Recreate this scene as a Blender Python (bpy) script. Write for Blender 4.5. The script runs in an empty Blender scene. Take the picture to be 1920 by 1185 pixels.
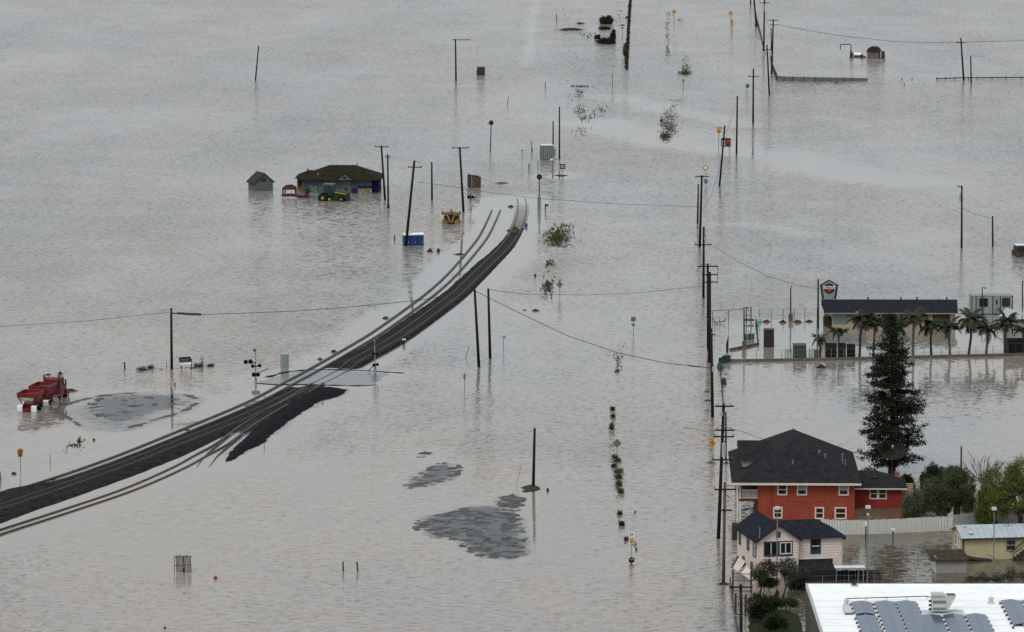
import bpy, math, random
import numpy as np
from mathutils import Vector, Matrix, noise as mnoise

SC = bpy.context.scene
COL = SC.collection
RN = random.Random(11)
PI = math.pi

# ------------------------------------------------------------------ camera
F = 9000.0            # focal length in pixels of a 1920-wide frame (long tele lens)
H = 94.4              # height of the drone above the flood water
PIT = math.atan(1200.5 / F)
CP, SP = math.cos(PIT), math.sin(PIT)
cam_d = bpy.data.cameras.new('camera')
cam_d.sensor_width = 36.0
cam_d.lens = 36.0 * F / 1920.0
cam_d.clip_start = 1.0
cam_d.clip_end = 60000.0
cam = bpy.data.objects.new('camera', cam_d)
cam.location = (0, 0, H)
cam.rotation_euler = (PI / 2 - PIT, 0, 0)
COL.objects.link(cam)
SC.camera = cam

# ------------------------------------------------------------------ sky, sun, exposure
SUN_EL, SUN_AZ = math.radians(52), math.radians(205)     # azimuth clockwise from +Y
world = bpy.data.worlds.new('World')
SC.world = world
world.use_nodes = True
wn, wl = world.node_tree.nodes, world.node_tree.links
wn.clear()
w_out = wn.new('ShaderNodeOutputWorld')
w_bg = wn.new('ShaderNodeBackground')
w_sky = wn.new('ShaderNodeTexSky')
w_sky.sky_type = 'NISHITA'
w_sky.sun_disc = False
w_sky.sun_elevation = SUN_EL
w_sky.sun_rotation = SUN_AZ
w_sky.altitude = 0
w_sky.air_density = 1.2
w_sky.dust_density = 4.0
w_sky.ozone_density = 1.0
w_hsv = wn.new('ShaderNodeHueSaturation')
w_hsv.inputs['Saturation'].default_value = 0.30
w_mix = wn.new('ShaderNodeMix')
w_mix.data_type = 'RGBA'
w_mix.inputs[0].default_value = 0.6                      # thick even cloud over the blue sky
w_mix.inputs[7].default_value = (5.6, 6.0, 6.3, 1)
wl.new(w_sky.outputs[0], w_hsv.inputs['Color'])
wl.new(w_hsv.outputs[0], w_mix.inputs[6])
wl.new(w_mix.outputs[2], w_bg.inputs[0])
w_bg.inputs[1].default_value = 0.10
wl.new(w_bg.outputs[0], w_out.inputs[0])

sun_d = bpy.data.lights.new('sun', 'SUN')
sun_d.energy = 0.8
sun_d.angle = math.radians(22)
sun_d.color = (1.0, 0.97, 0.93)
sun = bpy.data.objects.new('sun', sun_d)
sdir = Vector((math.sin(SUN_AZ) * math.cos(SUN_EL), math.cos(SUN_AZ) * math.cos(SUN_EL), math.sin(SUN_EL)))
sun.rotation_euler = (-sdir).to_track_quat('-Z', 'Y').to_euler()
sun.location = (0, 300, 300)
COL.objects.link(sun)

SC.view_settings.view_transform = 'Standard'
SC.view_settings.look = 'None'
SC.view_settings.gamma = 1.0
SC.view_settings.use_curve_mapping = False
SC.view_settings.exposure = 0.46
SC.cycles.use_denoising = True
SC.cycles.max_bounces = 6
SC.cycles.diffuse_bounces = 3
SC.cycles.glossy_bounces = 4
SC.cycles.transparent_max_bounces = 8

# ------------------------------------------------------------------ pixel <-> world
def ray(px, py):
    u, v = px - 960.0, py - 592.5
    return Vector((u, F * CP - v * SP, -F * SP - v * CP))
def G(px, py, z=0.0):
    d = ray(px, py)
    t = (z - H) / d.z
    return Vector((d.x * t, d.y * t, z))
def AT(px, py, Y):
    d = ray(px, py)
    t = Y / d.y
    return Vector((d.x * t, Y, H + d.z * t))
def S(py):                       # pixels (of 1920) per metre for things standing at image row py
    g = G(960, py)
    return F / (g.y * CP + (H - 0) * SP)

# ------------------------------------------------------------------ materials
MATS = {}
def mat(name, col, rough=0.75, var=0.22, scale=2.5, metal=0.0, spec=0.35, stretch=(1, 1, 1), bump=0.0, bscale=None, col2=None, thr=None):
    m = bpy.data.materials.new(name)
    m.use_nodes = True
    n, l = m.node_tree.nodes, m.node_tree.links
    b = n['Principled BSDF']
    b.inputs['Roughness'].default_value = rough
    b.inputs['Metallic'].default_value = metal
    b.inputs['Specular IOR Level'].default_value = min(spec, 0.06) if rough >= 0.68 else spec
    tc = n.new('ShaderNodeTexCoord')
    mp = n.new('ShaderNodeMapping')
    mp.inputs['Scale'].default_value = stretch
    l.new(tc.outputs['Object'], mp.inputs[0])
    nz = n.new('ShaderNodeTexNoise')
    nz.inputs['Scale'].default_value = scale
    nz.inputs['Detail'].default_value = 6
    nz.inputs['Roughness'].default_value = 0.65
    l.new(mp.outputs[0], nz.inputs['Vector'])
    rp = n.new('ShaderNodeValToRGB')
    c2 = col2 or tuple(min(1, c * (1 + var)) for c in col)
    c1 = tuple(c * (1 - var) for c in col) if col2 is None else col
    lo, hi = thr or (0.3, 0.7)
    rp.color_ramp.elements[0].position = lo
    rp.color_ramp.elements[1].position = hi
    rp.color_ramp.elements[0].color = (*c1, 1)
    rp.color_ramp.elements[1].color = (*c2, 1)
    l.new(nz.outputs['Fac'], rp.inputs[0])
    l.new(rp.outputs[0], b.inputs['Base Color'])
    if bump:
        nb = n.new('ShaderNodeTexNoise')
        nb.inputs['Scale'].default_value = bscale or scale * 4
        nb.inputs['Detail'].default_value = 4
        l.new(mp.outputs[0], nb.inputs['Vector'])
        bp = n.new('ShaderNodeBump')
        bp.inputs['Strength'].default_value = bump
        bp.inputs['Distance'].default_value = 0.05
        l.new(nb.outputs['Fac'], bp.inputs['Height'])
        l.new(bp.outputs[0], b.inputs['Normal'])
    MATS[name] = m
    return m
M = MATS
mat('pole_wood', (0.020, 0.0165, 0.014), 0.85, 0.45, 3, stretch=(6, 6, 0.7))
mat('pole_wood_tan', (0.085, 0.068, 0.038), 0.85, 0.4, 3, stretch=(6, 6, 0.6))
mat('grey_wood', (0.13, 0.12, 0.105), 0.85, 0.4, 4, stretch=(5, 5, 0.7))
mat('dark_wood', (0.045, 0.038, 0.033), 0.85, 0.4, 4)
mat('brown_wood', (0.10, 0.060, 0.036), 0.8, 0.35, 4)
mat('steel', (0.20, 0.21, 0.215), 0.45, 0.2, 5, metal=0.4)
mat('dark_steel', (0.035, 0.036, 0.038), 0.5, 0.3, 5, metal=0.2)
mat('galvanised', (0.26, 0.28, 0.285), 0.5, 0.2, 4, metal=0.3)
mat('chrome', (0.75, 0.76, 0.78), 0.18, 0.08, 5, metal=0.9)
mat('insulator', (0.10, 0.10, 0.11), 0.4, 0.2, 10)
mat('transformer_grey', (0.30, 0.33, 0.35), 0.45, 0.15, 3)
mat('wire', (0.05, 0.05, 0.052), 0.7, 0.1, 1)
mat('rail_steel', (0.045, 0.040, 0.037), 0.55, 0.4, 2, metal=0.2)
mat('sleeper', (0.050, 0.046, 0.042), 0.9, 0.4, 3)
mat('ballast', (0.0165, 0.0165, 0.0165), 0.9, 0.9, 1.1, bump=0.9, bscale=9)
mat('ballast_new', (0.0085, 0.0092, 0.012), 0.9, 0.8, 2.2, bump=0.9, bscale=8)
mat('wet_gravel', (0.018, 0.0185, 0.0185), 0.6, 0.6, 0.9, bump=0.8, bscale=5, spec=.2, col2=(0.115, 0.118, 0.115), thr=(.36, .70))
mat('wet_asphalt', (0.085, 0.092, 0.094), 0.22, 0.3, 0.5, spec=0.5, bump=0.15, bscale=5)
mat('mud_bank', (0.038, 0.034, 0.028), 0.8, 0.5, 1.2, bump=0.5, bscale=5)
mat('concrete', (0.24, 0.23, 0.215), 0.85, 0.25, 1.5)
mat('wet_concrete', (0.105, 0.098, 0.085), 0.7, 0.35, 1.0)
mat('lawn', (0.024, 0.030, 0.013), 0.9, 0.5, 2.0, bump=0.8, bscale=12)
mat('red_paint', (0.255, 0.056, 0.034), 0.8, 0.2, 1.6, stretch=(1, 1, 0.5))
mat('red_paint_wing', (0.225, 0.036, 0.027), 0.8, 0.10, 0.9)
mat('cream_trim', (0.56, 0.52, 0.45), 0.7, 0.08, 3)
mat('white_trim', (0.62, 0.63, 0.63), 0.7, 0.08, 3)
mat('shingle_dark', (0.0195, 0.0205, 0.0225), 0.9, 0.42, 1.4, bump=0.5, bscale=7)
mat('shingle_navy', (0.0165, 0.0185, 0.025), 0.9, 0.4, 1.8, bump=0.5, bscale=8)
mat('shingle_brown', (0.0195, 0.0170, 0.0105), 0.9, 0.45, 0.9, bump=0.5, bscale=6)
mat('shed_roof', (0.050, 0.040, 0.032), 0.9, 0.4, 1.5, bump=0.5)
mat('metal_roof', (0.36, 0.41, 0.45), 0.5, 0.12, 1.0)
mat('pink_wall', (0.64, 0.535, 0.49), 0.8, 0.10, 1.6)
mat('pink_band', (0.56, 0.47, 0.43), 0.8, 0.06, 1.2)
mat('yellow_wall', (0.42, 0.37, 0.225), 0.8, 0.10, 1.0)
mat('cream_wall', (0.46, 0.38, 0.25), 0.8, 0.10, 0.8)
mat('shed_wall', (0.27, 0.25, 0.245), 0.8, 0.12, 1.2)
mat('blue_wall', (0.070, 0.086, 0.095), 0.8, 0.25, 0.8)
mat('pale_blue_wall', (0.098, 0.122, 0.124), 0.8, 0.2, 1.0)
mat('trim_navy', (0.028, 0.040, 0.058), 0.6, 0.1, 3)
mat('glass', (0.012, 0.013, 0.016), 0.12, 0.3, 1.0, spec=0.5)
mat('glass_red', (0.035, 0.012, 0.016), 0.15, 0.3, 1.0, spec=0.5)
mat('glass_pale', (0.22, 0.27, 0.28), 0.25, 0.12, 1.0)
mat('curtain', (0.30, 0.29, 0.27), 0.7, 0.2, 1.5)
mat('brick', (0.26, 0.10, 0.075), 0.85, 0.3, 4)
mat('brick_pale', (0.38, 0.24, 0.20), 0.85, 0.2, 3)
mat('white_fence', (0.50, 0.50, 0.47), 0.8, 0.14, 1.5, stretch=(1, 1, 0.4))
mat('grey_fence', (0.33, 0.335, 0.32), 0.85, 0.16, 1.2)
mat('dark_fence', (0.022, 0.021, 0.024), 0.85, 0.35, 2)
mat('membrane', (0.90, 0.92, 0.91), 0.6, 0.05, 0.5, col2=(0.72, 0.735, 0.715), thr=(.50, .82))
mat('parapet_trim', (0.36, 0.36, 0.35), 0.6, 0.12, 2)
mat('duct', (0.50, 0.52, 0.50), 0.5, 0.1, 2)
mat('roof_pad', (0.50, 0.54, 0.56), 0.7, 0.08, 2)
mat('yellow_sign', (0.42, 0.20, 0.02), 0.6, 0.15, 3)
mat('sign_black', (0.012, 0.012, 0.013), 0.6, 0.2, 3)
mat('sign_white', (0.66, 0.67, 0.67), 0.6, 0.06, 3)
mat('sign_back', (0.115, 0.12, 0.125), 0.6, 0.2, 3)
mat('sign_green', (0.02, 0.15, 0.085), 0.6, 0.1, 3)
mat('sign_blue', (0.05, 0.16, 0.32), 0.6, 0.1, 3)
mat('sign_red', (0.36, 0.03, 0.022), 0.6, 0.12, 3)
mat('truck_red', (0.150, 0.010, 0.012), 0.45, 0.3, 1.2, spec=0.3)
mat('truck_dark', (0.055, 0.035, 0.034), 0.7, 0.4, 2)
mat('rubber', (0.013, 0.013, 0.014), 0.8, 0.3, 4)
mat('machine_yellow', (0.19, 0.110, 0.036), 0.6, 0.35, 1.2)
mat('machine_dark', (0.035, 0.022, 0.014), 0.7, 0.5, 2)
mat('tractor_green', (0.006, 0.030, 0.011), 0.5, 0.35, 2, spec=0.3)
mat('tractor_yellow', (0.45, 0.30, 0.02), 0.5, 0.2, 2)
mat('rim_tan', (0.24, 0.16, 0.06), 0.6, 0.3, 3)
mat('implement_red', (0.062, 0.009, 0.010), 0.6, 0.4, 1.5)
mat('toilet_blue', (0.010, 0.048, 0.130), 0.45, 0.15, 2)
mat('toilet_blue_dark', (0.008, 0.034, 0.105), 0.5, 0.2, 2)
mat('toilet_roof', (0.72, 0.74, 0.76), 0.5, 0.05, 2)
mat('cabinet_grey', (0.23, 0.26, 0.255), 0.5, 0.15, 2)
mat('cabinet_green', (0.085, 0.108, 0.103), 0.55, 0.25, 2)
mat('junk_brown', (0.060, 0.046, 0.038), 0.8, 0.55, 1.8)
mat('rust_brown', (0.085, 0.035, 0.022), 0.8, 0.4, 2)
mat('bin_dark', (0.020, 0.013, 0.015), 0.6, 0.4, 2)
mat('bin_green', (0.030, 0.052, 0.050), 0.6, 0.25, 2)
mat('tarp_green', (0.024, 0.066, 0.058), 0.7, 0.35, 1.6)
mat('tarp_bright_green', (0.085, 0.21, 0.10), 0.6, 0.2, 2)
mat('ball_blue', (0.13, 0.36, 0.45), 0.4, 0.15, 1.5)
mat('ball_red', (0.20, 0.02, 0.02), 0.6, 0.3, 5)
mat('drum_blue', (0.02, 0.04, 0.22), 0.5, 0.2, 4)
mat('silt_fabric', (0.115, 0.135, 0.14), 0.85, 0.25, 1.2)
mat('mesh_wire', (0.16, 0.165, 0.165), 0.6, 0.1, 3)
mat('debris', (0.038, 0.030, 0.024), 0.9, 0.5, 3)
mat('awning_white', (0.72, 0.66, 0.60), 0.7, 0.06, 1.2)
mat('dish_mesh', (0.032, 0.029, 0.022), 0.8, 0.35, 2)
mat('bark', (0.050, 0.040, 0.032), 0.9, 0.4, 4)
mat('bark_grey', (0.125, 0.105, 0.085), 0.9, 0.35, 4)
mat('leaf_conifer', (0.0205, 0.0255, 0.016), 0.8, 0.7, 0.9)
mat('leaf_willow', (0.092, 0.106, 0.030), 0.75, 0.5, 0.6)
mat('leaf_pepper', (0.066, 0.080, 0.042), 0.8, 0.6, 0.7)
mat('leaf_dark', (0.024, 0.034, 0.016), 0.8, 0.7, 0.8)
mat('leaf_yard', (0.050, 0.058, 0.038), 0.8, 0.7, 1.2)
mat('leaf_palm', (0.040, 0.045, 0.028), 0.75, 0.5, 1.5)
mat('leaf_palm_dry', (0.058, 0.048, 0.030), 0.8, 0.5, 1.5)
mat('weed_green', (0.050, 0.060, 0.016), 0.85, 0.6, 1.5)
mat('weed_dull', (0.060, 0.060, 0.036), 0.85, 0.6, 1.5)
mat('weed_dark', (0.028, 0.028, 0.018), 0.9, 0.6, 1.5)
mat('graffiti_cream', (0.30, 0.25, 0.15), 0.7, 0.3, 3)
mat('graffiti_green', (0.24, 0.36, 0.27), 0.7, 0.2, 3)
mat('graffiti_yellow', (0.17, 0.12, 0.025), 0.7, 0.3, 3)
mat('graffiti_blue', (0.014, 0.020, 0.062), 0.7, 0.4, 3)
mat('graffiti_red', (0.12, 0.012, 0.02), 0.7, 0.3, 3)
mat('door_brown', (0.105, 0.045, 0.024), 0.7, 0.2, 2)
mat('solar_dark', (0.028, 0.036, 0.052), 0.35, 0.2, 3)
mat('lamp_white', (0.45, 0.47, 0.47), 0.5, 0.05, 2)

def solar_mat():
    m = bpy.data.materials.new('solar_cells')
    m.use_nodes = True
    n, l = m.node_tree.nodes, m.node_tree.links
    b = n['Principled BSDF']
    b.inputs['Roughness'].default_value = 0.32
    tc = n.new('ShaderNodeTexCoord')
    br = n.new('ShaderNodeTexBrick')
    br.offset = 0.0
    br.inputs['Color1'].default_value = (0.060, 0.094, 0.150, 1)
    br.inputs['Color2'].default_value = (0.074, 0.110, 0.168, 1)
    br.inputs['Mortar'].default_value = (0.22, 0.26, 0.31, 1)
    br.inputs['Scale'].default_value = 1.0
    br.inputs['Mortar Size'].default_value = 0.012
    br.inputs['Brick Width'].default_value = 0.17
    br.inputs['Row Height'].default_value = 0.35
    l.new(tc.outputs['Object'], br.inputs['Vector'])
    l.new(br.outputs[0], b.inputs['Base Color'])
    MATS['solar_cells'] = m
solar_mat()

# ------------------------------------------------------------------ mesh builder
class MB:
    def __init__(s):
        s.v, s.f = [], []
    def add(s, vs, fs):
        o = len(s.v)
        s.v += [tuple(p) for p in vs]
        s.f += [tuple(i + o for i in q) for q in fs]
        return s
    def bx(s, x0, x1, y0, y1, z0, z1):
        return s.add([(x0, y0, z0), (x1, y0, z0), (x1, y1, z0), (x0, y1, z0), (x0, y0, z1), (x1, y0, z1), (x1, y1, z1), (x0, y1, z1)],
                     [(0, 3, 2, 1), (4, 5, 6, 7), (0, 1, 5, 4), (1, 2, 6, 5), (2, 3, 7, 6), (3, 0, 4, 7)])
    def cyl(s, p0, p1, r0, r1=None, n=8, cap=True):
        p0, p1 = Vector(p0), Vector(p1)
        r1 = r0 if r1 is None else r1
        d = (p1 - p0).normalized()
        a = d.orthogonal().normalized()
        b = d.cross(a)
        vs = []
        for p, r in ((p0, r0), (p1, r1)):
            for i in range(n):
                t = 2 * PI * i / n
                vs.append(p + (a * math.cos(t) + b * math.sin(t)) * r)
        fs = [(i, (i + 1) % n, n + (i + 1) % n, n + i) for i in range(n)]
        if cap:
            fs += [tuple(range(n - 1, -1, -1)), tuple(range(n, 2 * n))]
        return s.add(vs, fs)
    def bar(s, p0, p1, w, h=None):
        p0, p1 = Vector(p0), Vector(p1)
        h = w if h is None else h
        d = (p1 - p0).normalized()
        up = Vector((0, 0, 1)) if abs(d.z) < 0.95 else Vector((0, 1, 0))
        a = d.cross(up).normalized() * (w / 2)
        b = a.cross(d).normalized() * (h / 2)
        vs = [p + q for p in (p0, p1) for q in (-a - b, a - b, a + b, -a + b)]
        return s.add(vs, [(3, 2, 1, 0), (4, 5, 6, 7), (0, 1, 5, 4), (1, 2, 6, 5), (2, 3, 7, 6), (3, 0, 4, 7)])
    def tube(s, pts, r, n=6, taper=1.0):
        pts = [Vector(p) for p in pts]
        k = len(pts)
        vs, fs = [], []
        for j, p in enumerate(pts):
            d = (pts[min(j + 1, k - 1)] - pts[max(j - 1, 0)]).normalized()
            a = d.cross(Vector((0.13, 0.29, 0.95))).normalized()
            b = d.cross(a)
            rr = r * (1 + (taper - 1) * j / max(1, k - 1))
            for i in range(n):
                t = 2 * PI * i / n
                vs.append(p + (a * math.cos(t) + b * math.sin(t)) * rr)
        for j in range(k - 1):
            for i in range(n):
                fs.append((j * n + i, j * n + (i + 1) % n, (j + 1) * n + (i + 1) % n, (j + 1) * n + i))
        fs += [tuple(range(n - 1, -1, -1)), tuple((k - 1) * n + i for i in range(n))]
        return s.add(vs, fs)
    def prism(s, pts, y0, y1):          # polygon in x,z pushed along y
        k = len(pts)
        vs = [(x, y0, z) for x, z in pts] + [(x, y1, z) for x, z in pts]
        fs = [tuple(range(k)), tuple(range(2 * k - 1, k - 1, -1))] + [(i, k + i, k + (i + 1) % k, (i + 1) % k) for i in range(k)]
        return s.add(vs, fs)
    def prismx(s, pts, x0, x1):         # polygon in y,z pushed along x
        k = len(pts)
        vs = [(x0, y, z) for y, z in pts] + [(x1, y, z) for y, z in pts]
        fs = [tuple(range(k)), tuple(range(2 * k - 1, k - 1, -1))] + [(i, k + i, k + (i + 1) % k, (i + 1) % k) for i in range(k)]
        return s.add(vs, fs)
    def prismz(s, pts, z0, z1):
        k = len(pts)
        vs = [(x, y, z0) for x, y in pts] + [(x, y, z1) for x, y in pts]
        fs = [tuple(range(k - 1, -1, -1)), tuple(range(k, 2 * k))] + [(i, (i + 1) % k, k + (i + 1) % k, k + i) for i in range(k)]
        return s.add(vs, fs)
    def slab(s, pts, t):                # any flat polygon given a thickness downwards
        k = len(pts)
        vs = [tuple(p) for p in pts] + [(p[0], p[1], p[2] - t) for p in pts]
        fs = [tuple(range(k)), tuple(range(2 * k - 1, k - 1, -1))] + [(i, k + i, k + (i + 1) % k, (i + 1) % k) for i in range(k)]
        return s.add(vs, fs)
    def lathe(s, prof, c=(0, 0, 0), n=12, axis='z'):
        vs, fs = [], []
        for r, h in prof:
            for i in range(n):
                t = 2 * PI * i / n
                x, y = r * math.cos(t), r * math.sin(t)
                q = (x, y, h) if axis == 'z' else ((x, h, y) if axis == 'y' else (h, x, y))
                vs.append((c[0] + q[0], c[1] + q[1], c[2] + q[2]))
        k = len(prof)
        for j in range(k - 1):
            for i in range(n):
                fs.append((j * n + i, j * n + (i + 1) % n, (j + 1) * n + (i + 1) % n, (j + 1) * n + i))
        fs += [tuple(range(n - 1, -1, -1)), tuple((k - 1) * n + i for i in range(n))]
        return s.add(vs, fs)
    def tf(s, mx):
        s.v = [tuple(mx @ Vector(p)) for p in s.v]
        return s
    def build(s, name, m, parent=None, smooth=False, label=None):
        me = bpy.data.meshes.new(name)
        me.from_pydata(s.v, [], s.f)
        import bmesh
        bm = bmesh.new(); bm.from_mesh(me)
        bmesh.ops.recalc_face_normals(bm, faces=bm.faces)
        bm.to_mesh(me); bm.free()
        if smooth:
            me.polygons.foreach_set('use_smooth', [True] * len(me.polygons))
        me.materials.append(M[m])
        o = bpy.data.objects.new(name, me)
        COL.objects.link(o)
        if parent is not None:
            o.parent = parent
        if label:
            o['label'] = label
        return o

def npmesh(name, v, f, m, parent=None, smooth=False):
    """fast mesh from numpy arrays; f is (n,3) or (n,4)"""
    me = bpy.data.meshes.new(name)
    k = f.shape[1]
    me.vertices.add(len(v)); me.vertices.foreach_set('co', np.ascontiguousarray(v, dtype=np.float32).ravel())
    me.loops.add(f.size); me.loops.foreach_set('vertex_index', np.ascontiguousarray(f, dtype=np.int32).ravel())
    me.polygons.add(len(f))
    me.polygons.foreach_set('loop_start', np.arange(0, f.size, k, dtype=np.int32))
    me.polygons.foreach_set('loop_total', np.full(len(f), k, dtype=np.int32))
    if smooth:
        me.polygons.foreach_set('use_smooth', np.ones(len(f), dtype=bool))
    me.update(calc_edges=True)
    me.materials.append(M[m] if isinstance(m, str) else m)
    o = bpy.data.objects.new(name, me)
    COL.objects.link(o)
    if parent is not None:
        o.parent = parent
    return o

def tag(o, label, cat=None, group=None, kind=None):
    o['label'] = label
    if cat: o['category'] = cat
    if group: o['group'] = group
    if kind: o['kind'] = kind
    return o
def thing(name, label, cat, loc=(0, 0, 0), rotz=0.0, group=None):
    o = bpy.data.objects.new(name, None)
    o.empty_display_size = 0.5
    COL.objects.link(o)
    o.location = loc
    o.rotation_euler = (0, 0, rotz)
    return tag(o, label, cat, group)
def struct(o, label=None):
    o['kind'] = 'structure'
    if label: o['label'] = label
    return o
def copy_tree(o, parent=None):
    c = o.copy()
    COL.objects.link(c)
    c.parent = parent
    for ch in [q for q in bpy.data.objects if q.parent is o]:
        copy_tree(ch, c)
    return c

def catmull(pts, step):
    pts = [Vector(p) for p in pts]
    P = [2 * pts[0] - pts[1]] + pts + [2 * pts[-1] - pts[-2]]
    out = []
    for i in range(1, len(P) - 2):
        a, b, c, d = P[i - 1], P[i], P[i + 1], P[i + 2]
        k = max(2, int((c - b).length / step))
        for j in range(k):
            t = j / k
            out.append(0.5 * ((2 * b) + (c - a) * t + (2 * a - 5 * b + 4 * c - d) * t * t + (3 * b - a - 3 * c + d) * t ** 3))
    out.append(pts[-1])
    return out

def vnoise(x, y, seed=0):
    xi, yi = np.floor(x).astype(np.int64), np.floor(y).astype(np.int64)
    xf, yf = x - xi, y - yi
    def h(a, b):
        n = (a * 374761393 + b * 668265263 + seed * 1442695041) & 0x7fffffff
        n = ((n ^ (n >> 13)) * 1274126177) & 0x7fffffff
        return ((n ^ (n >> 16)) & 0xffff) / 65535.0
    u, v = xf * xf * (3 - 2 * xf), yf * yf * (3 - 2 * yf)
    return (h(xi, yi) * (1 - u) + h(xi + 1, yi) * u) * (1 - v) + (h(xi, yi + 1) * (1 - u) + h(xi + 1, yi + 1) * u) * v
def fbm(x, y, seed=0, o=4):
    r, a, t = 0, 1.0, 0
    for i in range(o):
        r = r + a * vnoise(x * 2 ** i, y * 2 ** i, seed + i * 17)
        t += a
        a *= 0.55
    return r / t - 0.5
def poly_sd(x, y, poly):
    """signed distance (inside positive) of points to a polygon"""
    inside = np.zeros(x.shape, bool)
    d = np.full(x.shape, 1e9)
    k = len(poly)
    for i in range(k):
        x0, y0 = poly[i][0], poly[i][1]
        x1, y1 = poly[(i + 1) % k][0], poly[(i + 1) % k][1]
        ex, ey = x1 - x0, y1 - y0
        t = np.clip(((x - x0) * ex + (y - y0) * ey) / (ex * ex + ey * ey + 1e-9), 0, 1)
        d = np.minimum(d, np.hypot(x - x0 - t * ex, y - y0 - t * ey))
        c = ((y0 > y) != (y1 > y)) & (x < (x1 - x0) * (y - y0) / (y1 - y0 + 1e-12) + x0)
        inside ^= c
    return np.where(inside, d, -d)
def line_d(x, y, pts):
    d = np.full(x.shape, 1e9)
    for i in range(len(pts) - 1):
        x0, y0, x1, y1 = pts[i][0], pts[i][1], pts[i + 1][0], pts[i + 1][1]
        ex, ey = x1 - x0, y1 - y0
        t = np.clip(((x - x0) * ex + (y - y0) * ey) / (ex * ex + ey * ey + 1e-9), 0, 1)
        d = np.minimum(d, np.hypot(x - x0 - t * ex, y - y0 - t * ey))
    return d

# ================================================================== the setting
def wbuild(mb, name, m, parent, smooth=False):
    """mesh given in world coordinates, stored relative to its parent"""
    mx = Matrix.Rotation(-parent.rotation_euler.z, 4, 'Z') @ Matrix.Translation(-Vector(parent.location))
    mb.tf(mx)
    return mb.build(name, m, parent, smooth)

PB = [(-70, 985), (0, 959), (115, 920), (230, 878.5), (350, 831), (470, 782), (596, 719.5), (647, 692.5), (696, 666), (757, 630), (849, 562), (887, 526), (920, 493), (946, 466), (963, 441), (974, 416), (979, 393), (978, 376), (973, 366)]
PA = [(-70, 960), (0, 935), (115, 897), (230, 856), (350, 807.5), (470, 757), (539, 721), (589, 694), (650, 659), (714, 620), (797, 560), (840, 523), (872, 488), (904, 448), (920, 418), (931, 392), (936, 372)]
PD = [(-70, 1024), (0, 999), (120, 960), (240, 919), (330, 880), (378, 854), (412, 836), (446, 813), (500, 779), (560, 744), (596, 721)]
PC = [(368, 892), (382, 874), (396, 856), (417, 838), (446, 813)]
curveB = catmull([G(*p) for p in PB], 0.9)
curveA = catmull([G(*p) for p in PA], 1.2)
curveD = catmull([G(*p) for p in PD], 1.0)
curveC = catmull([G(*p) for p in PC], 0.8)
def row_of(p):                     # image row of a ground point
    d = Vector(p) - Vector((0, 0, H))
    c = d.y * CP - d.z * SP
    return 592.5 - F * (d.y * SP + d.z * CP) / c
def itp(t, tab):
    return float(np.interp(t, [a for a, b in tab], [b for a, b in tab]))
L_EDGE = [(366, -.6), (384, -.5), (400, -.2), (430, .6), (455, 1.5), (490, 2.2), (540, 2.6), (590, 3.2), (690, 3.35), (722, 2.6), (800, 3.1), (870, 3.2), (905, 3.4), (925, 6.2), (985, 6.6)]
R_EDGE = [(366, -.6), (384, .3), (400, 0.9), (430, 1.3), (500, 1.55), (690, 1.6), (722, 1.5), (800, 1.9), (850, 3.3), (985, 3.6)]
H_EMB = [(366, -.25), (384, -.2), (405, -.14), (420, -.06), (438, .05), (475, .16), (520, .28), (560, .36), (685, .34), (693, -.12), (723, -.12), (733, .2), (800, .32), (985, .36)]
def side(curve, i):
    a, b = curve[max(0, i - 1)], curve[min(len(curve) - 1, i + 1)]
    d = (b - a); d.z = 0; d.normalize()
    return Vector((-d.y, d.x, 0))       # to the left of travel (travel runs away from the camera)
# ---- embankment of main line
offs = np.arange(-6.0, 9.01, 0.33)
ev = []
for i, p in enumerate(curveB):
    nrm, r = side(curveB, i), row_of(p)
    le, re, hh = itp(r, L_EDGE), itp(r, R_EDGE), itp(r, H_EMB)
    for o in offs:
        q = p + nrm * float(o)
        inner = min(le - o, o + re)
        z = min(hh, inner * 0.42)
        z = max(z, -0.8)
        ev.append((q.x, q.y, z))
ev = np.array(ev)
ev[:, 2] += fbm(ev[:, 0] * 0.9, ev[:, 1] * 0.35, 5) * 0.22 * np.clip((ev[:, 2] + 0.5) * 1.2, 0, 1) + fbm(ev[:, 0] * 3.1, ev[:, 1] * 3.1, 9, 2) * 0.06
nO = len(offs)
idx = np.arange(len(curveB) * nO).reshape(len(curveB), nO)
fq = np.stack([idx[:-1, :-1], idx[1:, :-1], idx[1:, 1:], idx[:-1, 1:]], -1).reshape(-1, 4)[:, ::-1]
fq = fq[ev[fq][:, :, 2].max(1) > -0.12]
o = npmesh('railway_embankment', ev, fq, 'ballast', smooth=True)
struct(o, 'dark ballast embankment carrying the main railway line through the flood')

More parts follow.
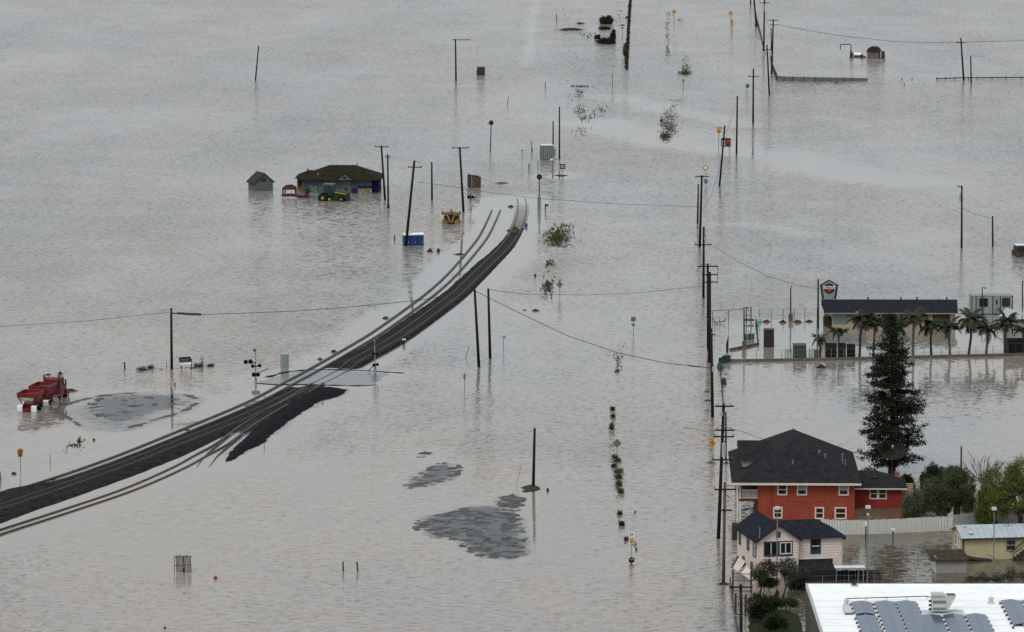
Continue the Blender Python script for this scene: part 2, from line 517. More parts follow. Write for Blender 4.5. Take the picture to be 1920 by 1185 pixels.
def rails(par, curve, ztab, w=0.13, h=0.17, z_by_row=True):
    for sgn in (1, -1):
        mb = MB()
        vs, fs = [], []
        for i, p in enumerate(curve):
            nrm = side(curve, i)
            c = p + nrm * (0.7525 * sgn)
            zz = itp(row_of(p), ztab)
            for dx, dz in ((-w / 2, 0), (w / 2, 0), (w / 2, h), (-w / 2, h)):
                vs.append((c.x + nrm.x * dx, c.y + nrm.y * dx, zz + dz))
        for i in range(len(curve) - 1):
            for k in range(4):
                fs.append((i * 4 + k, i * 4 + (k + 1) % 4, i * 4 + 4 + (k + 1) % 4, i * 4 + 4 + k))
        mb.add(vs, fs)
        wbuild(mb, 'rail', 'rail_steel', par)
def sleepers(par, curve, ztab, step=0.62):
    mb = MB()
    acc = 0
    for i in range(1, len(curve) - 1):
        acc += (curve[i] - curve[i - 1]).length
        if acc < step: continue
        acc = 0
        p, nrm = curve[i], side(curve, i)
        z = itp(row_of(p), ztab)
        mb.bar(p + nrm * 1.28 + Vector((0, 0, z)), p - nrm * 1.28 + Vector((0, 0, z)), 0.24, 0.12)
    s = wbuild(mb, 'sleepers', 'sleeper', par)
    s['kind'] = 'stuff'
ZB = [(366, -.26), (374, -.14), (384, -.06), (440, -.03), (445, .05), (475, .17), (520, .30), (560, .38), (685, .36), (693, -.10), (723, -.10), (733, .22), (800, .34), (985, .38)]
ZA = [(366, -.5), (385, -.30), (400, -.12), (425, -.055), (560, -.03), (695, -.02), (720, -.03), (890, -.03), (920, .06), (985, .12)]
ZD = [(700, .02), (740, .16), (800, .20), (830, .02), (860, -.04), (940, -.04), (985, -.01), (1030, .02)]
ZC = [(810, .16), (838, .03), (858, -.07), (875, -.16), (895, -.3)]
tb = thing('railway_track', 'main railway track on the dark ballast embankment', 'railway track', G(596, 719.5))
rails(tb, curveB, ZB, w=.16); sleepers(tb, curveB, ZB)
ta = thing('railway_track', 'flooded second track whose two rails just clear the water left of the main line', 'railway track', G(539, 721))
rails(ta, curveA, ZA, w=.32, h=.2)
td = thing('railway_track', 'siding track awash nearest the camera, joining the main line below the crossing', 'railway track', G(412, 836))
rails(td, curveD, ZD, w=.24); sleepers(td, curveD[int(len(curveD) * .66):], ZD)
tcx = thing('railway_track', 'short spur track that dips under water beside the black gravel bank', 'railway track', G(396, 856))
rails(tcx, curveC, ZC)

# ---- low islands that just break the surface
def island(name, px, h, slope, namp, nsc, m, res=0.35, seed=0, label=None, grow=2.5, ystretch=0.9, structy=True):
    poly = [G(*p) for p in px]
    xs = [p.x for p in poly]; ys = [p.y for p in poly]
    gx = np.arange(min(xs) - grow, max(xs) + grow, res)
    gy = np.arange(min(ys) - grow, max(ys) + grow, res * 1.6)
    X, Y = np.meshgrid(gx, gy)
    sd = poly_sd(X, Y, poly)
    Z = np.clip(sd * slope, -0.5, h) + fbm(X * nsc, Y * nsc * ystretch, seed, 5) * namp
    v = np.stack([X, Y, Z], -1).reshape(-1, 3)
    ny, nx = X.shape
    ii = np.arange(nx * ny).reshape(ny, nx)
    f = np.stack([ii[:-1, :-1], ii[:-1, 1:], ii[1:, 1:], ii[1:, :-1]], -1).reshape(-1, 4)
    f = f[v[f][:, :, 2].max(1) > -0.05]
    o = npmesh(name, v, f, m, smooth=True)
    if structy: struct(o, label)
    return o, poly
ISL = []
for args in [
    ('gravel_bank', [(420, 868), (432, 846), (465, 815), (500, 785), (540, 752), (575, 735), (612, 727), (652, 731), (640, 742), (600, 752), (566, 774), (540, 793), (520, 806), (496, 830), (462, 846), (436, 864)], 0.42, 0.35, 0.30, 0.8, 'ballast_new', 0.3, 3, 'steep bank of black new gravel beside the tracks below the crossing'),
    ('mud_flat', [(776, 980), (800, 968), (840, 962), (868, 952), (910, 948), (952, 950), (976, 972), (984, 1010), (985, 1040), (950, 1050), (905, 1046), (872, 1030), (850, 1012), (806, 1008), (782, 998)], 0.0, 0.05, 0.10, 1.1, 'wet_gravel', 0.18, 21, 'large grey gravel flat breaking the surface below the lone bare pole'),
    ('mud_flat', [(930, 946), (936, 932), (962, 926), (984, 934), (978, 950), (962, 958)], 0.03, 0.06, 0.16, 0.9, 'wet_gravel', 0.2, 24, 'small dark gravel spit leading up to the lone bare pole'),
    ('mud_flat', [(750, 914), (768, 904), (792, 884), (820, 868), (852, 868), (866, 878), (854, 898), (826, 904), (795, 914), (760, 917)], 0.0, 0.05, 0.10, 1.1, 'wet_gravel', 0.18, 27, 'middle sized gravel flat, upper of the two right of the spur track'),
    ('mud_flat', [(782, 857), (792, 847), (805, 849), (798, 858)], 0.0, 0.06, 0.14, 0.9, 'wet_gravel', 0.2, 29, 'tiniest gravel flat just above the middle sized one'),
    ('mud_flat', [(165, 752), (205, 742), (265, 738), (335, 740), (355, 754), (330, 768), (285, 776), (250, 790), (200, 794), (176, 776)], -0.012, 0.05, 0.10, 0.9, 'wet_gravel', 0.22, 33, 'wide thin flat of wet gravel right of the red truck'),
    ('mud_flat', [(972, 914), (985, 909), (1004, 908), (1014, 914), (1008, 922), (984, 923)], 0.16, 0.12, 0.2, 0.8, 'mud_bank', 0.3, 37, 'dark mud mound round the foot of the lone bare pole'),
    ('kerb_island', [(1038, 329), (1050, 327), (1066, 329), (1056, 332)], 0.05, 0.1, 0.1, 0.8, 'mud_bank', 0.3, 39, 'thin mud hump under the small black sign'),
]:
    nm, px, h, sl, na, ns, m, res, seed, lab = args
    o, poly = island(nm, px, h, sl, na, ns, m, res, seed, lab)
    ISL.append(poly)
# ---- broken gravel rim round the flat by the truck
def rim(name, px, h, slope, namp, nsc, m, res, seed, label, reach=2.2):
    ln = catmull([G(*p_) for p_ in px], 2.0)
    xs = [p_.x for p_ in ln]; ys = [p_.y for p_ in ln]
    X_, Y_ = np.meshgrid(np.arange(min(xs) - reach, max(xs) + reach, res), np.arange(min(ys) - reach, max(ys) + reach, res * 1.6))
    d = line_d(X_, Y_, ln)
    Z_ = h - d * slope + fbm(X_ * nsc, Y_ * nsc, seed, 4) * namp
    v_ = np.stack([X_, Y_, Z_], -1).reshape(-1, 3)
    ny_, nx_ = X_.shape
    i_ = np.arange(nx_ * ny_).reshape(ny_, nx_)
    f_ = np.stack([i_[:-1, :-1], i_[:-1, 1:], i_[1:, 1:], i_[1:, :-1]], -1).reshape(-1, 4)
    f_ = f_[(v_[f_][:, :, 2].max(1) > -.03) & (d.reshape(-1)[f_].min(1) < reach)]
    struct(npmesh(name, v_, f_, m, smooth=True), label)
    return ln
RIM = rim('gravel_rim', [(108, 766), (122, 778), (140, 792), (165, 803), (200, 809), (235, 806), (262, 796), (300, 784), (335, 774), (360, 762), (368, 750), (352, 742), (310, 737), (250, 737), (200, 741), (160, 748), (125, 758), (112, 764)], .03, .11, .24, .45, 'wet_gravel', .25, 35, 'thin broken oval rim of gravel round the wide flat by the red truck')
ISL.append([G(x_, y_) for x_, y_ in [(104, 766), (165, 805), (235, 808), (300, 786), (368, 754), (330, 738), (200, 740)]])
# ---- level crossing of the road
o, CROSS = island('road', [(478, 716), (500, 708), (545, 697), (590, 693), (660, 695), (720, 698), (742, 699), (735, 703), (725, 708), (705, 716), (665, 722), (620, 722), (560, 720), (505, 720)], 0.03, 0.02, 0.09, 0.2, 'wet_asphalt', 0.4, 41, 'grey wet road surface at the railway level crossing', 3.0)
for pts_, lab_ in (([(500, 707), (545, 696.5), (600, 692.6), (660, 694), (720, 697.2), (752, 699.5)], 'dark upper edge of the road at the crossing'), ([(484, 719), (520, 721.5), (570, 721.3), (618, 722.2), (665, 723.2), (700, 722)], 'dark lower edge of the road at the crossing')):
    rim('road_edge', pts_, .07, .14, .14, .8, 'ballast', .2, 61, lab_, 1.2)
# ---- lawn mound in the lower yard
o, LAWN = island('lawn', [(1405, 1190), (1402, 1160), (1410, 1147), (1440, 1140), (1480, 1146), (1497, 1152), (1502, 1168), (1506, 1195), (1450, 1215)], 0.25, 0.25, 0.15, 0.6, 'lawn', 0.3, 44, 'dark green lawn mound under the two shade trees in the lower yard')

# ---- flood water
def water_material():
    m = bpy.data.materials.new('flood_water')
    m.use_nodes = True
    n, l = m.node_tree.nodes, m.node_tree.links
    b = n['Principled BSDF']
    b.inputs['IOR'].default_value = 1.33
    pass
    geo = n.new('ShaderNodeNewGeometry')
    at = n.new('ShaderNodeAttribute'); at.attribute_name = 'calm'
    sl = n.new('ShaderNodeAttribute'); sl.attribute_name = 'silt'
    so = n.new('ShaderNodeAttribute'); so.attribute_name = 'shoal'
    def mapping(sc, rot=0.0):
        q = n.new('ShaderNodeMapping'); q.inputs['Scale'].default_value = sc; q.inputs['Rotation'].default_value = (0, 0, rot)
        l.new(geo.outputs['Position'], q.inputs[0]); return q.outputs[0]
    def nz(vec, scale, det, rough=0.55, dist=0.0):
        q = n.new('ShaderNodeTexNoise'); q.inputs['Scale'].default_value = scale; q.inputs['Detail'].default_value = det
        q.inputs['Roughness'].default_value = rough; q.inputs['Distortion'].default_value = dist
        l.new(vec, q.inputs['Vector']); return q
    def math_(op, a, bb, cl=False):
        q = n.new('ShaderNodeMath'); q.operation = op; q.use_clamp = cl
        for i, s in enumerate((a, bb)):
            if s is None: continue
            if isinstance(s, (int, float)): q.inputs[i].default_value = s
            else: l.new(s, q.inputs[i])
        return q.outputs[0]
    def vmath(op, a, bb):
        q = n.new('ShaderNodeVectorMath'); q.operation = op
        for i, s in enumerate((a, bb)):
            if s is None: continue
            if isinstance(s, tuple): q.inputs[i].default_value = s
            else: l.new(s, q.inputs[i])
        return q
    def ramp(s, lo, hi, a=0.0, bb=1.0):
        q = n.new('ShaderNodeMapRange'); q.inputs[1].default_value = lo; q.inputs[2].default_value = hi
        q.inputs[3].default_value = a; q.inputs[4].default_value = bb; q.clamp = True
        l.new(s, q.inputs[0]); return q.outputs[0]
    # wave fields: wind chop with long crests, and fine ripples
    w1 = nz(mapping((0.72, 1.0, 1), 0.10), 1.3, 3, 0.6, 0.2)
    w2 = nz(mapping((0.7, 1.0, 1), -0.06), 2.6, 3, 0.6)
    gust = ramp(nz(mapping((0.55, 0.18, 1), 0.05), 0.045, 4, 0.6).outputs['Fac'], 0.36, 0.64, 0.25, 1.15)
    gust2 = ramp(nz(mapping((0.5, 0.35, 1)), 0.16, 3, 0.6).outputs['Fac'], 0.35, 0.65, 0.55, 1.25)
    amp = math_('MULTIPLY', math_('MULTIPLY', gust, gust2), math_('SUBTRACT', 1.0, math_('MULTIPLY', at.outputs['Fac'], 0.985)))
    l.new(ramp(at.outputs['Fac'], 0.0, 1.0, 0.14, 0.035), b.inputs['Roughness'])
    d1 = vmath('SUBTRACT', w1.outputs['Color'], (0.5, 0.5, 0.5)).outputs[0]
    d2 = vmath('SUBTRACT', w2.outputs['Color'], (0.5, 0.5, 0.5)).outputs[0]
    a1 = vmath('MULTIPLY', d1, (0.55, 1.0, 0.0)).outputs[0]
    a2 = vmath('MULTIPLY', d2, (0.35, 0.55, 0.0)).outputs[0]
    # sparse steep wavelet faces turned towards the shore the wind comes from
    w3 = ramp(nz(mapping((0.62, 1.0, 1), 0.04), 1.45, 2, 0.5).outputs['Fac'], 0.585, 0.66, 0.0, 1.0)
    cmb = n.new('ShaderNodeCombineXYZ')
    l.new(math_('MULTIPLY', w3, -0.75), cmb.inputs[1])
    sm = vmath('ADD', vmath('ADD', a1, a2).outputs[0], cmb.outputs[0])
    scl = n.new('ShaderNodeVectorMath'); scl.operation = 'SCALE'
    l.new(sm.outputs[0], scl.inputs[0]); l.new(math_('MULTIPLY', amp, WAVE), scl.inputs['Scale'])
    nn = vmath('NORMALIZE', vmath('ADD', scl.outputs[0], (0, 0, 1)).outputs[0], None)
    l.new(nn.outputs[0], b.inputs['Normal'])
    # silt in suspension
    big = nz(mapping((1.0, 0.22, 1), 0.12), 0.022, 4, 0.6).outputs['Fac']
    mid = nz(mapping((1.0, 0.4, 1), 0.1), 0.11, 3, 0.6).outputs['Fac']
    f = math_('ADD', math_('ADD', ramp(big, 0.36, 0.64, 0.0, 0.7), ramp(mid, 0.42, 0.66, 0.0, 0.4)), math_('MULTIPLY', sl.outputs['Fac'], 0.6), True)
    # the gravel bed shows through where the water is only a film
    bed = nz(mapping((0.9, 0.9, 1), 0.3), 0.75, 5, 0.68).outputs['Fac']
    shm = ramp(math_('ADD', so.outputs['Fac'], math_('MULTIPLY', math_('SUBTRACT', bed, 0.5), 1.0)), 0.30, 0.75, 0.0, 1.0)
    mix = n.new('ShaderNodeMix'); mix.data_type = 'RGBA'
    mix.inputs[6].default_value = (*MUD_A, 1)
    mix.inputs[7].default_value = (*MUD_B, 1)
    l.new(f, mix.inputs[0])
    mix2 = n.new('ShaderNodeMix'); mix2.data_type = 'RGBA'
    bmix = n.new('ShaderNodeMix'); bmix.data_type = 'RGBA'
    bmix.inputs[6].default_value = (0.012, 0.0135, 0.015, 1); bmix.inputs[7].default_value = (0.052, 0.055, 0.057, 1)
    l.new(ramp(nz(mapping((0.6, 0.8, 1), 0.2), 0.55, 5, 0.7).outputs['Fac'], 0.38, 0.66, 0.0, 1.0), bmix.inputs[0])
    l.new(bmix.outputs[2], mix2.inputs[7])
    mix3 = n.new('ShaderNodeMix'); mix3.data_type = 'RGBA'       # stagnant yard water, thick with brown silt
    mix3.inputs[7].default_value = (0.098, 0.083, 0.058, 1)
    l.new(ramp(sl.outputs['Fac'], 0.78, 1.0, 0.0, 1.0), mix3.inputs[0]); l.new(mix.outputs[2], mix3.inputs[6])
    l.new(shm, mix2.inputs[0]); l.new(mix3.outputs[2], mix2.inputs[6])
    l.new(mix2.outputs[2], b.inputs['Base Color'])
    sp = ramp(shm, 0.0, 1.0, 0.5, 0.075)
    l.new(sp, b.inputs['Specular IOR Level'])
    return m
WAVE = 1.35
MUD_A = (0.178, 0.184, 0.184)
MUD_B = (0.248, 0.207, 0.170)
gx = np.arange(-215, 216, 1.3)
gy = np.arange(440, 1500, 2.2)
X, Y = np.meshgrid(gx, gy)
calm = np.zeros_like(X); silt = np.zeros_like(X)
sm = lambda d, a, b: np.clip((d - a) / (b - a), 0, 1) ** 2 * (3 - 2 * np.clip((d - a) / (b - a), 0, 1))
def line_px(pts): return [G(*p) for p in pts]
wob = fbm(X * 0.12, Y * 0.04, 77, 4) * 9
for crv, w0, w1 in ((curveB[::6], 3, 9), (curveA[::6], 3, 8), (curveD[::6], 4, 16), (curveC[::4], 3, 9)):
    calm = np.maximum(calm, 1 - sm(line_d(X, Y, crv) + wob * 0.5, w0, w1))
for poly in ISL:
    calm = np.maximum(calm, 0.95 * (1 - sm(-poly_sd(X, Y, poly) + wob * 0.5, 0, 7)))
calm = np.maximum(calm, 1 - sm(-poly_sd(X, Y, CROSS) + wob * 0.4, 0, 8))
def zone(px, val, soft, arr, wf=1.0):
    sd = poly_sd(X, Y, [G(*p) for p in px])
    return np.maximum(arr, val * sm(sd + wob * wf, -soft, soft))
calm = zone([(1345, 600), (1920, 590), (2000, 600), (2000, 672), (1365, 676), (1345, 690)], 0.97, 3, calm, 0.2)
calm = zone([(1340, 676), (2000, 668), (2000, 905), (1720, 905), (1345, 850)], 0.84, 6, calm, 0.5)
calm = zone([(1380, 965), (1560, 978), (1990, 968), (2000, 1230), (1380, 1230)], 0.72, 3, calm, 0.2)
calm = zone([(1600, 940), (1780, 920), (1780, 985), (1600, 985)], 0.85, 3, calm, 0.2)
calm = zone([(-60, 770), (120, 800), (330, 800), (470, 730), (560, 720), (0, 950), (-60, 960)], 0.9, 8, calm, 1.0)
calm = zone([(700, 820), (860, 840), (1010, 900), (1020, 1050), (880, 1080), (720, 950)], 0.75, 10, calm, 1.0)
calm = zone([(1140, 230), (1300, 240), (1600, 300), (1300, 275)], 0.8, 14, calm, 1.0)
calm = zone([(-120, 850), (1345, 850), (1360, 1300), (-160, 1300)], 0.70, 25, calm, 1.5)
calm = zone([(700, 560), (1310, 560), (1335, 850), (600, 850)], 0.42, 20, calm, 1.5)
silt = zone([(1380, 965), (1560, 978), (1990, 968), (2000, 1230), (1380, 1230)], 1.0, 4, silt, 0.2)
silt = zone([(1590, 930), (1800, 900), (1800, 985), (1590, 985)], 1.0, 4, silt, 0.2)
silt = zone([(1360, 674), (2000, 666), (2000, 700), (1370, 700)], 0.8, 12, silt, 0.6)
def slick(px, val, w, arr):
    return np.maximum(arr, val * (1 - sm(line_d(X, Y, [G(*p_) for p_ in px]) + wob * .35, w * .3, w)))
calm = slick([(1004, -10), (999, 40), (994, 80), (986, 125)], 0.6, 2.2, calm)
calm = slick([(1130, 232), (1230, 262), (1330, 277), (1450, 290), (1600, 328), (1700, 340)], 0.85, 14, calm)
calm = slick([(1150, 180), (1240, 205), (1300, 214), (1400, 236)], 0.7, 9, calm)
calm = slick([(940, 1078), (1060, 1062), (1150, 1048), (1180, 1040)], 0.85, 3.0, calm)
calm = slick([(860, 1146), (940, 1138), (1000, 1132)], 0.85, 2.5, calm)
calm = slick([(560, 1045), (600, 1040), (640, 1062)], 0.7, 2.5, calm)
calm = slick([(1360, 420), (1440, 424), (1520, 440)], 0.6, 5, calm)
calm = slick([(120, 770), (150, 800), (210, 815), (330, 790), (400, 750)], 0.9, 6, calm)
calm = zone([(985, 380), (1300, 330), (1320, 560), (1335, 850), (1345, 1060), (1040, 1060), (1030, 560)], 0.42, 14, calm, 1.2)
shoal = np.zeros_like(X)
silt = zone([(-120, 840), (1345, 800), (1360, 1300), (-160, 1300)], 0.75, 40, silt, 2.0)
silt = zone([(-120, 640), (600, 600), (900, 700), (1345, 640), (1345, 860), (-120, 860)], 0.35, 30, silt, 2.0)
for poly in ISL:
    shoal = np.maximum(shoal, (0.95 if poly is not ISL[-1] else .62) * sm(poly_sd(X, Y, poly) + wob * .3, -2.6, 2.6))
shoal = np.maximum(shoal, .55 * (1 - sm(line_d(X, Y, RIM), .4, 3.0)))
v = np.stack([X, Y, np.zeros_like(X)], -1).reshape(-1, 3)
ny, nx = X.shape
ii = np.arange(nx * ny).reshape(ny, nx)
f = np.stack([ii[:-1, :-1], ii[:-1, 1:], ii[1:, 1:], ii[1:, :-1]], -1).reshape(-1, 4)
x0, x1, y0, y1, W = gx[0], gx[-1], gy[0], gy[-1], 22000.0
ext = np.array([(-W, -W, 0), (W, -W, 0), (W, y0, 0), (-W, y0, 0), (-W, y1, 0), (W, y1, 0), (W, W, 0), (-W, W, 0), (x0, y0, 0), (x1, y0, 0), (x1, y1, 0), (x0, y1, 0)])
k = len(v)
v = np.vstack([v, ext])
f = np.vstack([f, np.array([(0, 1, 2, 3), (4, 5, 6, 7), (3, 8, 11, 4), (9, 2, 5, 10)]) + k])
o = npmesh('flood_water', v, f, water_material())
for nm, arr in (('calm', calm), ('silt', silt), ('shoal', shoal)):
    a = o.data.attributes.new(nm, 'FLOAT', 'POINT')
    a.data.foreach_set('value', np.concatenate([arr.ravel(), np.zeros(12)]).astype(np.float32))
struct(o, 'brown grey flood water covering fields, road and yards')
o['category'] = 'water'

# ================================================================== buildings on the right
def window(par, x0, x1, z0, z1, y, frame='cream_trim', pane='glass', fw=0.13, style='sash', mx=None, inner=None, label=None):
    """framed window on a wall whose outside faces -y at depth y"""
    mx = mx or Matrix()
    mb = MB()
    mb.bx(x0, x0 + fw, y - .07, y + .02, z0, z1).bx(x1 - fw, x1, y - .07, y + .02, z0, z1)
    mb.bx(x0 + fw, x1 - fw, y - .07, y + .02, z1 - fw, z1).bx(x0 + fw, x1 - fw, y - .09, y + .02, z0, z0 + fw)
    zm, xm = (z0 + z1) / 2, (x0 + x1) / 2
    hw = min(0.045, fw / 2)
    a0, a1, b0, b1 = x0 + fw, x1 - fw, z0 + fw, z1 - fw
    o = mb.tf(mx).build('window', frame, par, label=label)
    cells = {'sash': [(a0, a1, zm + hw, b1), (a0, a1, b0, zm - hw)], 'slide': [(a0, xm - hw, b0, b1), (xm + hw, a1, b0, b1)], 'one': [(a0, a1, b0, b1)]}[style]
    if style == 'sash':
        MB().bx(a0, a1, y - .055, y + .01, zm - hw, zm + hw).tf(mx).build('meeting_rail', inner or frame, o)
    if style == 'slide':
        MB().bx(xm - hw, xm + hw, y - .055, y + .01, b0, b1).tf(mx).build('mullion', inner or frame, o)
    for i, (c0, c1, d0, d1) in enumerate(cells):
        MB().bx(c0, c1, y - .035, y + .01, d0, d1).tf(mx).build('pane', pane if isinstance(pane, str) else pane[i % len(pane)], o)
    return o
def side_mx(x):                     # puts a 'front' window onto a wall facing -x at x; window x runs along -y
    return Matrix.Translation((x, 0, 0)) @ Matrix.Rotation(-PI / 2, 4, 'Z')
def hip_roof(par, x0, x1, y0, y1, ze, rise, m, run=None, axis='y', t=0.22, fascia=None, name='roof', ends=(1, 1)):
    """hip roof over a rectangle; ends = share of the run used at each end (0 = gable)"""
    mb = MB()
    if axis == 'y':
        r = run or (x1 - x0) / 2
        xm = (x0 + x1) / 2
        a, b = (xm, y0 + r * ends[0], ze + rise), (xm, y1 - r * ends[1], ze + rise)
        top = [(x0, y0, ze), (x1, y0, ze), (x1, y1, ze), (x0, y1, ze), a, b]
        fs = [(0, 1, 4), (1, 2, 5, 4), (2, 3, 5), (3, 0, 4, 5)]
    else:
        r = run or (y1 - y0) / 2
        ym = (y0 + y1) / 2
        a, b = (x0 + r * ends[0], ym, ze + rise), (x1 - r * ends[1], ym, ze + rise)
        top = [(x0, y0, ze), (x1, y0, ze), (x1, y1, ze), (x0, y1, ze), a, b]
        fs = [(0, 1, 5, 4), (1, 2, 5), (2, 3, 4, 5), (3, 0, 4)]
    mb.add(top + [(p[0], p[1], p[2] - .02) for p in top[:4]], fs + [(9, 8, 7, 6), (0, 6, 7, 1), (1, 7, 8, 2), (2, 8, 9, 3), (3, 9, 6, 0)])
    o = mb.build(name, m, par)
    if fascia:
        MB().bx(x0 + .02, x1 - .02, y0 + .02, y1 - .02, ze - .02 - t, ze - .021).build('fascia', fascia, o)
    return o

# ---------------------------------------------------------------- red two storey house
O = G(1490, 977); s = S(977)
X = lambda px: (px - 1490) / s
Z = lambda py: (977 - py) / s
house = thing('red_house', 'large red two storey house with dark hip roof and cream window frames', 'house', O, math.radians(-1.5))
D = 20.0
MB().bx(X(1421), X(1602), 0, D, -1.2, Z(906)).build('wall', 'red_paint', house)
ze = 4.50
roof = hip_roof(house, X(1371), X(1614), -0.9, D + 0.9, ze + .02, 3.85, 'shingle_dark', fascia='cream_trim', t=.28)
# dormers on the left slope
for yd in (4.6, 10.6):
    xe = X(1371)
    d = MB().prismx([(yd, ze + .9), (yd + 3.6, ze + .9), (yd + 3.6, ze + 1.75), (yd + 1.8, ze + 2.55), (yd, ze + 1.75)], xe + 1.3, xe + 5.6).build('dormer', 'curtain', roof)
    MB().add([(xe + .9, yd - .45, ze + 1.66), (xe + 5.2, yd - .45, ze + 1.66), (xe + 6.4, yd + 1.8, ze + 2.72), (xe + .9, yd + 1.8, ze + 2.72), (xe + .9, yd + 4.05, ze + 1.66), (xe + 5.2, yd + 4.05, ze + 1.66),
              (xe + .9, yd - .45, ze + 1.55), (xe + .9, yd + 1.8, ze + 2.6), (xe + .9, yd + 4.05, ze + 1.55)],
             [(0, 1, 2, 3), (3, 2, 5, 4), (0, 3, 7, 6), (3, 4, 8, 7)]).build('dormer_roof', 'shingle_dark', roof)
for (px, yy, hh) in ((1487, 2.2, .5), (1538, 4.8, .45), (1549, 3.9, .5), (1583, 6.5, 1.2), (1588, 6.2, .7)):
    x = X(px)
    zr = ze + 3.85 * min((yy + .9) / 7.3, (X(1614) - x) / 7.3)
    MB().cyl((x, yy, zr - .3), (x, yy, zr + hh), .09, n=8).cyl((x, yy, zr + hh - .1), (x, yy, zr + hh), .14, n=8).build('vent_pipe', 'steel', roof)
mb = MB().cyl((X(1491), 7.2, ze + 3.6), (X(1491), 7.2, ze + 5.0), .03, n=5)
for k in range(4): mb.bar((X(1491) - .5 + .1 * k, 7.2, ze + 4.3 + .18 * k), (X(1491) + .5 - .1 * k, 7.2, ze + 4.3 + .18 * k), .03)
mb.build('aerial', 'dark_steel', roof)
panes = ['glass', 'glass_pale', 'glass']
for i, (a, b, c, d_, st, pn) in enumerate([(1457, 1476, 928, 906.5, 'sash', 'glass'), (1493.5, 1513, 928, 906.5, 'sash', ['glass_pale', 'glass']), (1571.5, 1591, 928, 906.5, 'sash', ['glass_pale', 'glass']),
                                         (1449.5, 1467, 972, 950, 'sash', 'glass'), (1527.5, 1545, 973, 950, 'sash', 'glass_red'), (1564.5, 1587, 973, 950, 'sash', 'glass_red')]):
    window(house, X(a), X(b), Z(c), Z(d_), 0, 'cream_trim', pn, .16, st)
MB().bar((X(1475), -.03, Z(938.5)), (X(1602), -.03, Z(938.5)), .05).bar((X(1475), -.03, Z(938.5)), (X(1475), -.03, Z(975)), .05).build('conduit', 'brick', house)
MB().bar((X(1447), -.03, Z(908)), (X(1447), -.03, Z(977)), .07).build('downpipe', 'red_paint_wing', house)
MB().bx(X(1601.9), X(1610), 8.0, 8.5, Z(926), Z(919)).build('air_conditioner', 'cabinet_grey', house)
# side porch on two levels
pz = Z(935.5)
MB().bx(X(1385.5), X(1421) - .003, 0.05, D - .1, pz - .25, pz).build('balcony_deck', 'rust_brown', house)
for yy in (0.05, 6.5, 13, D - .3):
    MB().bx(X(1385.5), X(1385.5) + .24, yy, yy + .22, -1.2, pz - .252).bx(X(1385.5), X(1385.5) + .24, yy, yy + .22, pz + .002, ze - .3).build('porch_post', 'cream_trim', house)
MB().bx(X(1382) - .05, X(1382) + .1, -.25, -.1, -1.2, ze - .3).build('corner_board', 'white_trim', house)
MB().bx(X(1413), X(1421) - .004, 6.2, 6.4, pz + .01, ze - .3).bx(X(1389), X(1413), 6.2, 6.4, pz + 1.4, ze - .3).build('porch_screen', 'dark_wood', house)
rl = MB().bx(X(1386) + .25, X(1421) - .01, .08, .16, pz + .98, pz + 1.06).bx(X(1386) + .25, X(1421) - .01, .08, .16, pz + .06, pz + .13).bx(X(1386) + .04, X(1386) + .12, .3, D - .4, pz + .98, pz + 1.06).build('railing', 'cream_trim', house)
bal = MB().bx(-.03, .03, .09, .15, pz + .13, pz + .98).build('baluster', 'cream_trim', rl)
xs = np.linspace(X(1386) + .38, X(1421) - .1, 13)
bal.location.x = xs[0]
for x in xs[1:]:
    b2 = bal.copy(); COL.objects.link(b2); b2.location.x = x
MB().bx(X(1416), X(1417.5), 1.0, 1.2, -.5, pz - .26).build('porch_brace', 'dark_steel', house)
# single storey wing
w0, w1, yw = G(1603, 952), G(1686, 952), G(1640, 952).y - O.y
wx0, wx1 = X(1602) + .003, w1.x - O.x
s2 = S(952)
MB().bx(wx0, wx1, yw, yw + 6.0, -1.2, 2.42).build('wing_wall', 'red_paint_wing', house)
wr = hip_roof(house, wx0 - .3, wx1 + .65, yw - .6, yw + 6.4, 2.45, 1.45, 'shingle_dark', axis='x', fascia='cream_trim', t=.2, name='wing_roof', ends=(0.05, 1.0))
xw = lambda px: (px - 960) / s2 - O.x
window(house, xw(1626), xw(1642), (952 - 935) / s2, (952 - 914) / s2, yw, 'cream_trim', 'glass', .14)
window(house, xw(1642), xw(1658.5), (952 - 935) / s2, (952 - 914) / s2, yw, 'cream_trim', 'glass', .14)
MB().lathe([(.18, 0), (.22, .2), (.28, .25), (.28, .4), (.1, .5)], (xw(1637), yw + 1.3, 3.05), 10).build('roof_vent', 'dark_steel', wr)
MB().bx(xw(1677), xw(1686), yw + 4.6, yw + 5.1, 2.2, 3.3).bx(xw(1676.4), xw(1686.6), yw + 4.55, yw + 5.15, 3.3, 3.4).build('chimney', 'brick', wr)

bw = thing('brick_wall', 'pale pink brick yard wall behind the red house wing', 'wall', G(1698, 944))
sb = S(944)
MB().bx(-12 / sb, 14 / sb, 0, .25, -1, 36 / sb).bx(-12.3 / sb, 14.3 / sb, -.04, .29, 36 / sb, 37.5 / sb).build('panel', 'brick_pale', bw)
for k in range(6):
    MB().bx((-11 + k * 4.2) / sb, (-7.4 + k * 4.2) / sb, -.32, -.26, -1, 15 / sb).build('picket', 'cream_wall', bw)
MB().bar((-12 / sb, -.23, .45), (14 / sb, -.23, .45), .06).build('picket_rail', 'cream_wall', bw)

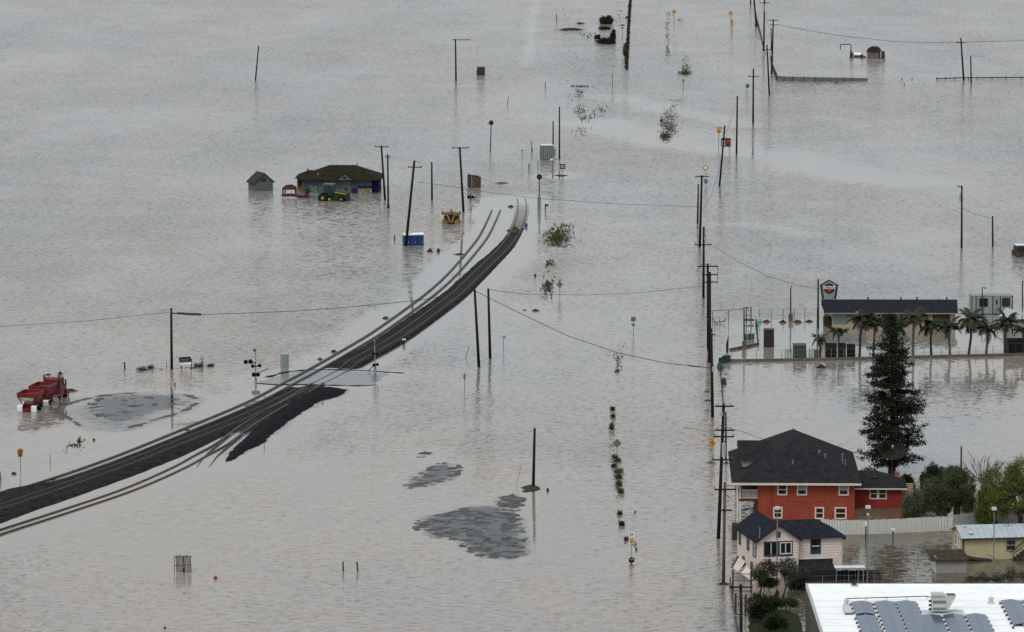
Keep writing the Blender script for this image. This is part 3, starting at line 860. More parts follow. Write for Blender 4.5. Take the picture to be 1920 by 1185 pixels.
# ---------------------------------------------------------------- pale pink house
s = S(1085); O = G(1421, 1085)
ph = thing('pink_house', 'small pale pink clapboard house with navy roof in front of the red house', 'house', O, math.radians(12))
W1, D1, E = 4.37, 8.6, 4.15
MB().bx(0, W1, 0, D1, -1.2, E).prism([(0, E), (W1, E), (W1 / 2, E + 1.5)], 0, 0.2).build('wall', 'pink_wall', ph)
MB().bx(W1 + .003, 9.35, 0.7, 6.2, -1.2, E - .05).build('wing_wall', 'pink_wall', ph)
for i in range(13):      # clapboards
    z = .25 + i * .3
    MB().prismx([(0, z), (-.035, z), (0, z + .24)], 0.02, W1 - .02).build('clapboard', 'pink_wall', ph)
    MB().prismx([(.7, z), (.665, z), (.7, z + .24)], W1 + .02, 9.33).build('clapboard', 'pink_wall', ph)
MB().bx(-.02, .09, -.05, .08, -1, E).bx(W1 - .07, W1 + .04, -.05, .08, -1, E).bx(9.28, 9.39, .62, .75, -1, E - .06).build('corner_board', 'pink_band', ph)
mb = MB()
ov = .35
for sx in (-1, 1):
    xe = -ov if sx < 0 else W1 + ov
    mb.add([(xe, -.45, E - .16), (W1 / 2, -.45, E + 1.6), (W1 / 2, D1 + .3, E + 1.6), (xe, D1 + .3, E - .16), (xe, -.45, E - .30), (W1 / 2, -.45, E + 1.46), (W1 / 2, D1 + .3, E + 1.46), (xe, D1 + .3, E - .30)],
           [(0, 1, 2, 3), (7, 6, 5, 4), (0, 4, 5, 1), (3, 2, 6, 7), (0, 3, 7, 4)])
pr = mb.build('roof', 'shingle_navy', ph)
hip_roof(ph, 1.5, 9.75, .25, 6.6, E - .02, 1.42, 'shingle_navy', axis='x', name='wing_roof', ends=(0.2, .8), fascia='trim_navy', t=.12)
MB().add([(8.0, 1.9, E - .25), (10.2, 1.9, E - .55), (10.2, 6.9, E - .55), (8.0, 6.9, E + .5), (8.0, 1.9, E - .4), (10.2, 1.9, E - .7), (10.2, 6.9, E - .7), (8.0, 6.9, E + .35)],
         [(0, 1, 2, 3), (7, 6, 5, 4), (0, 4, 5, 1), (1, 5, 6, 2), (2, 6, 7, 3), (3, 7, 4, 0)]).build('lean_to_roof', 'shingle_navy', ph)
MB().bx(9.39, 9.95, 2.4, 6.5, -1.2, E - .75).build('lean_to_wall', 'pink_wall', ph)
MB().cyl((.15, -.1, E + .1), (.15, -.1, E + 1.4), .06, n=6).build('vent_pipe', 'steel', pr)
k = 1 / (s * .978)
fx = lambda px: (px - 1421) * k
fz = lambda py, x=0.0: (1085 - x * math.sin(math.radians(12)) * s * .186 - py) / s
window(ph, fx(1431.5), fx(1459.5), fz(1043, .5), fz(1014.5, .5), 0, 'trim_navy', 'glass', .16, 'slide', inner='pink_band')
window(ph, fx(1459.5), fx(1486.5), fz(1043, .5), fz(1014.5, .5), 0, 'trim_navy', 'glass', .16, 'slide', inner='white_trim')
wf = MB()
a0, a1, z0, z1 = fx(1462), fx(1484.5), fz(1039.5, .5), fz(1017, .5)
wf.bx(a0, a0 + .09, -.1, -.04, z0, z1).bx(a1 - .09, a1, -.1, -.04, z0, z1).bx(a0 + .09, a1 - .09, -.1, -.04, z0, z0 + .09).bx(a0 + .09, a1 - .09, -.1, -.04, z1 - .09, z1)
wf.build('inner_frame', 'white_trim', ph)
window(ph, fx(1523.5), fx(1543.5), fz(1040.5, 6.3) + .05, fz(1011.5, 6.3) + .05, .7, 'trim_navy', 'glass', .17, 'sash', inner='white_trim')
MB().bx(W1 / 2 - .24, W1 / 2 + .24, -.06, .0, E + .18, E + .8).build('gable_vent', 'trim_navy', ph)
mx = side_mx(0.0)
for (ya, yb, za, zb, pn) in ((-7.9, -7.0, 2.35, 3.85, 'glass'), (-4.5, -3.5, 2.35, 3.85, 'glass'), (-2.0, -.6, 2.1, 3.9, 'curtain'), (-6.2, -5.4, .75, 1.35, 'glass'), (-2.9, -2.1, .35, 1.35, 'glass')):
    window(ph, -yb, -ya, za, zb, 0, 'trim_navy', pn, .1, 'sash', mx=Matrix.Rotation(-PI / 2, 4, 'Z') @ Matrix.Scale(-1, 4, (1, 0, 0)))
MB().add([(W1 + .05, .68, 1.75), (8.0, .68, 1.75), (8.3, -1.6, .75), (W1 - .1, -1.6, .75), (W1 + .05, .68, 1.6), (8.0, .68, 1.6), (8.3, -1.6, .6), (W1 - .1, -1.6, .6)],
         [(0, 1, 2, 3), (7, 6, 5, 4), (0, 4, 5, 1), (1, 5, 6, 2), (2, 6, 7, 3), (3, 7, 4, 0)]).build('porch_roof', 'shingle_dark', ph)
MB().bx(W1 + .1, W1 + .2, -1.5, -1.4, -1, .6).bx(8.0, 8.1, -1.5, -1.4, -1, .6).build('porch_post', 'dark_wood', ph)
MB().bx(W1 + .1, 8.2, .64, .70, 1.76, 1.9).build('flashing', 'white_trim', ph)
window(ph, 7.75, 8.35, .95, 1.75, .69, 'trim_navy', 'glass', .08, 'slide', inner='white_trim')

# broken white awning at the pink house corner
Y0 = G(1400, 1088).y
aw = thing('broken_awning', 'collapsed white awning panels tilted against the pink house corner', 'awning', G(1398, 1088))
def panel(par, name, quad, m, t=.07):
    pts = [AT(px, py, Y0 + dy) for px, py, dy in quad]
    nrm = (pts[1] - pts[0]).cross(pts[2] - pts[0]).normalized() * t
    mb = MB().add([tuple(p) for p in pts] + [tuple(p + nrm) for p in pts], [(0, 1, 2, 3), (7, 6, 5, 4), (0, 4, 5, 1), (1, 5, 6, 2), (2, 6, 7, 3), (3, 7, 4, 0)])
    return wbuild(mb, name, m, par)
panel(aw, 'panel', [(1374, 1064, 0), (1386, 1043, 2.5), (1398, 1053, 2.6), (1384, 1071, 0)], 'awning_white')
panel(aw, 'panel', [(1389, 1074, 0), (1401, 1062, 1.6), (1419, 1082, .8), (1407, 1087, -.4)], 'awning_white')
panel(aw, 'panel', [(1378.5, 1073, -.1), (1397, 1064, 1.6), (1399, 1062, 1.9), (1384, 1071, .1)], 'awning_white')
panel(aw, 'edge_panel', [(1371.5, 1063, -.2), (1383, 1042, 2.4), (1386, 1043, 2.5), (1374, 1064, 0)], 'rust_brown')
panel(aw, 'edge_panel', [(1389, 1069, .8), (1398, 1053, 2.6), (1399, 1058, 2.4), (1393, 1067, 1.1)], 'rust_brown')

# ---------------------------------------------------------------- yellow house and little shed
s = S(1050); O = G(1806, 1050)
yh = thing('yellow_house', 'pale yellow house with blue grey metal roof at the right edge', 'house', O, math.radians(7.5))
E = 42 / s
MB().bx(0, 11, 0, 5.3, -1.2, E).prismx([(0, E), (5.3, E), (2.65, E + .82)], 0, .15).build('wall', 'yellow_wall', yh)
mb = MB()
for (ya, yb, za, zb) in ((-.35, 2.65, E - .02, E + .95), (5.65, 2.65, E - .02, E + .95)):
    mb.add([(-.3, ya, za), (11.3, ya, za), (11.3, yb, zb), (-.3, yb, zb), (-.3, ya, za - .12), (11.3, ya, za - .12), (11.3, yb, zb - .12), (-.3, yb, zb - .12)],
           [(0, 1, 2, 3), (7, 6, 5, 4), (0, 4, 5, 1), (1, 5, 6, 2), (2, 6, 7, 3), (3, 7, 4, 0)])
yr = mb.build('roof', 'metal_roof', yh)
for i in range(18):
    x = -.1 + i * .65
    MB().bar((x, -.36, E + .01), (x, 2.6, E + .975), .04).build('roof_seam', 'metal_roof', yr)
MB().bx(-.3, 11.3, -.42, -.36, E - .16, E + .0).build('gutter', 'dark_wood', yh)
MB().bx(-.08, .06, -.08, .06, -1, E - .17).build('corner_board', 'dark_wood', yh)
MB().lathe([(.28, 0), (.3, .12), (.2, .25), (.05, .3)], (.95, .6, E + .32), 10).build('roof_vent', 'lamp_white', yr)
MB().lathe([(.2, 0), (.22, .1), (.1, .2)], (.6, 2.2, E + .82), 10).build('roof_vent', 'lamp_white', yr)
window(yh, (1887 - 1806) / s, (1907 - 1806) / s, 16 / s - .05, 40 / s - .12, 0, 'shed_wall', 'glass', .13)
window(yh, 1.6, 2.6, 1.0, 2.3, 0, 'white_trim', 'glass_pale', .12, 'sash', mx=Matrix.Rotation(-PI / 2, 4, 'Z') @ Matrix.Scale(-1, 4, (1, 0, 0)))
window(yh, 3.0, 4.0, 1.0, 2.3, 0, 'white_trim', 'glass', .12, 'sash', mx=Matrix.Rotation(-PI / 2, 4, 'Z') @ Matrix.Scale(-1, 4, (1, 0, 0)))
st = MB()
for i in range(5): st.bx(5.2 + i * .32, 5.55 + i * .32, -1.5, -.1, i * .24 - .3, i * .24 + .04)
st.bar((5.1, -1.5, .75), (6.9, -1.5, 2.1), .07).bar((5.1, -.15, .75), (6.9, -.15, 2.1), .07)
for x in (5.15, 6.0, 6.85): st.bar((x, -1.5, -.5), (x, -1.5, .75 + (x - 5.1) * .75), .06)
st.build('stairs', 'dark_wood', yh)

s = S(1075); O = G(1756, 1075)
sh = thing('garden_shed', 'small grey shed with brown lean-to roof in the flooded yard', 'shed', O, math.radians(6))
MB().bx(0, 57 / s, 0, 2.6, -1, 25 / s).build('wall', 'shed_wall', sh)
MB().bx(-.02, -.001, .15, 2.4, -1, 1.75).build('side_panel', 'white_trim', sh)
MB().add([(-.55, -.35, 1.35), (3.45, -.35, 1.35), (3.45, 3.0, 1.85), (-.55, 3.0, 1.85), (-.55, -.35, 1.5), (3.45, -.35, 1.5), (3.45, 3.0, 2.0), (-.55, 3.0, 2.0)],
         [(3, 2, 1, 0), (4, 5, 6, 7), (0, 1, 5, 4), (1, 2, 6, 5), (2, 3, 7, 6), (3, 0, 4, 7)]).build('roof', 'shed_roof', sh)
for i in range(8):
    MB().bx(.06 + i * .4, .42 + i * .4, -.025, 0, -.9, 1.33).build('board', 'shed_wall', sh)
dk = thing('wooden_deck', 'low brown wooden deck between the garden shed and yellow house', 'deck', G(1836, 1052))
MB().add([(-1.6, -.4, .45), (1.4, -.2, .05), (1.5, 2.6, .05), (-1.4, 2.6, .8), (-1.6, -.4, .33), (1.4, -.2, -.1), (1.5, 2.6, -.1), (-1.4, 2.6, .68)],
         [(0, 1, 2, 3), (7, 6, 5, 4), (0, 4, 5, 1), (1, 5, 6, 2), (2, 6, 7, 3), (3, 7, 4, 0)]).build('deck_boards', 'dark_wood', dk)
MB().bar((.9, -.3, .8), (2.1, -.9, .1), .12, .05).build('loose_plank', 'grey_wood', dk)

# ---------------------------------------------------------------- long white yard fence (each board its own part)
fpts = [(1540, 1000), (1586, 1002.5), (1640, 1001.5), (1700, 998.5), (1760, 995.5), (1787, 995)]
fpts2 = [(1787, 995), (1830, 990), (1880, 984), (1935, 978)]
def board_fence(label, pts, hpx, m, bwid=.30, gap=.035, name='board_fence', postm=None, wob=0.02):
    P = [G(*p) for p in pts]
    root = thing(name, label, 'fence', P[0])
    h = hpx / S(pts[0][1])
    proto = MB().bx(0, bwid - gap, -.02, .02, -.8, h).build('board', m, root)
    tot, first = 0, True
    for a, b in zip(P[:-1], P[1:]):
        L = (b - a).length
        ang = math.atan2(b.y - a.y, b.x - a.x)
        n = max(1, int(round(L / bwid)))
        for i in range(n):
            p = a + (b - a) * (i / n) - P[0]
            o = proto if first else proto.copy()
            if not first: COL.objects.link(o)
            first = False
            o.location = (p.x, p.y, RN.uniform(-.04, .04))
            o.rotation_euler = (RN.uniform(-wob, wob), RN.uniform(-.006, .006), ang + RN.uniform(-.03, .03))
        mb = MB()
        for z in (.25, h - .3):
            mb.bar((a - P[0]) + Vector((0, .06, z)), (b - P[0]) + Vector((0, .06, z)), .07)
        mb.build('rail', postm or m, root)
        MB().bx(a.x - P[0].x - .05, a.x - P[0].x + .05, a.y - P[0].y + .04, a.y - P[0].y + .14, -1, h + .02).build('post', postm or m, root)
    return root
board_fence('white board fence across the yard between the red and yellow houses', fpts, 27, 'white_fence')
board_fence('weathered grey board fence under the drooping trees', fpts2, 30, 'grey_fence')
board_fence('black board fence behind the flat white roof', [(1497, 1092), (1530, 1091), (1570, 1090.5), (1652, 1089)], 21, 'dark_fence', .4, .03)

# ---------------------------------------------------------------- flat white roof with solar panels
s = S(1184); O = G(1510, 1184)
zr = 91 / s
fr = thing('flat_roof_building', 'low building with a dazzling white flat roof carrying solar panels', 'building', O)
BW, BD = 27.0, 34.0
MB().bx(0, BW, -BD, 0, -1.2, zr - .35).build('wall', 'wet_concrete', fr)
rf = MB().bx(.25, BW - .25, -BD + .25, -.25, zr - .349, zr - .25).build('roof', 'membrane', fr)
nx0, nx1 = 86 / s, 95 / s
pp = MB().bx(0, .25, -BD, 0, zr - .35, zr).bx(.25, nx0, -.25, 0, zr - .35, zr).bx(nx1, BW, -.25, 0, zr - .35, zr).bx(BW - .25, BW, -BD, -.25, zr - .35, zr)
pp.build('parapet', 'membrane', fr)
MB().bx(-.03, .16, -BD, .03, zr + .001, zr + .05).bx(.16, nx0, -.12, .03, zr + .001, zr + .05).bx(nx1, BW, -.12, .03, zr + .001, zr + .05).build('coping', 'parapet_trim', fr)
MB().bx(nx0, nx1, -.9, -.8, zr - .249, zr + .02).bx(nx0 - .08, nx0, -.9, -.251, zr - .249, zr + .02).bx(nx1, nx1 + .08, -.9, -.251, zr - .249, zr + .02).bx(nx0, nx1, -.8, -.02, zr - .349, zr - .24).build('drain_notch', 'parapet_trim', fr)
# slightly folded membrane: a low step across the roof
MB().prismx([(-5.6, zr - .249), (-5.4, zr - .2), (-.26, zr - .12), (-.26, zr - .249)], .26, BW - .26).build('roof_slope', 'membrane', rf)
def roof_xy(px, py):               # point on the roof in building coordinates
    p = G(px, py, zr - .2)
    return p.x - O.x, p.y - O.y
for k in range(9):
    yy = -1.6 - k * 3.1
    MB().bx(.27, BW - .27, yy, yy + .09, zr - .248 if yy < -5.7 else zr - .19, zr - .236 if yy < -5.7 else zr - .13 + (yy + .26) * .0155).build('membrane_seam', 'roof_pad', rf)
hx, hy = roof_xy(1768, 1151)
zt = zr - .22
hv = thing('roof_ventilator', 'pale rooftop air handler with slanted duct on the white roof', 'air conditioner', (O.x + hx, O.y + hy, zt))
MB().bx(-2.2, 2.1, -.6, 2.0, 0, .03).build('pad', 'roof_pad', hv)
MB().bx(-1.05, .35, .1, 1.6, .25, 1.75).build('cabinet', 'duct', hv)
MB().bx(-.98, .28, .03, .098, .4, .62).bx(-.98, .28, .03, .098, 1.05, 1.3).build('louvre', 'steel', hv)
MB().add([(.36, .2, .3), (.5, .2, .3), (1.3, .2, 1.75), (.36, .2, 1.75), (.36, 1.5, .3), (.5, 1.5, .3), (1.3, 1.5, 1.75), (.36, 1.5, 1.75)],
         [(0, 1, 2, 3), (7, 6, 5, 4), (0, 4, 5, 1), (1, 5, 6, 2), (2, 6, 7, 3), (3, 7, 4, 0)]).build('slanted_duct', 'duct', hv)
MB().bx(.45, 1.2, .3, 1.4, 1.752, 1.78).build('duct_mouth', 'dark_steel', hv)
MB().bx(-1.1, .1, -.05, 1.3, 1.76, 1.95).build('hood', 'lamp_white', hv)
for z in (.3, .7, 1.1): MB().bx(-1.35, -1.1, .3, .5, z, z + .2).build('valve', 'dark_steel', hv)
pipe = thing('roof_pipe', 'thin rusty pipe run on the white roof beside the air handler', 'pipe', (O.x, O.y, zr - .2))
ax, ay = roof_xy(1586, 1127); bx_, by_ = roof_xy(1738, 1122.5)
MB().tube([(ax, ay - 1.5, .25), (ax, ay, .25), (bx_, by_, .25), (bx_ + .4, by_ - .8, .25)], .05).build('pipe_run', 'rust_brown', pipe)
for t in (0.0, .25, .5, .75, 1.0):
    MB().bx(ax + (bx_ - ax) * t - .1, ax + (bx_ - ax) * t + .1, ay + (by_ - ay) * t - .1, ay + (by_ - ay) * t + .1, -.02, .2).build('support', 'sign_white', pipe)
for (px, py, lab) in ((1858, 1131, 'small white roof vent hood right of the air handler'), (1587, 1135, 'small white roof vent left of the first solar row')):
    x, y = roof_xy(px, py)
    v = thing('roof_vent', lab, 'roof vent', (O.x + x, O.y + y, zr - .24))
    MB().bx(-.3, .3, -.3, .3, 0, .15).build('curb', 'roof_pad', v)
    MB().lathe([(.2, .15), (.2, .45), (.3, .5), (.26, .62), (.05, .7)], (0, 0, 0), 10).build('hood', 'duct', v)
PWd, PLn = 0.97, 2.0
pm = MB().bx(0, PWd, -PLn + .05, 0, 0, .05)
pane_proto = None
ROWS = [(1596, 1132, 3, 'short solar row at the upper left of the roof array'), (1605, 1158, 5, 'solar row at the lower left, below the short one'), (1640, 1131.5, 9, 'long solar row second from the left on the white roof'),
        (1680, 1131, 9, 'long solar row just left of the air handler'), (1726, 1157, 5, 'solar row directly below the air handler with a dark panel at its right'),
        (1768, 1156, 5, 'solar row with a dark panel at its left, right of the air handler'), (1810, 1155.5, 5, 'solar row standing alone at the right of the lower group'),
        (1876, 1129, 6, 'full solar row near the right edge of the picture'), (1916, 1128, 6, 'solar row cut off by the right edge of the picture')]
tilt = math.radians(9)
for i, (px, py, n, lab) in enumerate(ROWS):
    x, y = roof_xy(px, py)
    arr = thing('solar_array', lab, 'solar panel', (O.x + x, O.y + y, zr - .2), 0, 'solar rows on the white roof')
    for r in range(n):
        for sd in (0, 1):
            if pane_proto is None:
                o = pane_proto = MB().bx(0, PWd - .02, -PLn + .04, 0, 0, .05).build('panel', 'solar_cells', arr)
            else:
                o = pane_proto.copy(); COL.objects.link(o); o.parent = arr
            if (i, r, sd) in ((4, 0, 1), (4, 1, 1), (5, 0, 0)):
                o.data = o.data.copy(); o.data.materials[0] = M['solar_dark']; o['label'] = 'darker solar panel'
            if sd == 0:
                o.location = (0, -r * PLn, .12); o.rotation_euler = (0, -tilt, 0)
            else:
                o.location = (PWd * math.cos(tilt) * 1 + .01, -r * PLn, .12 + PWd * math.sin(tilt)); o.rotation_euler = (0, tilt, 0)
    mb = MB(); mb2 = MB()
    for r in range(n + 1):
        for xx in (-.1, 2 * PWd + .02):
            mb.bx(xx - .08, xx + .1, -r * PLn - .05, -r * PLn + .3, -.04, .14)
            mb2.bx(xx - .1, xx + .12, -r * PLn - 1.0, -r * PLn - .6, -.04, .1)
    mb.build('mounting_feet', 'sign_white', arr)['kind'] = 'stuff'
    mb2.build('ballast_blocks', 'dark_steel', arr)['kind'] = 'stuff'
    MB().bx(PWd - .06, PWd + .06, -n * PLn, .02, -.04, .14 + PWd * math.sin(tilt)).build('spine', 'steel', arr)
x, y = roof_xy(1586, 1140)
bx2 = thing('roof_box', 'flat grey box on the roof left of the short solar row', 'box', (O.x + x, O.y + y, zr - .24))
MB().bx(-.3, .4, -3.2, 0, 0, .2).build('case', 'sign_back', bx2)
MB().bx(-.33, .43, -3.23, .03, .2, .24).build('lid', 'roof_pad', bx2)

# ---------------------------------------------------------------- long low diner building
s = S(613); O = G(1560, 613)
db = thing('diner_building', 'long low cream building with a dark blue roof behind the palm row', 'building', O, math.radians(-.6))
x = lambda px: (px - 1560) / s
z = lambda py: (613 - py) / s
MB().bx(0, x(1791), 0, 8, -1.2, z(582)).build('wall', 'cream_wall', db)
mb = MB()
E = z(583.5)
xa, xb = x(1542), x(1798)
yo, yr_ = -1.3, 4.0
rise = 1.25
mb.add([(xa + .3, yo, E), (xb - .3, yo, E), (xb, yr_, E + rise), (xa, yr_, E + rise), (xa + .3, 9.2, E), (xb - .3, 9.2, E), (xa + .3, yo, E - .2), (xb - .3, yo, E - .2), (xb - .3, 9.2, E - .2), (xa + .3, 9.2, E - .2)],
       [(0, 1, 2, 3), (3, 2, 5, 4), (0, 6, 7, 1), (1, 7, 8, 5), (1, 5, 2), (0, 3, 4), (0, 4, 9, 6), (4, 5, 8, 9), (6, 9, 8, 7)])
dr = mb.build('roof', 'shingle_navy', db)
MB().bx(xa + .35, xb - .35, yo - .05, yo - .001, E - .2, E - .06).build('fascia', 'shed_wall', dr)
for px in (1630, 1692, 1722, 1778): MB().cyl((x(px), yr_ - .3, E + rise - .2), (x(px), yr_ - .3, E + rise + .4), .12, n=7).build('roof_vent', 'dark_steel', dr)
window(db, x(1562), x(1591), z(607), z(584.5), 0, 'glass_pale', 'glass_pale', .16, 'one')
window(db, x(1643), x(1652), z(602), z(587), 0, 'cream_trim', 'glass', .1)
window(db, x(1686), x(1702), z(603), z(587.5), 0, 'cream_trim', ['glass', 'glass_pale'], .1, 'slide')
MB().bx(x(1608), x(1624), -.04, -.001, -.8, z(584)).build('doorway', 'dark_wood', db)
dd = MB().bx(x(1654), x(1665), -.06, -.001, -.8, z(586)).build('door', 'door_brown', db)
MB().bx(x(1663), x(1664), -.1, -.061, .3, .5).build('handle', 'steel', dd)
MB().bx(x(1748.5), x(1781), -.05, -.001, -.8, z(583.8)).build('garage_door', 'brown_wood', db)
for i in range(4):
    MB().bx(x(1749), x(1780.5), -.075, -.051, -.35 + i * .62, .2 + i * .62).build('garage_door_slat', 'brown_wood', db)
for (px, py) in ((1603, 582), (1679, 583)): MB().bx(x(px), x(px + 10), -1.2, -.3, z(py + 2), z(py + .6)).build('soffit_light', 'lamp_white', db)
MB().bx(x(1546), 0 - .003, .6, 4, -1, 1.1).build('side_lean_to', 'dark_wood', db)

# pylon sign
O = G(1554, 600); s = S(600)
sg = thing('pylon_sign', 'tall grey pylon sign with round black emblem beside the diner', 'sign', O)
xx = lambda px: (px - 1554) / s
zz = lambda py: (600 - py) / s
MB().prism([(xx(1544.5), -1), (xx(1562.5), -1), (xx(1563), zz(560)), (xx(1567), zz(536)), (xx(1567), zz(532)), (xx(1554), zz(524.5)), (xx(1541), zz(532)), (xx(1541), zz(536)), (xx(1545), zz(560))], -.3, .3).build('panel', 'cabinet_grey', sg)
for a, b in (((1541, 532), (1554, 524.5)), ((1554, 524.5), (1567, 532)), ((1541, 532), (1545, 560)), ((1567, 532), (1563, 560))):
    MB().bar((xx(a[0]), 0, zz(a[1])), (xx(b[0]), 0, zz(b[1])), .7, .12).build('edge_trim', 'dark_steel', sg)
em = MB().lathe([(.78, -.34), (.78, -.31)], (0, 0, zz(540)), 20, 'y').build('emblem', 'sign_black', sg)
MB().lathe([(.70, -.355), (.70, -.341)], (0, 0, zz(540)), 20, 'y').build('emblem_ring', 'dark_steel', em)
MB().bx(-.80, .80, -.39, -.356, zz(540.5), zz(535.5)).build('emblem_band', 'sign_white', em)
for i in range(8): MB().bx(-.68 + i * .175, -.58 + i * .175, -.41, -.391, zz(539.6), zz(536.4) - (.06 if i % 2 else 0)).build('lettering', 'sign_black', em)
MB().prism([(-.5, zz(540.8)), (.5, zz(540.8)), (.2, zz(546)), (-.2, zz(546))], -.38, -.356).build('emblem_shield', 'sign_red', em)

# office trailer
O = G(1822, 590); s = S(590)
tr = thing('office_trailer', 'pale grey site office trailer right of the diner', 'trailer', O, math.radians(4))
MB().bx(0, 78 / s, 0, 2.6, .12, 2.75).build('body', 'cabinet_grey', tr)
MB().bx(-.05, 78 / s + .05, -.05, 2.65, 2.751, 2.85).build('roof', 'cabinet_grey', tr)
for i in range(10): MB().bx(.1 + i * .62, .2 + i * .62, -.03, 2.6, 2.851, 2.9).build('roof_rib', 'galvanised', tr)
MB().bx(0.05, 78 / s - .05, .05, 2.5, -1, .119).build('skirt', 'dark_wood', tr)
window(tr, 14 / s, 30 / s, 1.2, 2.45, 0, 'dark_steel', 'glass', .06, 'slide')
window(tr, 57 / s, 72 / s, 1.2, 2.5, 0, 'dark_steel', 'glass', .06, 'slide')
d = MB().bx(41 / s, 53 / s, -.05, -.001, .15, 2.55).build('door', 'galvanised', tr)
MB().bx(45.5 / s, 48.5 / s, -.08, -.051, 1.5, 2.2).build('door_pane', 'glass', d)
for xp in (0, 8, 39.5, 54, 77): MB().bx(xp / s - .06, xp / s + .06, -.04, -.001, .12, 2.74).build('corner_strip', 'dark_steel', tr)
mb = MB()
for xp in (44, 53): mb.bar((xp / s, -.9, 0), (xp / s, -.9, 1.1), .06)
mb.bar((44 / s, -.9, 1.1), (53 / s, -.9, 1.1), .06).build('stair_rail', 'dark_steel', tr)
# gabled hut at the right edge behind the palms
O = G(1902, 622); s = S(622)
hu = thing('gabled_hut', 'low hut with pale grey gable roof at the right edge beyond the palms', 'hut', O, math.radians(8))
MB().bx(-.9, 4.5, 0, 3.5, -1, 1.35).build('wall', 'shed_wall', hu)
mb = MB()
mb.add([(-1.9, -.8, 1.1), (-1.9, 4.2, 1.1), (-.2, 4.2, 3.0), (-.2, -.8, 3.0), (5, -.8, 1.3), (5, 4.2, 1.3)], [(0, 3, 2, 1), (3, 4, 5, 2)])
mb.v = mb.v
hr = mb.build('roof', 'metal_roof', hu)
sol = hr.modifiers.new('thick', 'SOLIDIFY'); sol.thickness = .14
MB().bx(.4, .9, -.05, -.001, .1, 1.0).build('window', 'glass_pale', hu)
MB().bx(-1.7, -1.6, -.6, -.5, -1, 1.2).bx(-1.7, -1.6, 3.6, 3.7, -1, 1.2).build('post', 'grey_wood', hu)

# vehicle at the right edge, half under water
O = G(1917, 482); s = S(482)
ve = thing('pickup_truck', 'dirty half submerged vehicle with white roof cut off by the right edge', 'vehicle', O, math.radians(5))
MB().bx(-.95, 1.4, -.2, 4.4, -.6, .75).build('body', 'junk_brown', ve)
MB().prismx([(.6, .751), (3.6, .751), (3.0, 1.75), (1.0, 1.75)], -.85, 1.2).build('cab', 'bin_dark', ve)
MB().bx(-.9, 1.25, .95, 3.05, 1.751, 1.87).build('roof', 'sign_white', ve)
MB().bx(-.7, 1.0, .50, .60, .95, 1.6).build('rear_window', 'glass', ve)
MB().bx(-.9, -.6, -.24, -.201, .3, .55).bx(.9, 1.2, -.24, -.201, .3, .55).build('tail_light', 'sign_red', ve)

# ================================================================== poles, wires, signs
def pole(label, base, top, wpx, arms=(), m='pole_wood', name='utility_pole', group='wooden utility poles', cans=(), collar=False, lamp=None, twin=None, braces=()):
    """base/top in image pixels; arms: (row, x0, x1, n insulators); cans: (x, row0, row1, w)"""
    B = G(*base)
    Y = B.y
    T = AT(top[0], top[1], Y)
    sc = S(base[1])
    r = wpx / sc / 2
    root = thing(name, label, 'pole', B, 0, group)
    d = (T - B)
    mb = MB().cyl(-d.normalized() * 1.5, d, r * 1.1, r * .82, n=10)
    mb.build('shaft', m, root, smooth=True)
    for (row, x0, x1, k) in arms:
        a, b = AT(x0, row, Y) - B, AT(x1, row, Y) - B
        a.y -= r + .06; b.y -= r + .06
        arm = MB().bar(a, b, .13, .15).build('crossarm', m if m != 'pole_wood_tan' else 'pole_wood', root)
        for i in range(k):
            t = (i + .5) / k if k > 2 else (.03 + .94 * i / max(1, k - 1))
            p = a + (b - a) * t
            MB().cyl(p + Vector((0, 0, .07)), p + Vector((0, 0, .36)), .055, .04, n=6).build('insulator', 'insulator', arm)
    for (a, b) in braces:
        p, q = AT(*a, Y) - B, AT(*b, Y) - B
        MB().bar(p, q, .07).build('brace', 'dark_steel', root)
    for (x, y0, y1, w) in cans:
        a, b = AT(x, y0, Y) - B, AT(x, y1, Y) - B
        rr = w / sc / 2
        a.y -= r + rr * .8; b.y -= r + rr * .8
        c = MB().cyl(b, a, rr, n=12).build('transformer', 'transformer_grey', root, smooth=False)
        MB().cyl(a, a + Vector((0, 0, .08)), rr * 1.06, rr * .8, n=12).build('transformer_lid', 'transformer_grey', c)
        MB().cyl(a + Vector((rr * .4, 0, .08)), a + Vector((rr * .4, 0, .35)), .05, n=6).build('bushing', 'insulator', c)
    if collar:
        MB().cyl((0, 0, -.3), d.normalized() * .55, r * 1.9, r * 1.6, n=10).build('collar', 'debris', root)
    if lamp:
        pts = [AT(px, py, Y) - B for px, py in lamp]
        a = MB().tube(pts, .045, 6).build('lamp_arm', 'galvanised', root)
        e = pts[-1]
        dd = (pts[-1] - pts[-2]).normalized()
        MB().bar(e, e + dd * .6, .22, .14).build('lamp_head', 'galvanised', a)
    return root

U = 'utility poles along the flooded road'
P_ = pole
P_('bare pole leaning left, standing alone at the far left of the flood', (479, 150), (485, 86), 2.6)
P_('lone pole with a single short arm at top centre left', (855, 152), (854, 73), 3.2, [(74.5, 847, 882, 2)])
P_('T topped pole just right of the flooded farmhouse', (722, 375), (715, 273), 4.0, [(275, 703, 728, 2)])
P_('thin pole with a dark swollen foot beside the farmhouse T pole', (728, 390), (727, 289), 3.4, [(294, 723, 732, 2)], collar=True)
P_('pole leaning over the blue portable toilets', (761, 461), (777, 301), 5.0, [(313, 765, 791, 2)], braces=[((777, 301), (790, 306))])
P_('plain stubby pole right of the leaning one', (810, 375), (809.5, 304), 3.6)
P_('T topped pole behind the yellow earthmover', (869, 397), (862, 276), 4.4, [(277, 847, 879, 2)])
P_('shorter of the two bare poles beside the green equipment hut', (1037, 298), (1037, 227), 2.8)
P_('taller of the two bare poles beside the green equipment hut', (1049, 297), (1049, 200), 3.0)
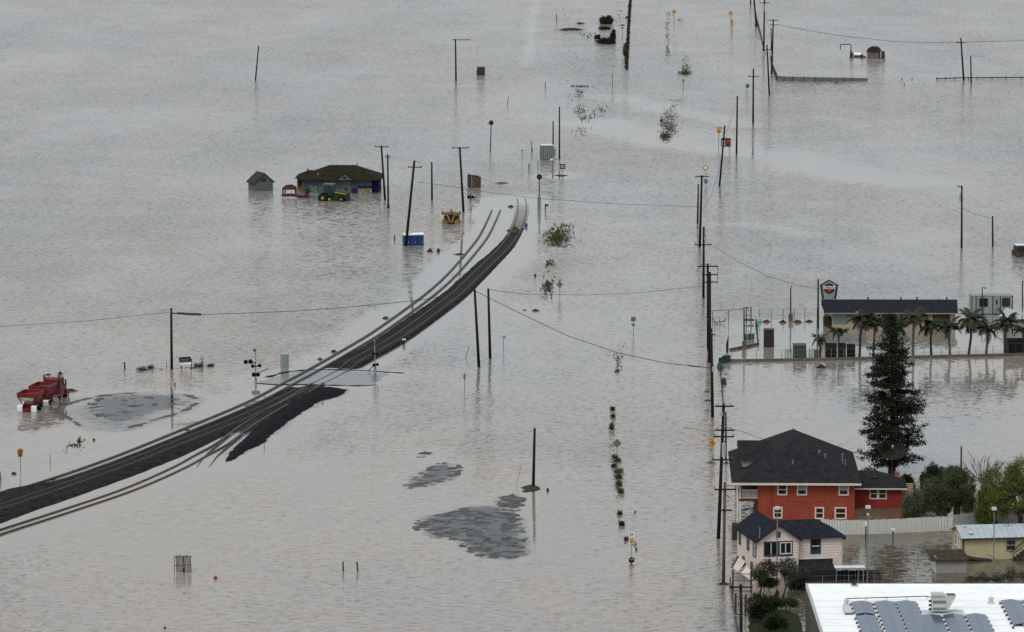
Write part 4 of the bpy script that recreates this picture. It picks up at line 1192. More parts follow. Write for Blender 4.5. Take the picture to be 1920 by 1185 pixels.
P_('left pole of the bare pair right of the railway, leaning', (898, 688), (890, 543), 5.4, group='bare poles')
P_('right pole of the bare pair right of the railway', (919, 672), (915.5, 541), 5.2, group='bare poles')
P_('lone bare pole on the mud mound in mid water', (1000, 911), (1002.5, 803), 5.6, group='bare poles')
P_('pole at left holding the long wire with black splice', (322, 692), (321, 578), 5.0, [(587, 321, 331, 1)], collar=False)
# the row on the right, far to near
P_('stub of a far pole cut by the top edge', (1407.5, 8), (1406.5, -40), 2.4, group=U)
P_('far pole with thick foot near the top edge right of the road signs', (1418, 49), (1412, -30), 2.8, group=U, collar=True)
P_('far tall pole with a grey transformer at the top edge', (1432, 101), (1433.5, -8), 3.2, [(5, 1424, 1443, 2)], group=U, cans=[(1432, 10, 21, 5)])
P_('far pole with double crossarm where the long right hand wire starts', (1447, 139), (1450, 36), 3.2, [(38, 1440, 1460, 3), (46.5, 1444, 1457, 2)], group=U, cans=[(1445, 96, 104, 4)])
P_('short thin pole left of the double crossarm far pole', (1446, 98), (1446, 53), 2.2, group=U)
P_('slanting pole above the grey silt fence corner', (1442.5, 178), (1438, 84), 3.2, [(93, 1429, 1446, 2)], group=U, cans=[(1433, 97, 105, 6)])
P_('pole with one white tipped crossarm beside the green street sign', (1412, 231), (1412.5, 129), 3.4, [(143, 1402, 1423, 2)], group=U)
P_('plain pole between the billboard and crossarm pole', (1381, 288), (1382.5, 180), 3.4, group=U)
P_('leaning pole in front of the black billboard', (1349, 349), (1359, 236), 3.6, group=U)
P_('short plain pole touching the crossarm pole near mid height of the row', (1308, 419), (1309.5, 345), 3.4, group=U)
P_('crossarm pole where the cross wire from the railway ends', (1312, 463), (1316, 329), 4.6, [(331, 1303, 1329, 4)], group=U)
P_('pole with one plain crossarm left of the three armed pole', (1319, 558), (1319.5, 425), 4.8, [(458.5, 1302, 1334, 2)], group=U, cans=[(1322, 444, 450, 3.5)])
P_('three armed pole in the middle of the road row', (1328, 655), (1327, 494), 5.4, [(499, 1308, 1347, 4), (514.5, 1316, 1346, 2), (528.5, 1316, 1346, 2)], group=U, braces=[((1346, 499), (1346, 508)), ((1308, 499), (1308, 508)), ((1346, 514), (1345, 529))], cans=[(1324, 597, 603, 4)])
P_('thick pole hard against the three armed pole', (1330.5, 680), (1331, 510), 5.6, group=U)
P_('pole with small bracket where the long sagging wire lands', (1336, 782), (1333.5, 616), 5.8, [(627, 1334, 1341, 1)], group=U, cans=[(1337, 688, 696, 4.5)])
P_('tallest near pole with stacked arms and grey box beside the red house', (1347, 1010), (1357, 757), 6.6, [(761, 1340, 1376, 3), (806, 1339, 1377, 3), (818, 1338, 1376, 2), (861.5, 1335, 1374, 2), (917, 1339, 1356, 1)], group=U,
   cans=[(1352.5, 772, 779, 6), (1357, 831, 856, 8)], lamp=[(1352, 819), (1318, 808), (1300, 803), (1292, 803)])
P_('slim dark pole hugging the tall near pole', (1361, 862), (1361, 773), 3.6, group=U)
P_('tan pole with twin dark arms left of the red house balcony', (1356.5, 1094), (1359, 904), 6.0, [(956, 1349, 1373, 0), (917, 1352, 1380, 0)], m='pole_wood_tan', group=U, collar=False, braces=[((1359, 911), (1380, 911)), ((1379, 911), (1379, 925)), ((1359, 926), (1372, 935))])
P_('nearest dark pole by the iron gate at the bottom edge', (1390, 1262), (1389, 1096), 6.4, [(1100, 1367, 1411, 2)], group=U, lamp=[(1388, 1157), (1356, 1147), (1338, 1140), (1334, 1140)])
# far right
P_('leaning crossarm pole at the far right carrying the long wire', (1807, 150), (1801.5, 71), 3.4, [(80, 1793, 1809, 2)], group='far right poles')
P_('thin pole with a short lamp arm right of the far leaning pole', (1821, 157), (1820, 104), 2.8, group='far right poles', lamp=[(1820, 105), (1834, 105), (1842, 105.5)])
P_('tall right hand pole with transformers above the diner', (1803, 465), (1803.5, 348), 3.8, [(350, 1796, 1804, 1)], group='far right poles', cans=[(1799.5, 366, 378, 4)])
P_('short plain pole right of the transformer pole above the trailer', (1861.5, 463), (1861, 405), 3.4, group='far right poles')
P_('dark thin pole standing at the left end of the diner', (1534, 616), (1534, 523), 3.6, group='far right poles')
P_('rusty post rising behind the bare tree at right', (1802, 900), (1802.5, 837), 4.2, m='brown_wood', group='far right poles')

# ---- wires
def wire(label, pts, r=.035, sag=0.0, group='overhead wires', beads=()):
    """pts: (px, row, depth row) - the depth row gives the ground row above which that end hangs"""
    W = [AT(px, py, G(960, dr).y) for px, py, dr in pts]
    out = []
    for a, b in zip(W[:-1], W[1:]):
        k = max(8, int((b - a).length / 6))
        for i in range(k):
            t = i / k
            p = a.lerp(b, t); p.z -= sag * 4 * t * (1 - t)
            out.append(p)
    out.append(W[-1])
    root = thing('overhead_wire', label, 'wire', W[0], 0, group)
    wbuild(MB().tube(out, r, 5), 'cable', 'wire', root)
    for (t0, t1, rr) in beads:
        k = len(out) - 1
        wbuild(MB().tube([out[int(k * t0)], out[int(k * (t0 + t1) / 2)], out[max(int(k * t1), int(k * t0) + 1)]], rr, 6), 'splice', 'dark_steel', root)
    return root
wire('long wire with a black splice from the left pole across the railway', [(329, 587, 692), (350, 588.5, 692), (386, 590, 691), (560, 583, 690), (700, 572, 690), (790, 562, 689), (890, 545, 688)], .04, 0, beads=[(.03, .30, .17)])
wire('faint wire leaving the picture at the left of the splice pole', [(320, 585, 692), (160, 602, 690), (0, 612, 689), (-80, 616, 689)], .03)
wire('sagging wire from the bare pole pair down to the bracket pole', [(892, 546, 688), (960, 580, 700), (1060, 628, 720), (1160, 662, 740), (1250, 681, 760), (1333, 690, 782)], .045, 0, beads=[(.9, .95, .09)])
wire('faint wire from the right bare pole to the plain crossarm pole', [(915, 543, 672), (985, 552, 660), (1100, 553, 630), (1200, 549, 600), (1319, 536, 558)], .028)
wire('wire crossing behind the sunken rails to the crossarm pole', [(779, 341, 461), (829, 347, 461), (908, 359.5, 461), (1008, 372, 462), (1150, 382, 462), (1312, 388, 463)], .03)
wire('long far wire from the double crossarm pole to the far leaning pole', [(1457, 46, 139), (1530, 60, 142), (1600, 70, 144), (1680, 78, 146), (1740, 80, 148), (1801, 79, 150), (1930, 76, 152)], .05)
wire('wire dropping right from the plain crossarm pole towards the diner', [(1322, 452, 558), (1380, 488, 570), (1440, 518, 585), (1500, 536, 600), (1545, 543, 610)], .03)
wire('short wire from the tall near pole onto the red house roof', [(1374, 804, 1010), (1400, 812, 1005), (1432, 824, 985)], .025)
wire('wire between the billboard pole and its crossarm neighbour', [(1380, 192, 288), (1366, 236, 300), (1345, 330, 400), (1330, 375, 430), (1318, 392, 463)], .025)
wire('far slack wire from the transformer pole to the slanting pole', [(1436, 20, 101), (1438, 40, 110), (1444, 54, 130), (1447, 56, 139)], .04)
wire('thin wire right of the dark diner pole', [(1803, 390, 465), (1830, 402, 464), (1861, 410, 463)], .03)

# ---- small stakes and posts
def stake(label, base, top, wpx, m='dark_wood', cat='post', knob=None, foot=None, name='marker_post'):
    B = G(*base); T = AT(top[0], top[1], B.y)
    sc = S(base[1])
    r = wpx / sc / 2
    root = thing(name, label, cat, B, 0, 'posts standing in the water')
    MB().cyl((0, 0, -1) if abs(top[0] - base[0]) < 2 else -(T - B).normalized(), T - B, r, r * .9, n=7).build('shaft', m, root)
    if knob:
        kx, ky, w, h, km = knob
        c = AT(kx, ky, B.y) - B
        MB().bx(c.x - w / sc / 2, c.x + w / sc / 2, c.y - .12, c.y + .12, c.z - h / sc / 2, c.z + h / sc / 2).build('plate', km, root)
    if foot:
        MB().lathe([(foot / sc, -.2), (foot / sc, .06), (foot / sc * .4, .16)], (0, 0, 0), 9).build('footing', 'debris', root)
    return root
for a in [
    ('small dark stake left of the blue portable toilets', (740, 451), (740, 441), 2.6),
    ('thick short stake left of the splice pole', (234, 692), (233.5, 679), 3.2),
    ('thin rod right of the yellow crossing sign at far left', (94, 868), (94, 852), 1.3),
    ('short stake between the splice pole and signboard', (313, 690), (312, 679), 1.2),
    ('short stake in the water in front of the splice pole', (328, 724), (328, 717), 2.2),
    ('left one of the pair of leaning stakes in the lower water', (644, 1071), (643, 1053), 3.2),
    ('right one of the pair of leaning stakes in the lower water', (671, 1071), (669, 1053), 3.2),
    ('post with box on its side left of the green equipment hut', (997, 288), (996, 264), 1.8, 'grey_wood', 'post', (998, 281, 3, 8, 'steel')),
    ('post with little white plate in front of the equipment hut', (1036, 320), (1036, 298), 1.6, 'grey_wood', 'post', (1034.5, 299, 6, 3, 'sign_white')),
    ('plain rod left of the white plated post', (1008.5, 318), (1008.5, 300), 1.4, 'grey_wood'),
    ('short fat post left of the plain rod near the equipment hut', (991.7, 321), (991.7, 307), 2.4, 'grey_wood', 'post', (992, 310, 4, 6, 'steel')),
    ('small flat headed marker left of the equipment hut', (979, 297), (979, 281), 1.3, 'grey_wood', 'marker', (979, 282, 4.4, 2, 'steel')),
    ('stub post right of the tall signal at the end of the tracks', (1022.5, 396), (1022.5, 382), 2.6, 'dark_steel', 'post', (1025, 385, 7, 4, 'dark_steel')),
    ('leaning twig like marker high in the middle of the flood', (951, 195), (953.5, 182), 1.4),
    ('thin marker right of the leaning twig', (1022, 166), (1022.5, 153), 1.4),
    ('thin marker right of the sparse weeds in the far middle', (1148, 166), (1148.5, 138), 1.3, 'grey_wood'),
    ('thin marker left of the far dark mud spits', (1043.5, 40), (1043.5, 26), 1.6),
    ('thin guy post leaning by the bare pole pair', (873, 671), (880, 648), 1.4, 'grey_wood'),
    ('black stake on the new gravel bank, left one', (495, 817), (495, 785), 1.8),
    ('black stake on the new gravel bank, right one', (606, 738), (605, 716), 1.8),
    ('small dark stub with white cap at the right foot of the embankment', (757, 646), (757, 637), 5.0, 'sign_black', 'post', (757.5, 636.5, 7, 2.4, 'sign_white')),
    ('thin yellow guy rod left of the lone bare pole', (967, 911), (978, 871), 1.0, 'rim_tan'),
    ('dark post under the nearest diamond sign cluster', (1184, 1060), (1184, 1047), 2.0),
    ('tiny float right of the silt fence, upper', (1691, 149), (1691, 146), 2.2),
    ('tiny float right of the silt fence, next to the fence line', (1710, 149), (1710, 145.5), 2.0),
    ('tiny float right of the silt fence, lower one', (1695.5, 160), (1695.5, 156), 2.0),
    ('thin post with tiny marker right of the grass islet at top right', (1281, 167), (1281, 149), 1.3, 'grey_wood', 'marker', (1281, 151, 4.5, 4.5, 'steel')),
    ('grey mooring post at the far left edge below the crossing sign', (1, 901), (-1, 884), 4, 'grey_wood'),
]:
    stake(*a)

# ---- road and rail signs
def sign(label, base, plates, post_top, wpx=1.4, postm='galvanised', cat='sign', name='road_sign', group=None):
    """plates: (kind, cx, cy, w, h, material, [symbol]) in pixels"""
    B = G(*base); sc = S(base[1])
    root = thing(name, label, cat, B, 0, group)
    T = AT(post_top[0], post_top[1], B.y) - B
    MB().cyl((0, 0, -1), T, wpx / sc / 2, n=6).build('post', postm, root)
    for p in plates:
        kind, cx, cy, w, h, m = p[:6]
        sym = p[6] if len(p) > 6 else None
        c = AT(cx, cy, B.y) - B
        w, h = w / sc / 2, h / sc / 2
        y0, y1 = c.y - .11, c.y - .08
        if kind == 'diamond':
            o = MB().prism([(c.x, c.z - h), (c.x + w, c.z), (c.x, c.z + h), (c.x - w, c.z)], y0, y1).build('plate', m, root)
        elif kind == 'round':
            o = MB().prism([(c.x + w * math.cos(t * PI / 9), c.z + h * math.sin(t * PI / 9)) for t in range(18)], y0, y1).build('plate', m, root)
        else:
            o = MB().bx(c.x - w, c.x + w, y0, y1, c.z - h, c.z + h).build('plate', m, root)
        q = lambda a, b: Vector((c.x + a * w, y0 - .012, c.z + b * h))
        def bars(L, t, mm='sign_black'):
            for a, b in L: MB().bar(q(*a), q(*b), .02, t * w).build('symbol', mm, o)
        if sym == 'curve': bars([((.12, -.5), (.12, -.05)), ((.12, -.05), (-.12, .1)), ((-.12, .1), (-.12, .5)), ((-.12, .5), (-.3, .25)), ((-.12, .5), (.06, .25))], .16)
        if sym == 'arrows': bars([((-.2, -.35), (-.2, .35)), ((.2, -.35), (.2, .35)), ((-.2, .38), (-.34, .16)), ((.2, -.38), (.34, -.16))], .13)
        if sym == 'crossing':
            bars([((-.68, -.68), (.68, .68)), ((-.68, .68), (.68, -.68))], .22)
            for sx in (-.62, .62):      # the two letters R left and right of the cross
                bars([((sx - .11, -.2), (sx - .11, .22)), ((sx - .11, .2), (sx + .1, .12)), ((sx + .1, .12), (sx - .1, .0)), ((sx - .1, .0), (sx + .12, -.2))], .08)
        if sym == 'squiggle': bars([((-.5, .55), (-.1, .6)), ((-.1, .6), (-.35, -.1)), ((-.35, -.1), (-.5, -.5)), ((.25, .6), (.5, .5)), ((.5, .5), (.2, -.1)), ((.2, -.1), (.3, -.6))], .26)
        if sym == 'lines': bars([((-.6, .4), (.6, .4)), ((-.6, 0), (.6, 0)), ((-.6, -.4), (.3, -.4))], .14)
        if sym == 'whitelines': bars([((-.7, .45), (.7, .45)), ((-.7, 0), (.6, 0)), ((-.7, -.45), (.7, -.45))], .12, 'sign_white')
        if sym == 'ring':
            MB().prism([(c.x + .45 * w * math.cos(t * PI / 6), c.z + .45 * h * math.sin(t * PI / 6)) for t in range(12)], y0 - .02, y0 - .001).build('symbol', 'sign_white', o)
        if sym == 'tee': bars([((-.45, .3), (.45, .3)), ((0, .3), (0, -.5))], .2, 'sign_white')
    return root
GS = 'yellow warning signs'
sign('yellow diamond sign with one plate at the top edge, left of the far pair', (1264, 38), [('diamond', 1264, 22, 9.4, 9.4, 'yellow_sign')], (1264, 18), group=GS)
sign('upper yellow diamond of the far pair near the top edge', (1371, 52), [('diamond', 1370, 25, 9.6, 9.6, 'yellow_sign')], (1370, 21), group=GS)
sign('lower yellow diamond with tab of the far pair near the top edge', (1372.5, 55), [('diamond', 1372, 40, 9, 9, 'yellow_sign'), ('rect', 1372.5, 46, 4.5, 5, 'yellow_sign')], (1372, 37), group=GS)
sign('yellow diamond sign under a yellow bar beside the billboard', (1347.5, 280), [('diamond', 1348, 246, 10, 10, 'yellow_sign', 'arrows'), ('rect', 1349, 240, 13, 3, 'yellow_sign')], (1348, 240), group=GS)
sign('yellow diamond sign with pale centre above the crossarm pole', (1323.5, 350), [('diamond', 1323, 314.5, 12.5, 12.5, 'yellow_sign', 'ring'), ('rect', 1323.5, 340, 7, 8, 'sign_back')], (1323, 310), group=GS)
sign('large yellow diamond sign with black bend symbol beside the red house', (1339, 862), [('diamond', 1335.5, 831, 14, 15.5, 'yellow_sign', 'curve'), ('rect', 1334, 822.5, 10, 3.6, 'yellow_sign')], (1335.5, 826), group=GS)
sign('round yellow railway crossing sign with black cross at far left', (38.5, 884), [('round', 38, 846, 11.5, 12, 'yellow_sign', 'crossing'), ('rect', 38, 853.5, 9, 6, 'rim_tan', 'lines')], (38, 842), 2.0, group=GS)
sign('sign cluster with white squiggle plate and small yellow diamond at lower middle', (1184, 1050), [('rect', 1184, 1003, 10.5, 11, 'sign_white', 'squiggle'), ('diamond', 1184, 1015, 10, 10, 'yellow_sign')], (1184, 998), 1.6, group=GS)
sign('black round board low in the water under the sign cluster', (1184, 1056), [('round', 1184, 1050, 11.5, 11, 'sign_black', 'tee')], (1184, 1046), 2.2)
GB = 'signs seen from behind'
sign('large grey back of a diamond sign above the row of bushes', (1157.5, 858), [('diamond', 1157, 831, 17.5, 18, 'sign_back')], (1157, 824), 1.6, group=GB)
sign('grey back of a diamond sign topped by a bar right of the railway', (1049.5, 555), [('diamond', 1049.5, 533.5, 13, 14, 'sign_back'), ('rect', 1049.5, 525, 8, 2, 'sign_back')], (1049.5, 525), 1.5, group=GB)
sign('small black board sign on a mud hump right of the equipment hut', (1055, 330), [('rect', 1055, 312, 10.4, 9.4, 'sign_black', 'whitelines')], (1055, 309), 1.5, group=GB)
sign('grey rectangular sign back in the middle of the wide right hand water', (1187.5, 629), [('rect', 1187.5, 598, 9, 8.4, 'sign_back'), ('rect', 1187.5, 609, 6, 5, 'sign_back')], (1187.5, 596), 1.4, group=GB)
sign('slim oval sign back standing in the water below the bare pole pair', (871, 735), [('round', 871, 706, 4.6, 13, 'sign_back')], (871, 700), 1.5, group=GB)
sign('small blue sign right of the bare pole pair', (944, 661), [('rect', 945.5, 632, 4.4, 5.4, 'sign_blue', 'whitelines')], (944, 629), 1.5)
sign('small green street sign on a leaning post at upper right', (1400, 174), [('rect', 1401.5, 161, 6.6, 7, 'sign_green'), ('rect', 1399.5, 172, 5, 1.4, 'steel')], (1401, 158), 1.0)
sign('small blue sign behind the left hand signboard', (380, 687), [('rect', 378.5, 672, 7, 5, 'sign_blue', 'whitelines'), ('rect', 379.5, 678, 4, 4, 'sign_blue')], (379, 669), 1.3)
sign('far little T shaped sign beside the dark hedge line', (1167, 74), [('rect', 1167, 47, 8.4, 2.4, 'sign_black'), ('rect', 1167, 52, 5, 3.6, 'steel')], (1167, 46), 1.2)
# black and red roadside billboard
B = G(1361, 287); sc = S(287)
bb = thing('billboard', 'black roadside billboard with a red right half at upper right', 'billboard', B, math.radians(-4))
w, h0, h1 = 9.2 / sc, 12 / sc, 27 / sc
MB().bx(-w, w, -.1, .1, h0, h1).build('board', 'sign_black', bb)
MB().bx(.05, w - .12, -.14, -.101, h0 + .15, h1 - .15).build('poster', 'sign_red', bb)
MB().prism([(.15, h0 + .2), (.7, h0 + .2), (.45, h1 - .3)], -.17, -.141).build('emblem', 'sign_black', bb)
for k in range(3): MB().bx(-w + .15, -.15, -.14, -.101, h0 + .25 + k * .4, h0 + .45 + k * .4).build('lettering', 'sign_white', bb)
for x in (-w + .3, w - .3): MB().bx(x - .06, x + .06, .12, .24, -1, h1 - .2).build('post', 'grey_wood', bb)
MB().bx(-w + .1, w - .1, -.1, .2, h1 + .01, h1 + .12).build('trim', 'dark_steel', bb)
# tilted two post sign board at left
B = G(349, 691); sc = S(691)
sb_ = thing('signboard', 'tilted black and white signboard on two legs right of the splice pole', 'sign', B, math.radians(-14))
bd = MB().bx(-.85, .85, -.05, .05, .55, 1.62).tf(Matrix.Rotation(math.radians(-7), 4, 'Y')).build('board', 'sign_black', sb_)
MB().bx(-.85, .85, -.08, -.051, .55, .86).tf(Matrix.Rotation(math.radians(-7), 4, 'Y')).build('lower_band', 'sign_white', bd)
for z, x1 in ((1.05, .55), (1.28, .7)):
    MB().bx(-.7, x1, -.075, -.051, z - .05, z + .05).tf(Matrix.Rotation(math.radians(-7), 4, 'Y')).build('lettering', 'sign_back', bd)
for x in (-.75, .72): MB().bx(x - .06, x + .06, .06, .16, -1, 1.4).build('leg', 'sign_black', sb_)

# ---- lamp posts
def lamp_post(label, base, top, wpx=2.6, head=None, glob=None, arm=None, foot=None, m='steel', group='lamp posts'):
    B = G(*base); sc = S(base[1]); T = AT(top[0], top[1], B.y) - B
    root = thing('lamp_post', label, 'lamp post', B, 0, group)
    MB().cyl((0, 0, -1), T, wpx / sc / 2 * 1.1, wpx / sc / 2 * .8, n=8).build('shaft', m, root)
    if head:
        w = head / sc / 2
        MB().bx(T.x - w, T.x + w, T.y - .3, T.y + .3, T.z, T.z + .18).bx(T.x - w * .85, T.x + w * .85, T.y - .25, T.y + .25, T.z + .18, T.z + .28).build('lamp_head', 'lamp_white', root)
        MB().bx(T.x - w * .9, T.x + w * .9, T.y - .26, T.y + .26, T.z - .06, T.z - .001).build('lens', 'dark_steel', root)
    if glob:
        c = AT(glob[0], glob[1], B.y) - B
        MB().lathe([(.02, -.17), (.12, -.12), (.17, 0), (.12, .12), (.02, .17)], c, 10).build('globe', 'lamp_white', root)
    if arm:
        p = AT(*arm, B.y) - B
        a = MB().bar(T, p, .09, .09).build('lamp_arm', m, root)
        MB().bar(T.lerp(p, .45) - Vector((0, .1, .05)), p - Vector((0, .1, .05)), .3, .12).build('lamp_head', 'dark_steel', a)
    if foot:
        MB().bx(-foot[0] / sc / 2, foot[0] / sc / 2, -.3, .3, -1, foot[1] / sc).build('footing', 'wet_concrete', root)
    return root
lamp_post('lamp post in front of the pink house gable', (1457, 1112), (1457.5, 955), 2.4, 9)
lamp_post('lamp post with a small white globe right of the pink house', (1626, 1092), (1627.5, 953), 2.6, 10, glob=(1627.5, 965))
lamp_post('shorter brown lamp post right of the globe lamp post', (1673.5, 1090), (1674.5, 996), 3.6, 9.5, m='grey_wood')
lamp_post('lamp post in front of the yellow house', (1863, 1092), (1864, 956), 2.4, 9)
lamp_post('hook armed lamp post at the left of the diner lot', (1395.5, 655), (1395, 577), 3.0, arm=(1403, 577), foot=(8, 15), m='dark_steel')
lamp_post('straight lamp post on a dark footing left of the diner', (1482.5, 602), (1482.5, 540), 3.0, arm=(1484.5, 535.5), foot=(8, 13), m='dark_steel')
lamp_post('hook armed lamp post in front of the office trailer', (1843, 590), (1841.5, 539), 2.4, arm=(1849, 539.5), m='dark_steel')
lamp_post('lamp post cut off at the right edge behind the hut', (1917.5, 578), (1917, 527), 2.6, arm=(1924, 527.5), m='dark_steel')
lamp_post('slim post on a low concrete footing at the palm row start', (1531.5, 671), (1531.5, 598), 2.2, foot=(10, 15), m='galvanised')
# brown leaning post behind fence
stake('rusty brown post just behind the white fence', (1675, 998), (1675, 973), 4.2, 'brown_wood')
stake('dark stake with a small red and white notice in front of the white fence', (1623, 1012), (1623.5, 985), 2.6, 'dark_wood', 'post', (1624, 983, 6, 7, 'sign_white'))

# ---- level crossing signals
def crossing_signal(label, base, rows, hz=1):
    B = G(*base); sc = S(base[1])
    root = thing('crossing_signal', label, 'crossing signal', B, 0, 'railway crossing signals')
    q = lambda px, py, dy=0: AT(px, py, B.y) - B + Vector((0, dy, 0))
    top, lights, boxes = rows
    MB().cyl((0, 0, -1), q(*top), .10, .07, n=8).build('mast', 'galvanised', root)
    MB().cyl((0, 0, -.5), (0, 0, .7), .24, .16, n=8).build('mast_base', 'cabinet_grey', root)
    for (x, y, r) in lights:
        c = q(x, y, -.25)
        o = MB().lathe([(r / sc, .0), (r / sc, .05)], c, 14, 'y').build('light_target', 'sign_black', root)
        MB().lathe([(r / sc * .5, -.02), (r / sc * .5, -.001)], c, 12, 'y').build('lens', 'sign_red', o)
        MB().lathe([(r / sc * .55, -.28), (r / sc * .55, -.02), (r / sc * .5, -.02), (r / sc * .5, -.28)], c, 12, 'y').build('hood', 'dark_steel', o)
    for (x0, y0, x1, y1, w) in boxes:
        MB().bar(q(x0, y0, -.12), q(x1, y1, -.12), .16, w / sc).build('bracket', 'dark_steel', root)
    return root
cs = crossing_signal('left level crossing signal with two pairs of black lights', (479.5, 719), ((479, 653), [(461, 678, 4.2), (470, 677.5, 4.6), (474, 686, 3.6), (487, 685, 3.6), (476, 702, 4.2), (484, 702, 4.0)],
                     [(461, 678, 479, 680, 2), (472, 686, 489, 686, 2), (472, 702, 487, 702, 3.5), (475, 657, 479, 656, 4), (480, 700, 504, 691, 1.4)]))
cs = crossing_signal('right level crossing signal at the end of the dark embankment', (703.5, 697), ((702.5, 636), [(700, 662, 3.2), (707, 662, 3.0), (701, 684, 3.2), (707.5, 683, 3.2)],
                     [(703, 646, 713, 630, 2.0), (698, 662, 709, 662, 1.6), (698, 684, 710, 684, 2.6), (708, 640, 708, 664, 2.2), (690, 696, 700, 685, 1.4)]))
cs = crossing_signal('small far crossing signal by the brown tank near the sunken tracks', (882.5, 393), ((882.5, 360), [(879, 369, 3.4), (886, 369, 3.0)], [(876, 369, 894, 370, 2), (882.5, 363, 882.5, 378, 3)]))
# tall railway signals
def mast_signal(label, base, head, r, foot):
    B = G(*base); sc = S(base[1])
    root = thing('railway_signal', label, 'railway signal', B, 0, 'railway mast signals')
    T = AT(head[0], head[1], B.y) - B
    MB().cyl((0, 0, -1), T, .12, .09, n=8).build('mast', 'dark_steel', root)
    o = MB().lathe([(r / sc, -.2), (r / sc, -.12)], T, 18, 'y').build('target', 'sign_black', root)
    MB().lathe([(r / sc * .3, -.5), (r / sc * .34, -.2)], T, 10, 'y').build('hood', 'dark_steel', o)
    if foot:
        MB().bx(-.32, .32, -.25, .25, -1, foot / sc).prism([(-.32, foot / sc), (.32, foot / sc), (.12, foot / sc + .9), (-.12, foot / sc + .9)], -.2, .2).build('case', 'steel', root)
    return root
mast_signal('tall black disc railway signal where the main track sinks', (1011, 393), (1011.3, 331.3), 5.2, 20)
mast_signal('grey disc railway signal farther off, left of the equipment hut', (919, 285), (921, 230), 4.6, 0)

# ================================================================== vehicles, huts and flotsam
def box_cabinet(name, label, cat, base, w, h, d, m, roofm, rot=0, ribs=0, ribm=None, overhang=.08, rib_h=None):
    sc = S(base[1])
    root = thing(name, label, cat, G(*base), math.radians(rot))
    w, h = w / sc / 2, h / sc
    MB().bx(-w, w, 0, d, -1, h).build('body', m, root)
    MB().bx(-w - overhang, w + overhang, -overhang, d + overhang, h + .001, h + .1).build('roof', roofm, root)
    for i in range(ribs):
        x = -w + (i + .5) * 2 * w / ribs
        MB().bx(x - w / ribs * .35, x + w / ribs * .35, -.05, -.001, .1, h - .12).build('rib', ribm or m, root)
    return root
c = box_cabinet('equipment_hut', 'green grey ribbed equipment hut with pale roof beside two bare poles', 'hut', (1027, 299), 24, 26, 2.6, 'cabinet_green', 'white_trim', 6, 6, 'cabinet_grey')
sc = S(299)
MB().bx(1.25, 1.6, .2, .9, .6, 2.1).build('side_box', 'cabinet_grey', c)
MB().bx(-1.5, 1.9, -.5, .0, -.3, .03).build('plinth', 'wet_concrete', c)
c = box_cabinet('relay_cabinet', 'pale grey upright relay cabinet at the left of the level crossing', 'cabinet', (536, 690), 12, 24, 1.0, 'cabinet_grey', 'cabinet_grey', 22, 0, overhang=.03)
MB().bx(-.32, .30, -.03, -.001, .2, 1.6).build('door', 'galvanised', c)
MB().bx(.2, .26, -.06, -.031, .8, 1.0).build('handle', 'dark_steel', c)
c = box_cabinet('tank_box', 'dark weathered box standing alone in the far water', 'box', (903.5, 141), 12, 15, 1.8, 'junk_brown', 'steel', 14, 3, 'dark_wood')
MB().bx(-.95, -.72, .2, 1.4, -.5, 1.2).build('side_drum', 'sign_black', c)
# brown torn tank by the far crossing signal
B = G(891, 352); sc = S(352)
t = thing('rusty_tank', 'brown boxy tank with pale edge panel left of the sunken tracks', 'tank', B, math.radians(10))
MB().prism([(-1.1, -1), (1.05, -1), (1.1, 1.9), (.7, 2.15), (-.95, 2.45), (-1.1, 2.2)], 0, 2.2).build('body', 'junk_brown', t)
for x in (-.55, -.2, .35): MB().bx(x, x + .28, -.06, -.001, -.4, 1.95).build('panel', 'brown_wood', t)
MB().bx(-.72, -.6, -.09, -.001, -.3, 2.3).build('pipe', 'concrete', t)
MB().prism([(-1.05, 2.46), (.95, 2.16), (.95, 2.24), (-1.05, 2.54)], -.1, 2.1).build('lid', 'galvanised', t)
MB().bar((1.1, .3, 1.6), (2.1, .3, 1.35), .06).build('arm', 'dark_steel', t)

# ---------------------------------------------------------------- portable toilets
TX = [(763.2, 'left'), (776.0, 'middle'), (788.6, 'right')]
sc = S(461)
for i, (px, lab) in enumerate(TX):
    t = thing('portable_toilet', ['left', 'middle', 'right'][i] + ' one of the three blue portable toilets under the leaning pole', 'toilet', G(px, 461 - .4 * i), math.radians(14), 'blue portable toilets')
    MB().bx(-.53, .53, 0, 1.1, -.8, 1.78).build('cabin', 'toilet_blue', t)
    for x in (-.53, .45): MB().bx(x, x + .08, -.05, -.001, -.6, 1.76).build('corner_post', 'toilet_blue', t)
    d = MB().bx(-.38, .38, -.03, -.001, -.6, 1.62).build('door', 'toilet_blue_dark', t)
    MB().bx(.24, .3, -.06, -.031, .5, .66).build('latch', 'sign_white', d)
    MB().bx(-.54, -.531, .12, .98, .1, 1.5).build('side_panel', 'toilet_blue_dark', t)
    MB().prismx([(-.06, 1.78), (1.16, 1.78), (1.1, 1.95), (.8, 2.1), (.3, 2.1), (0, 1.95)], -.56, .56).build('roof', 'toilet_roof', t)

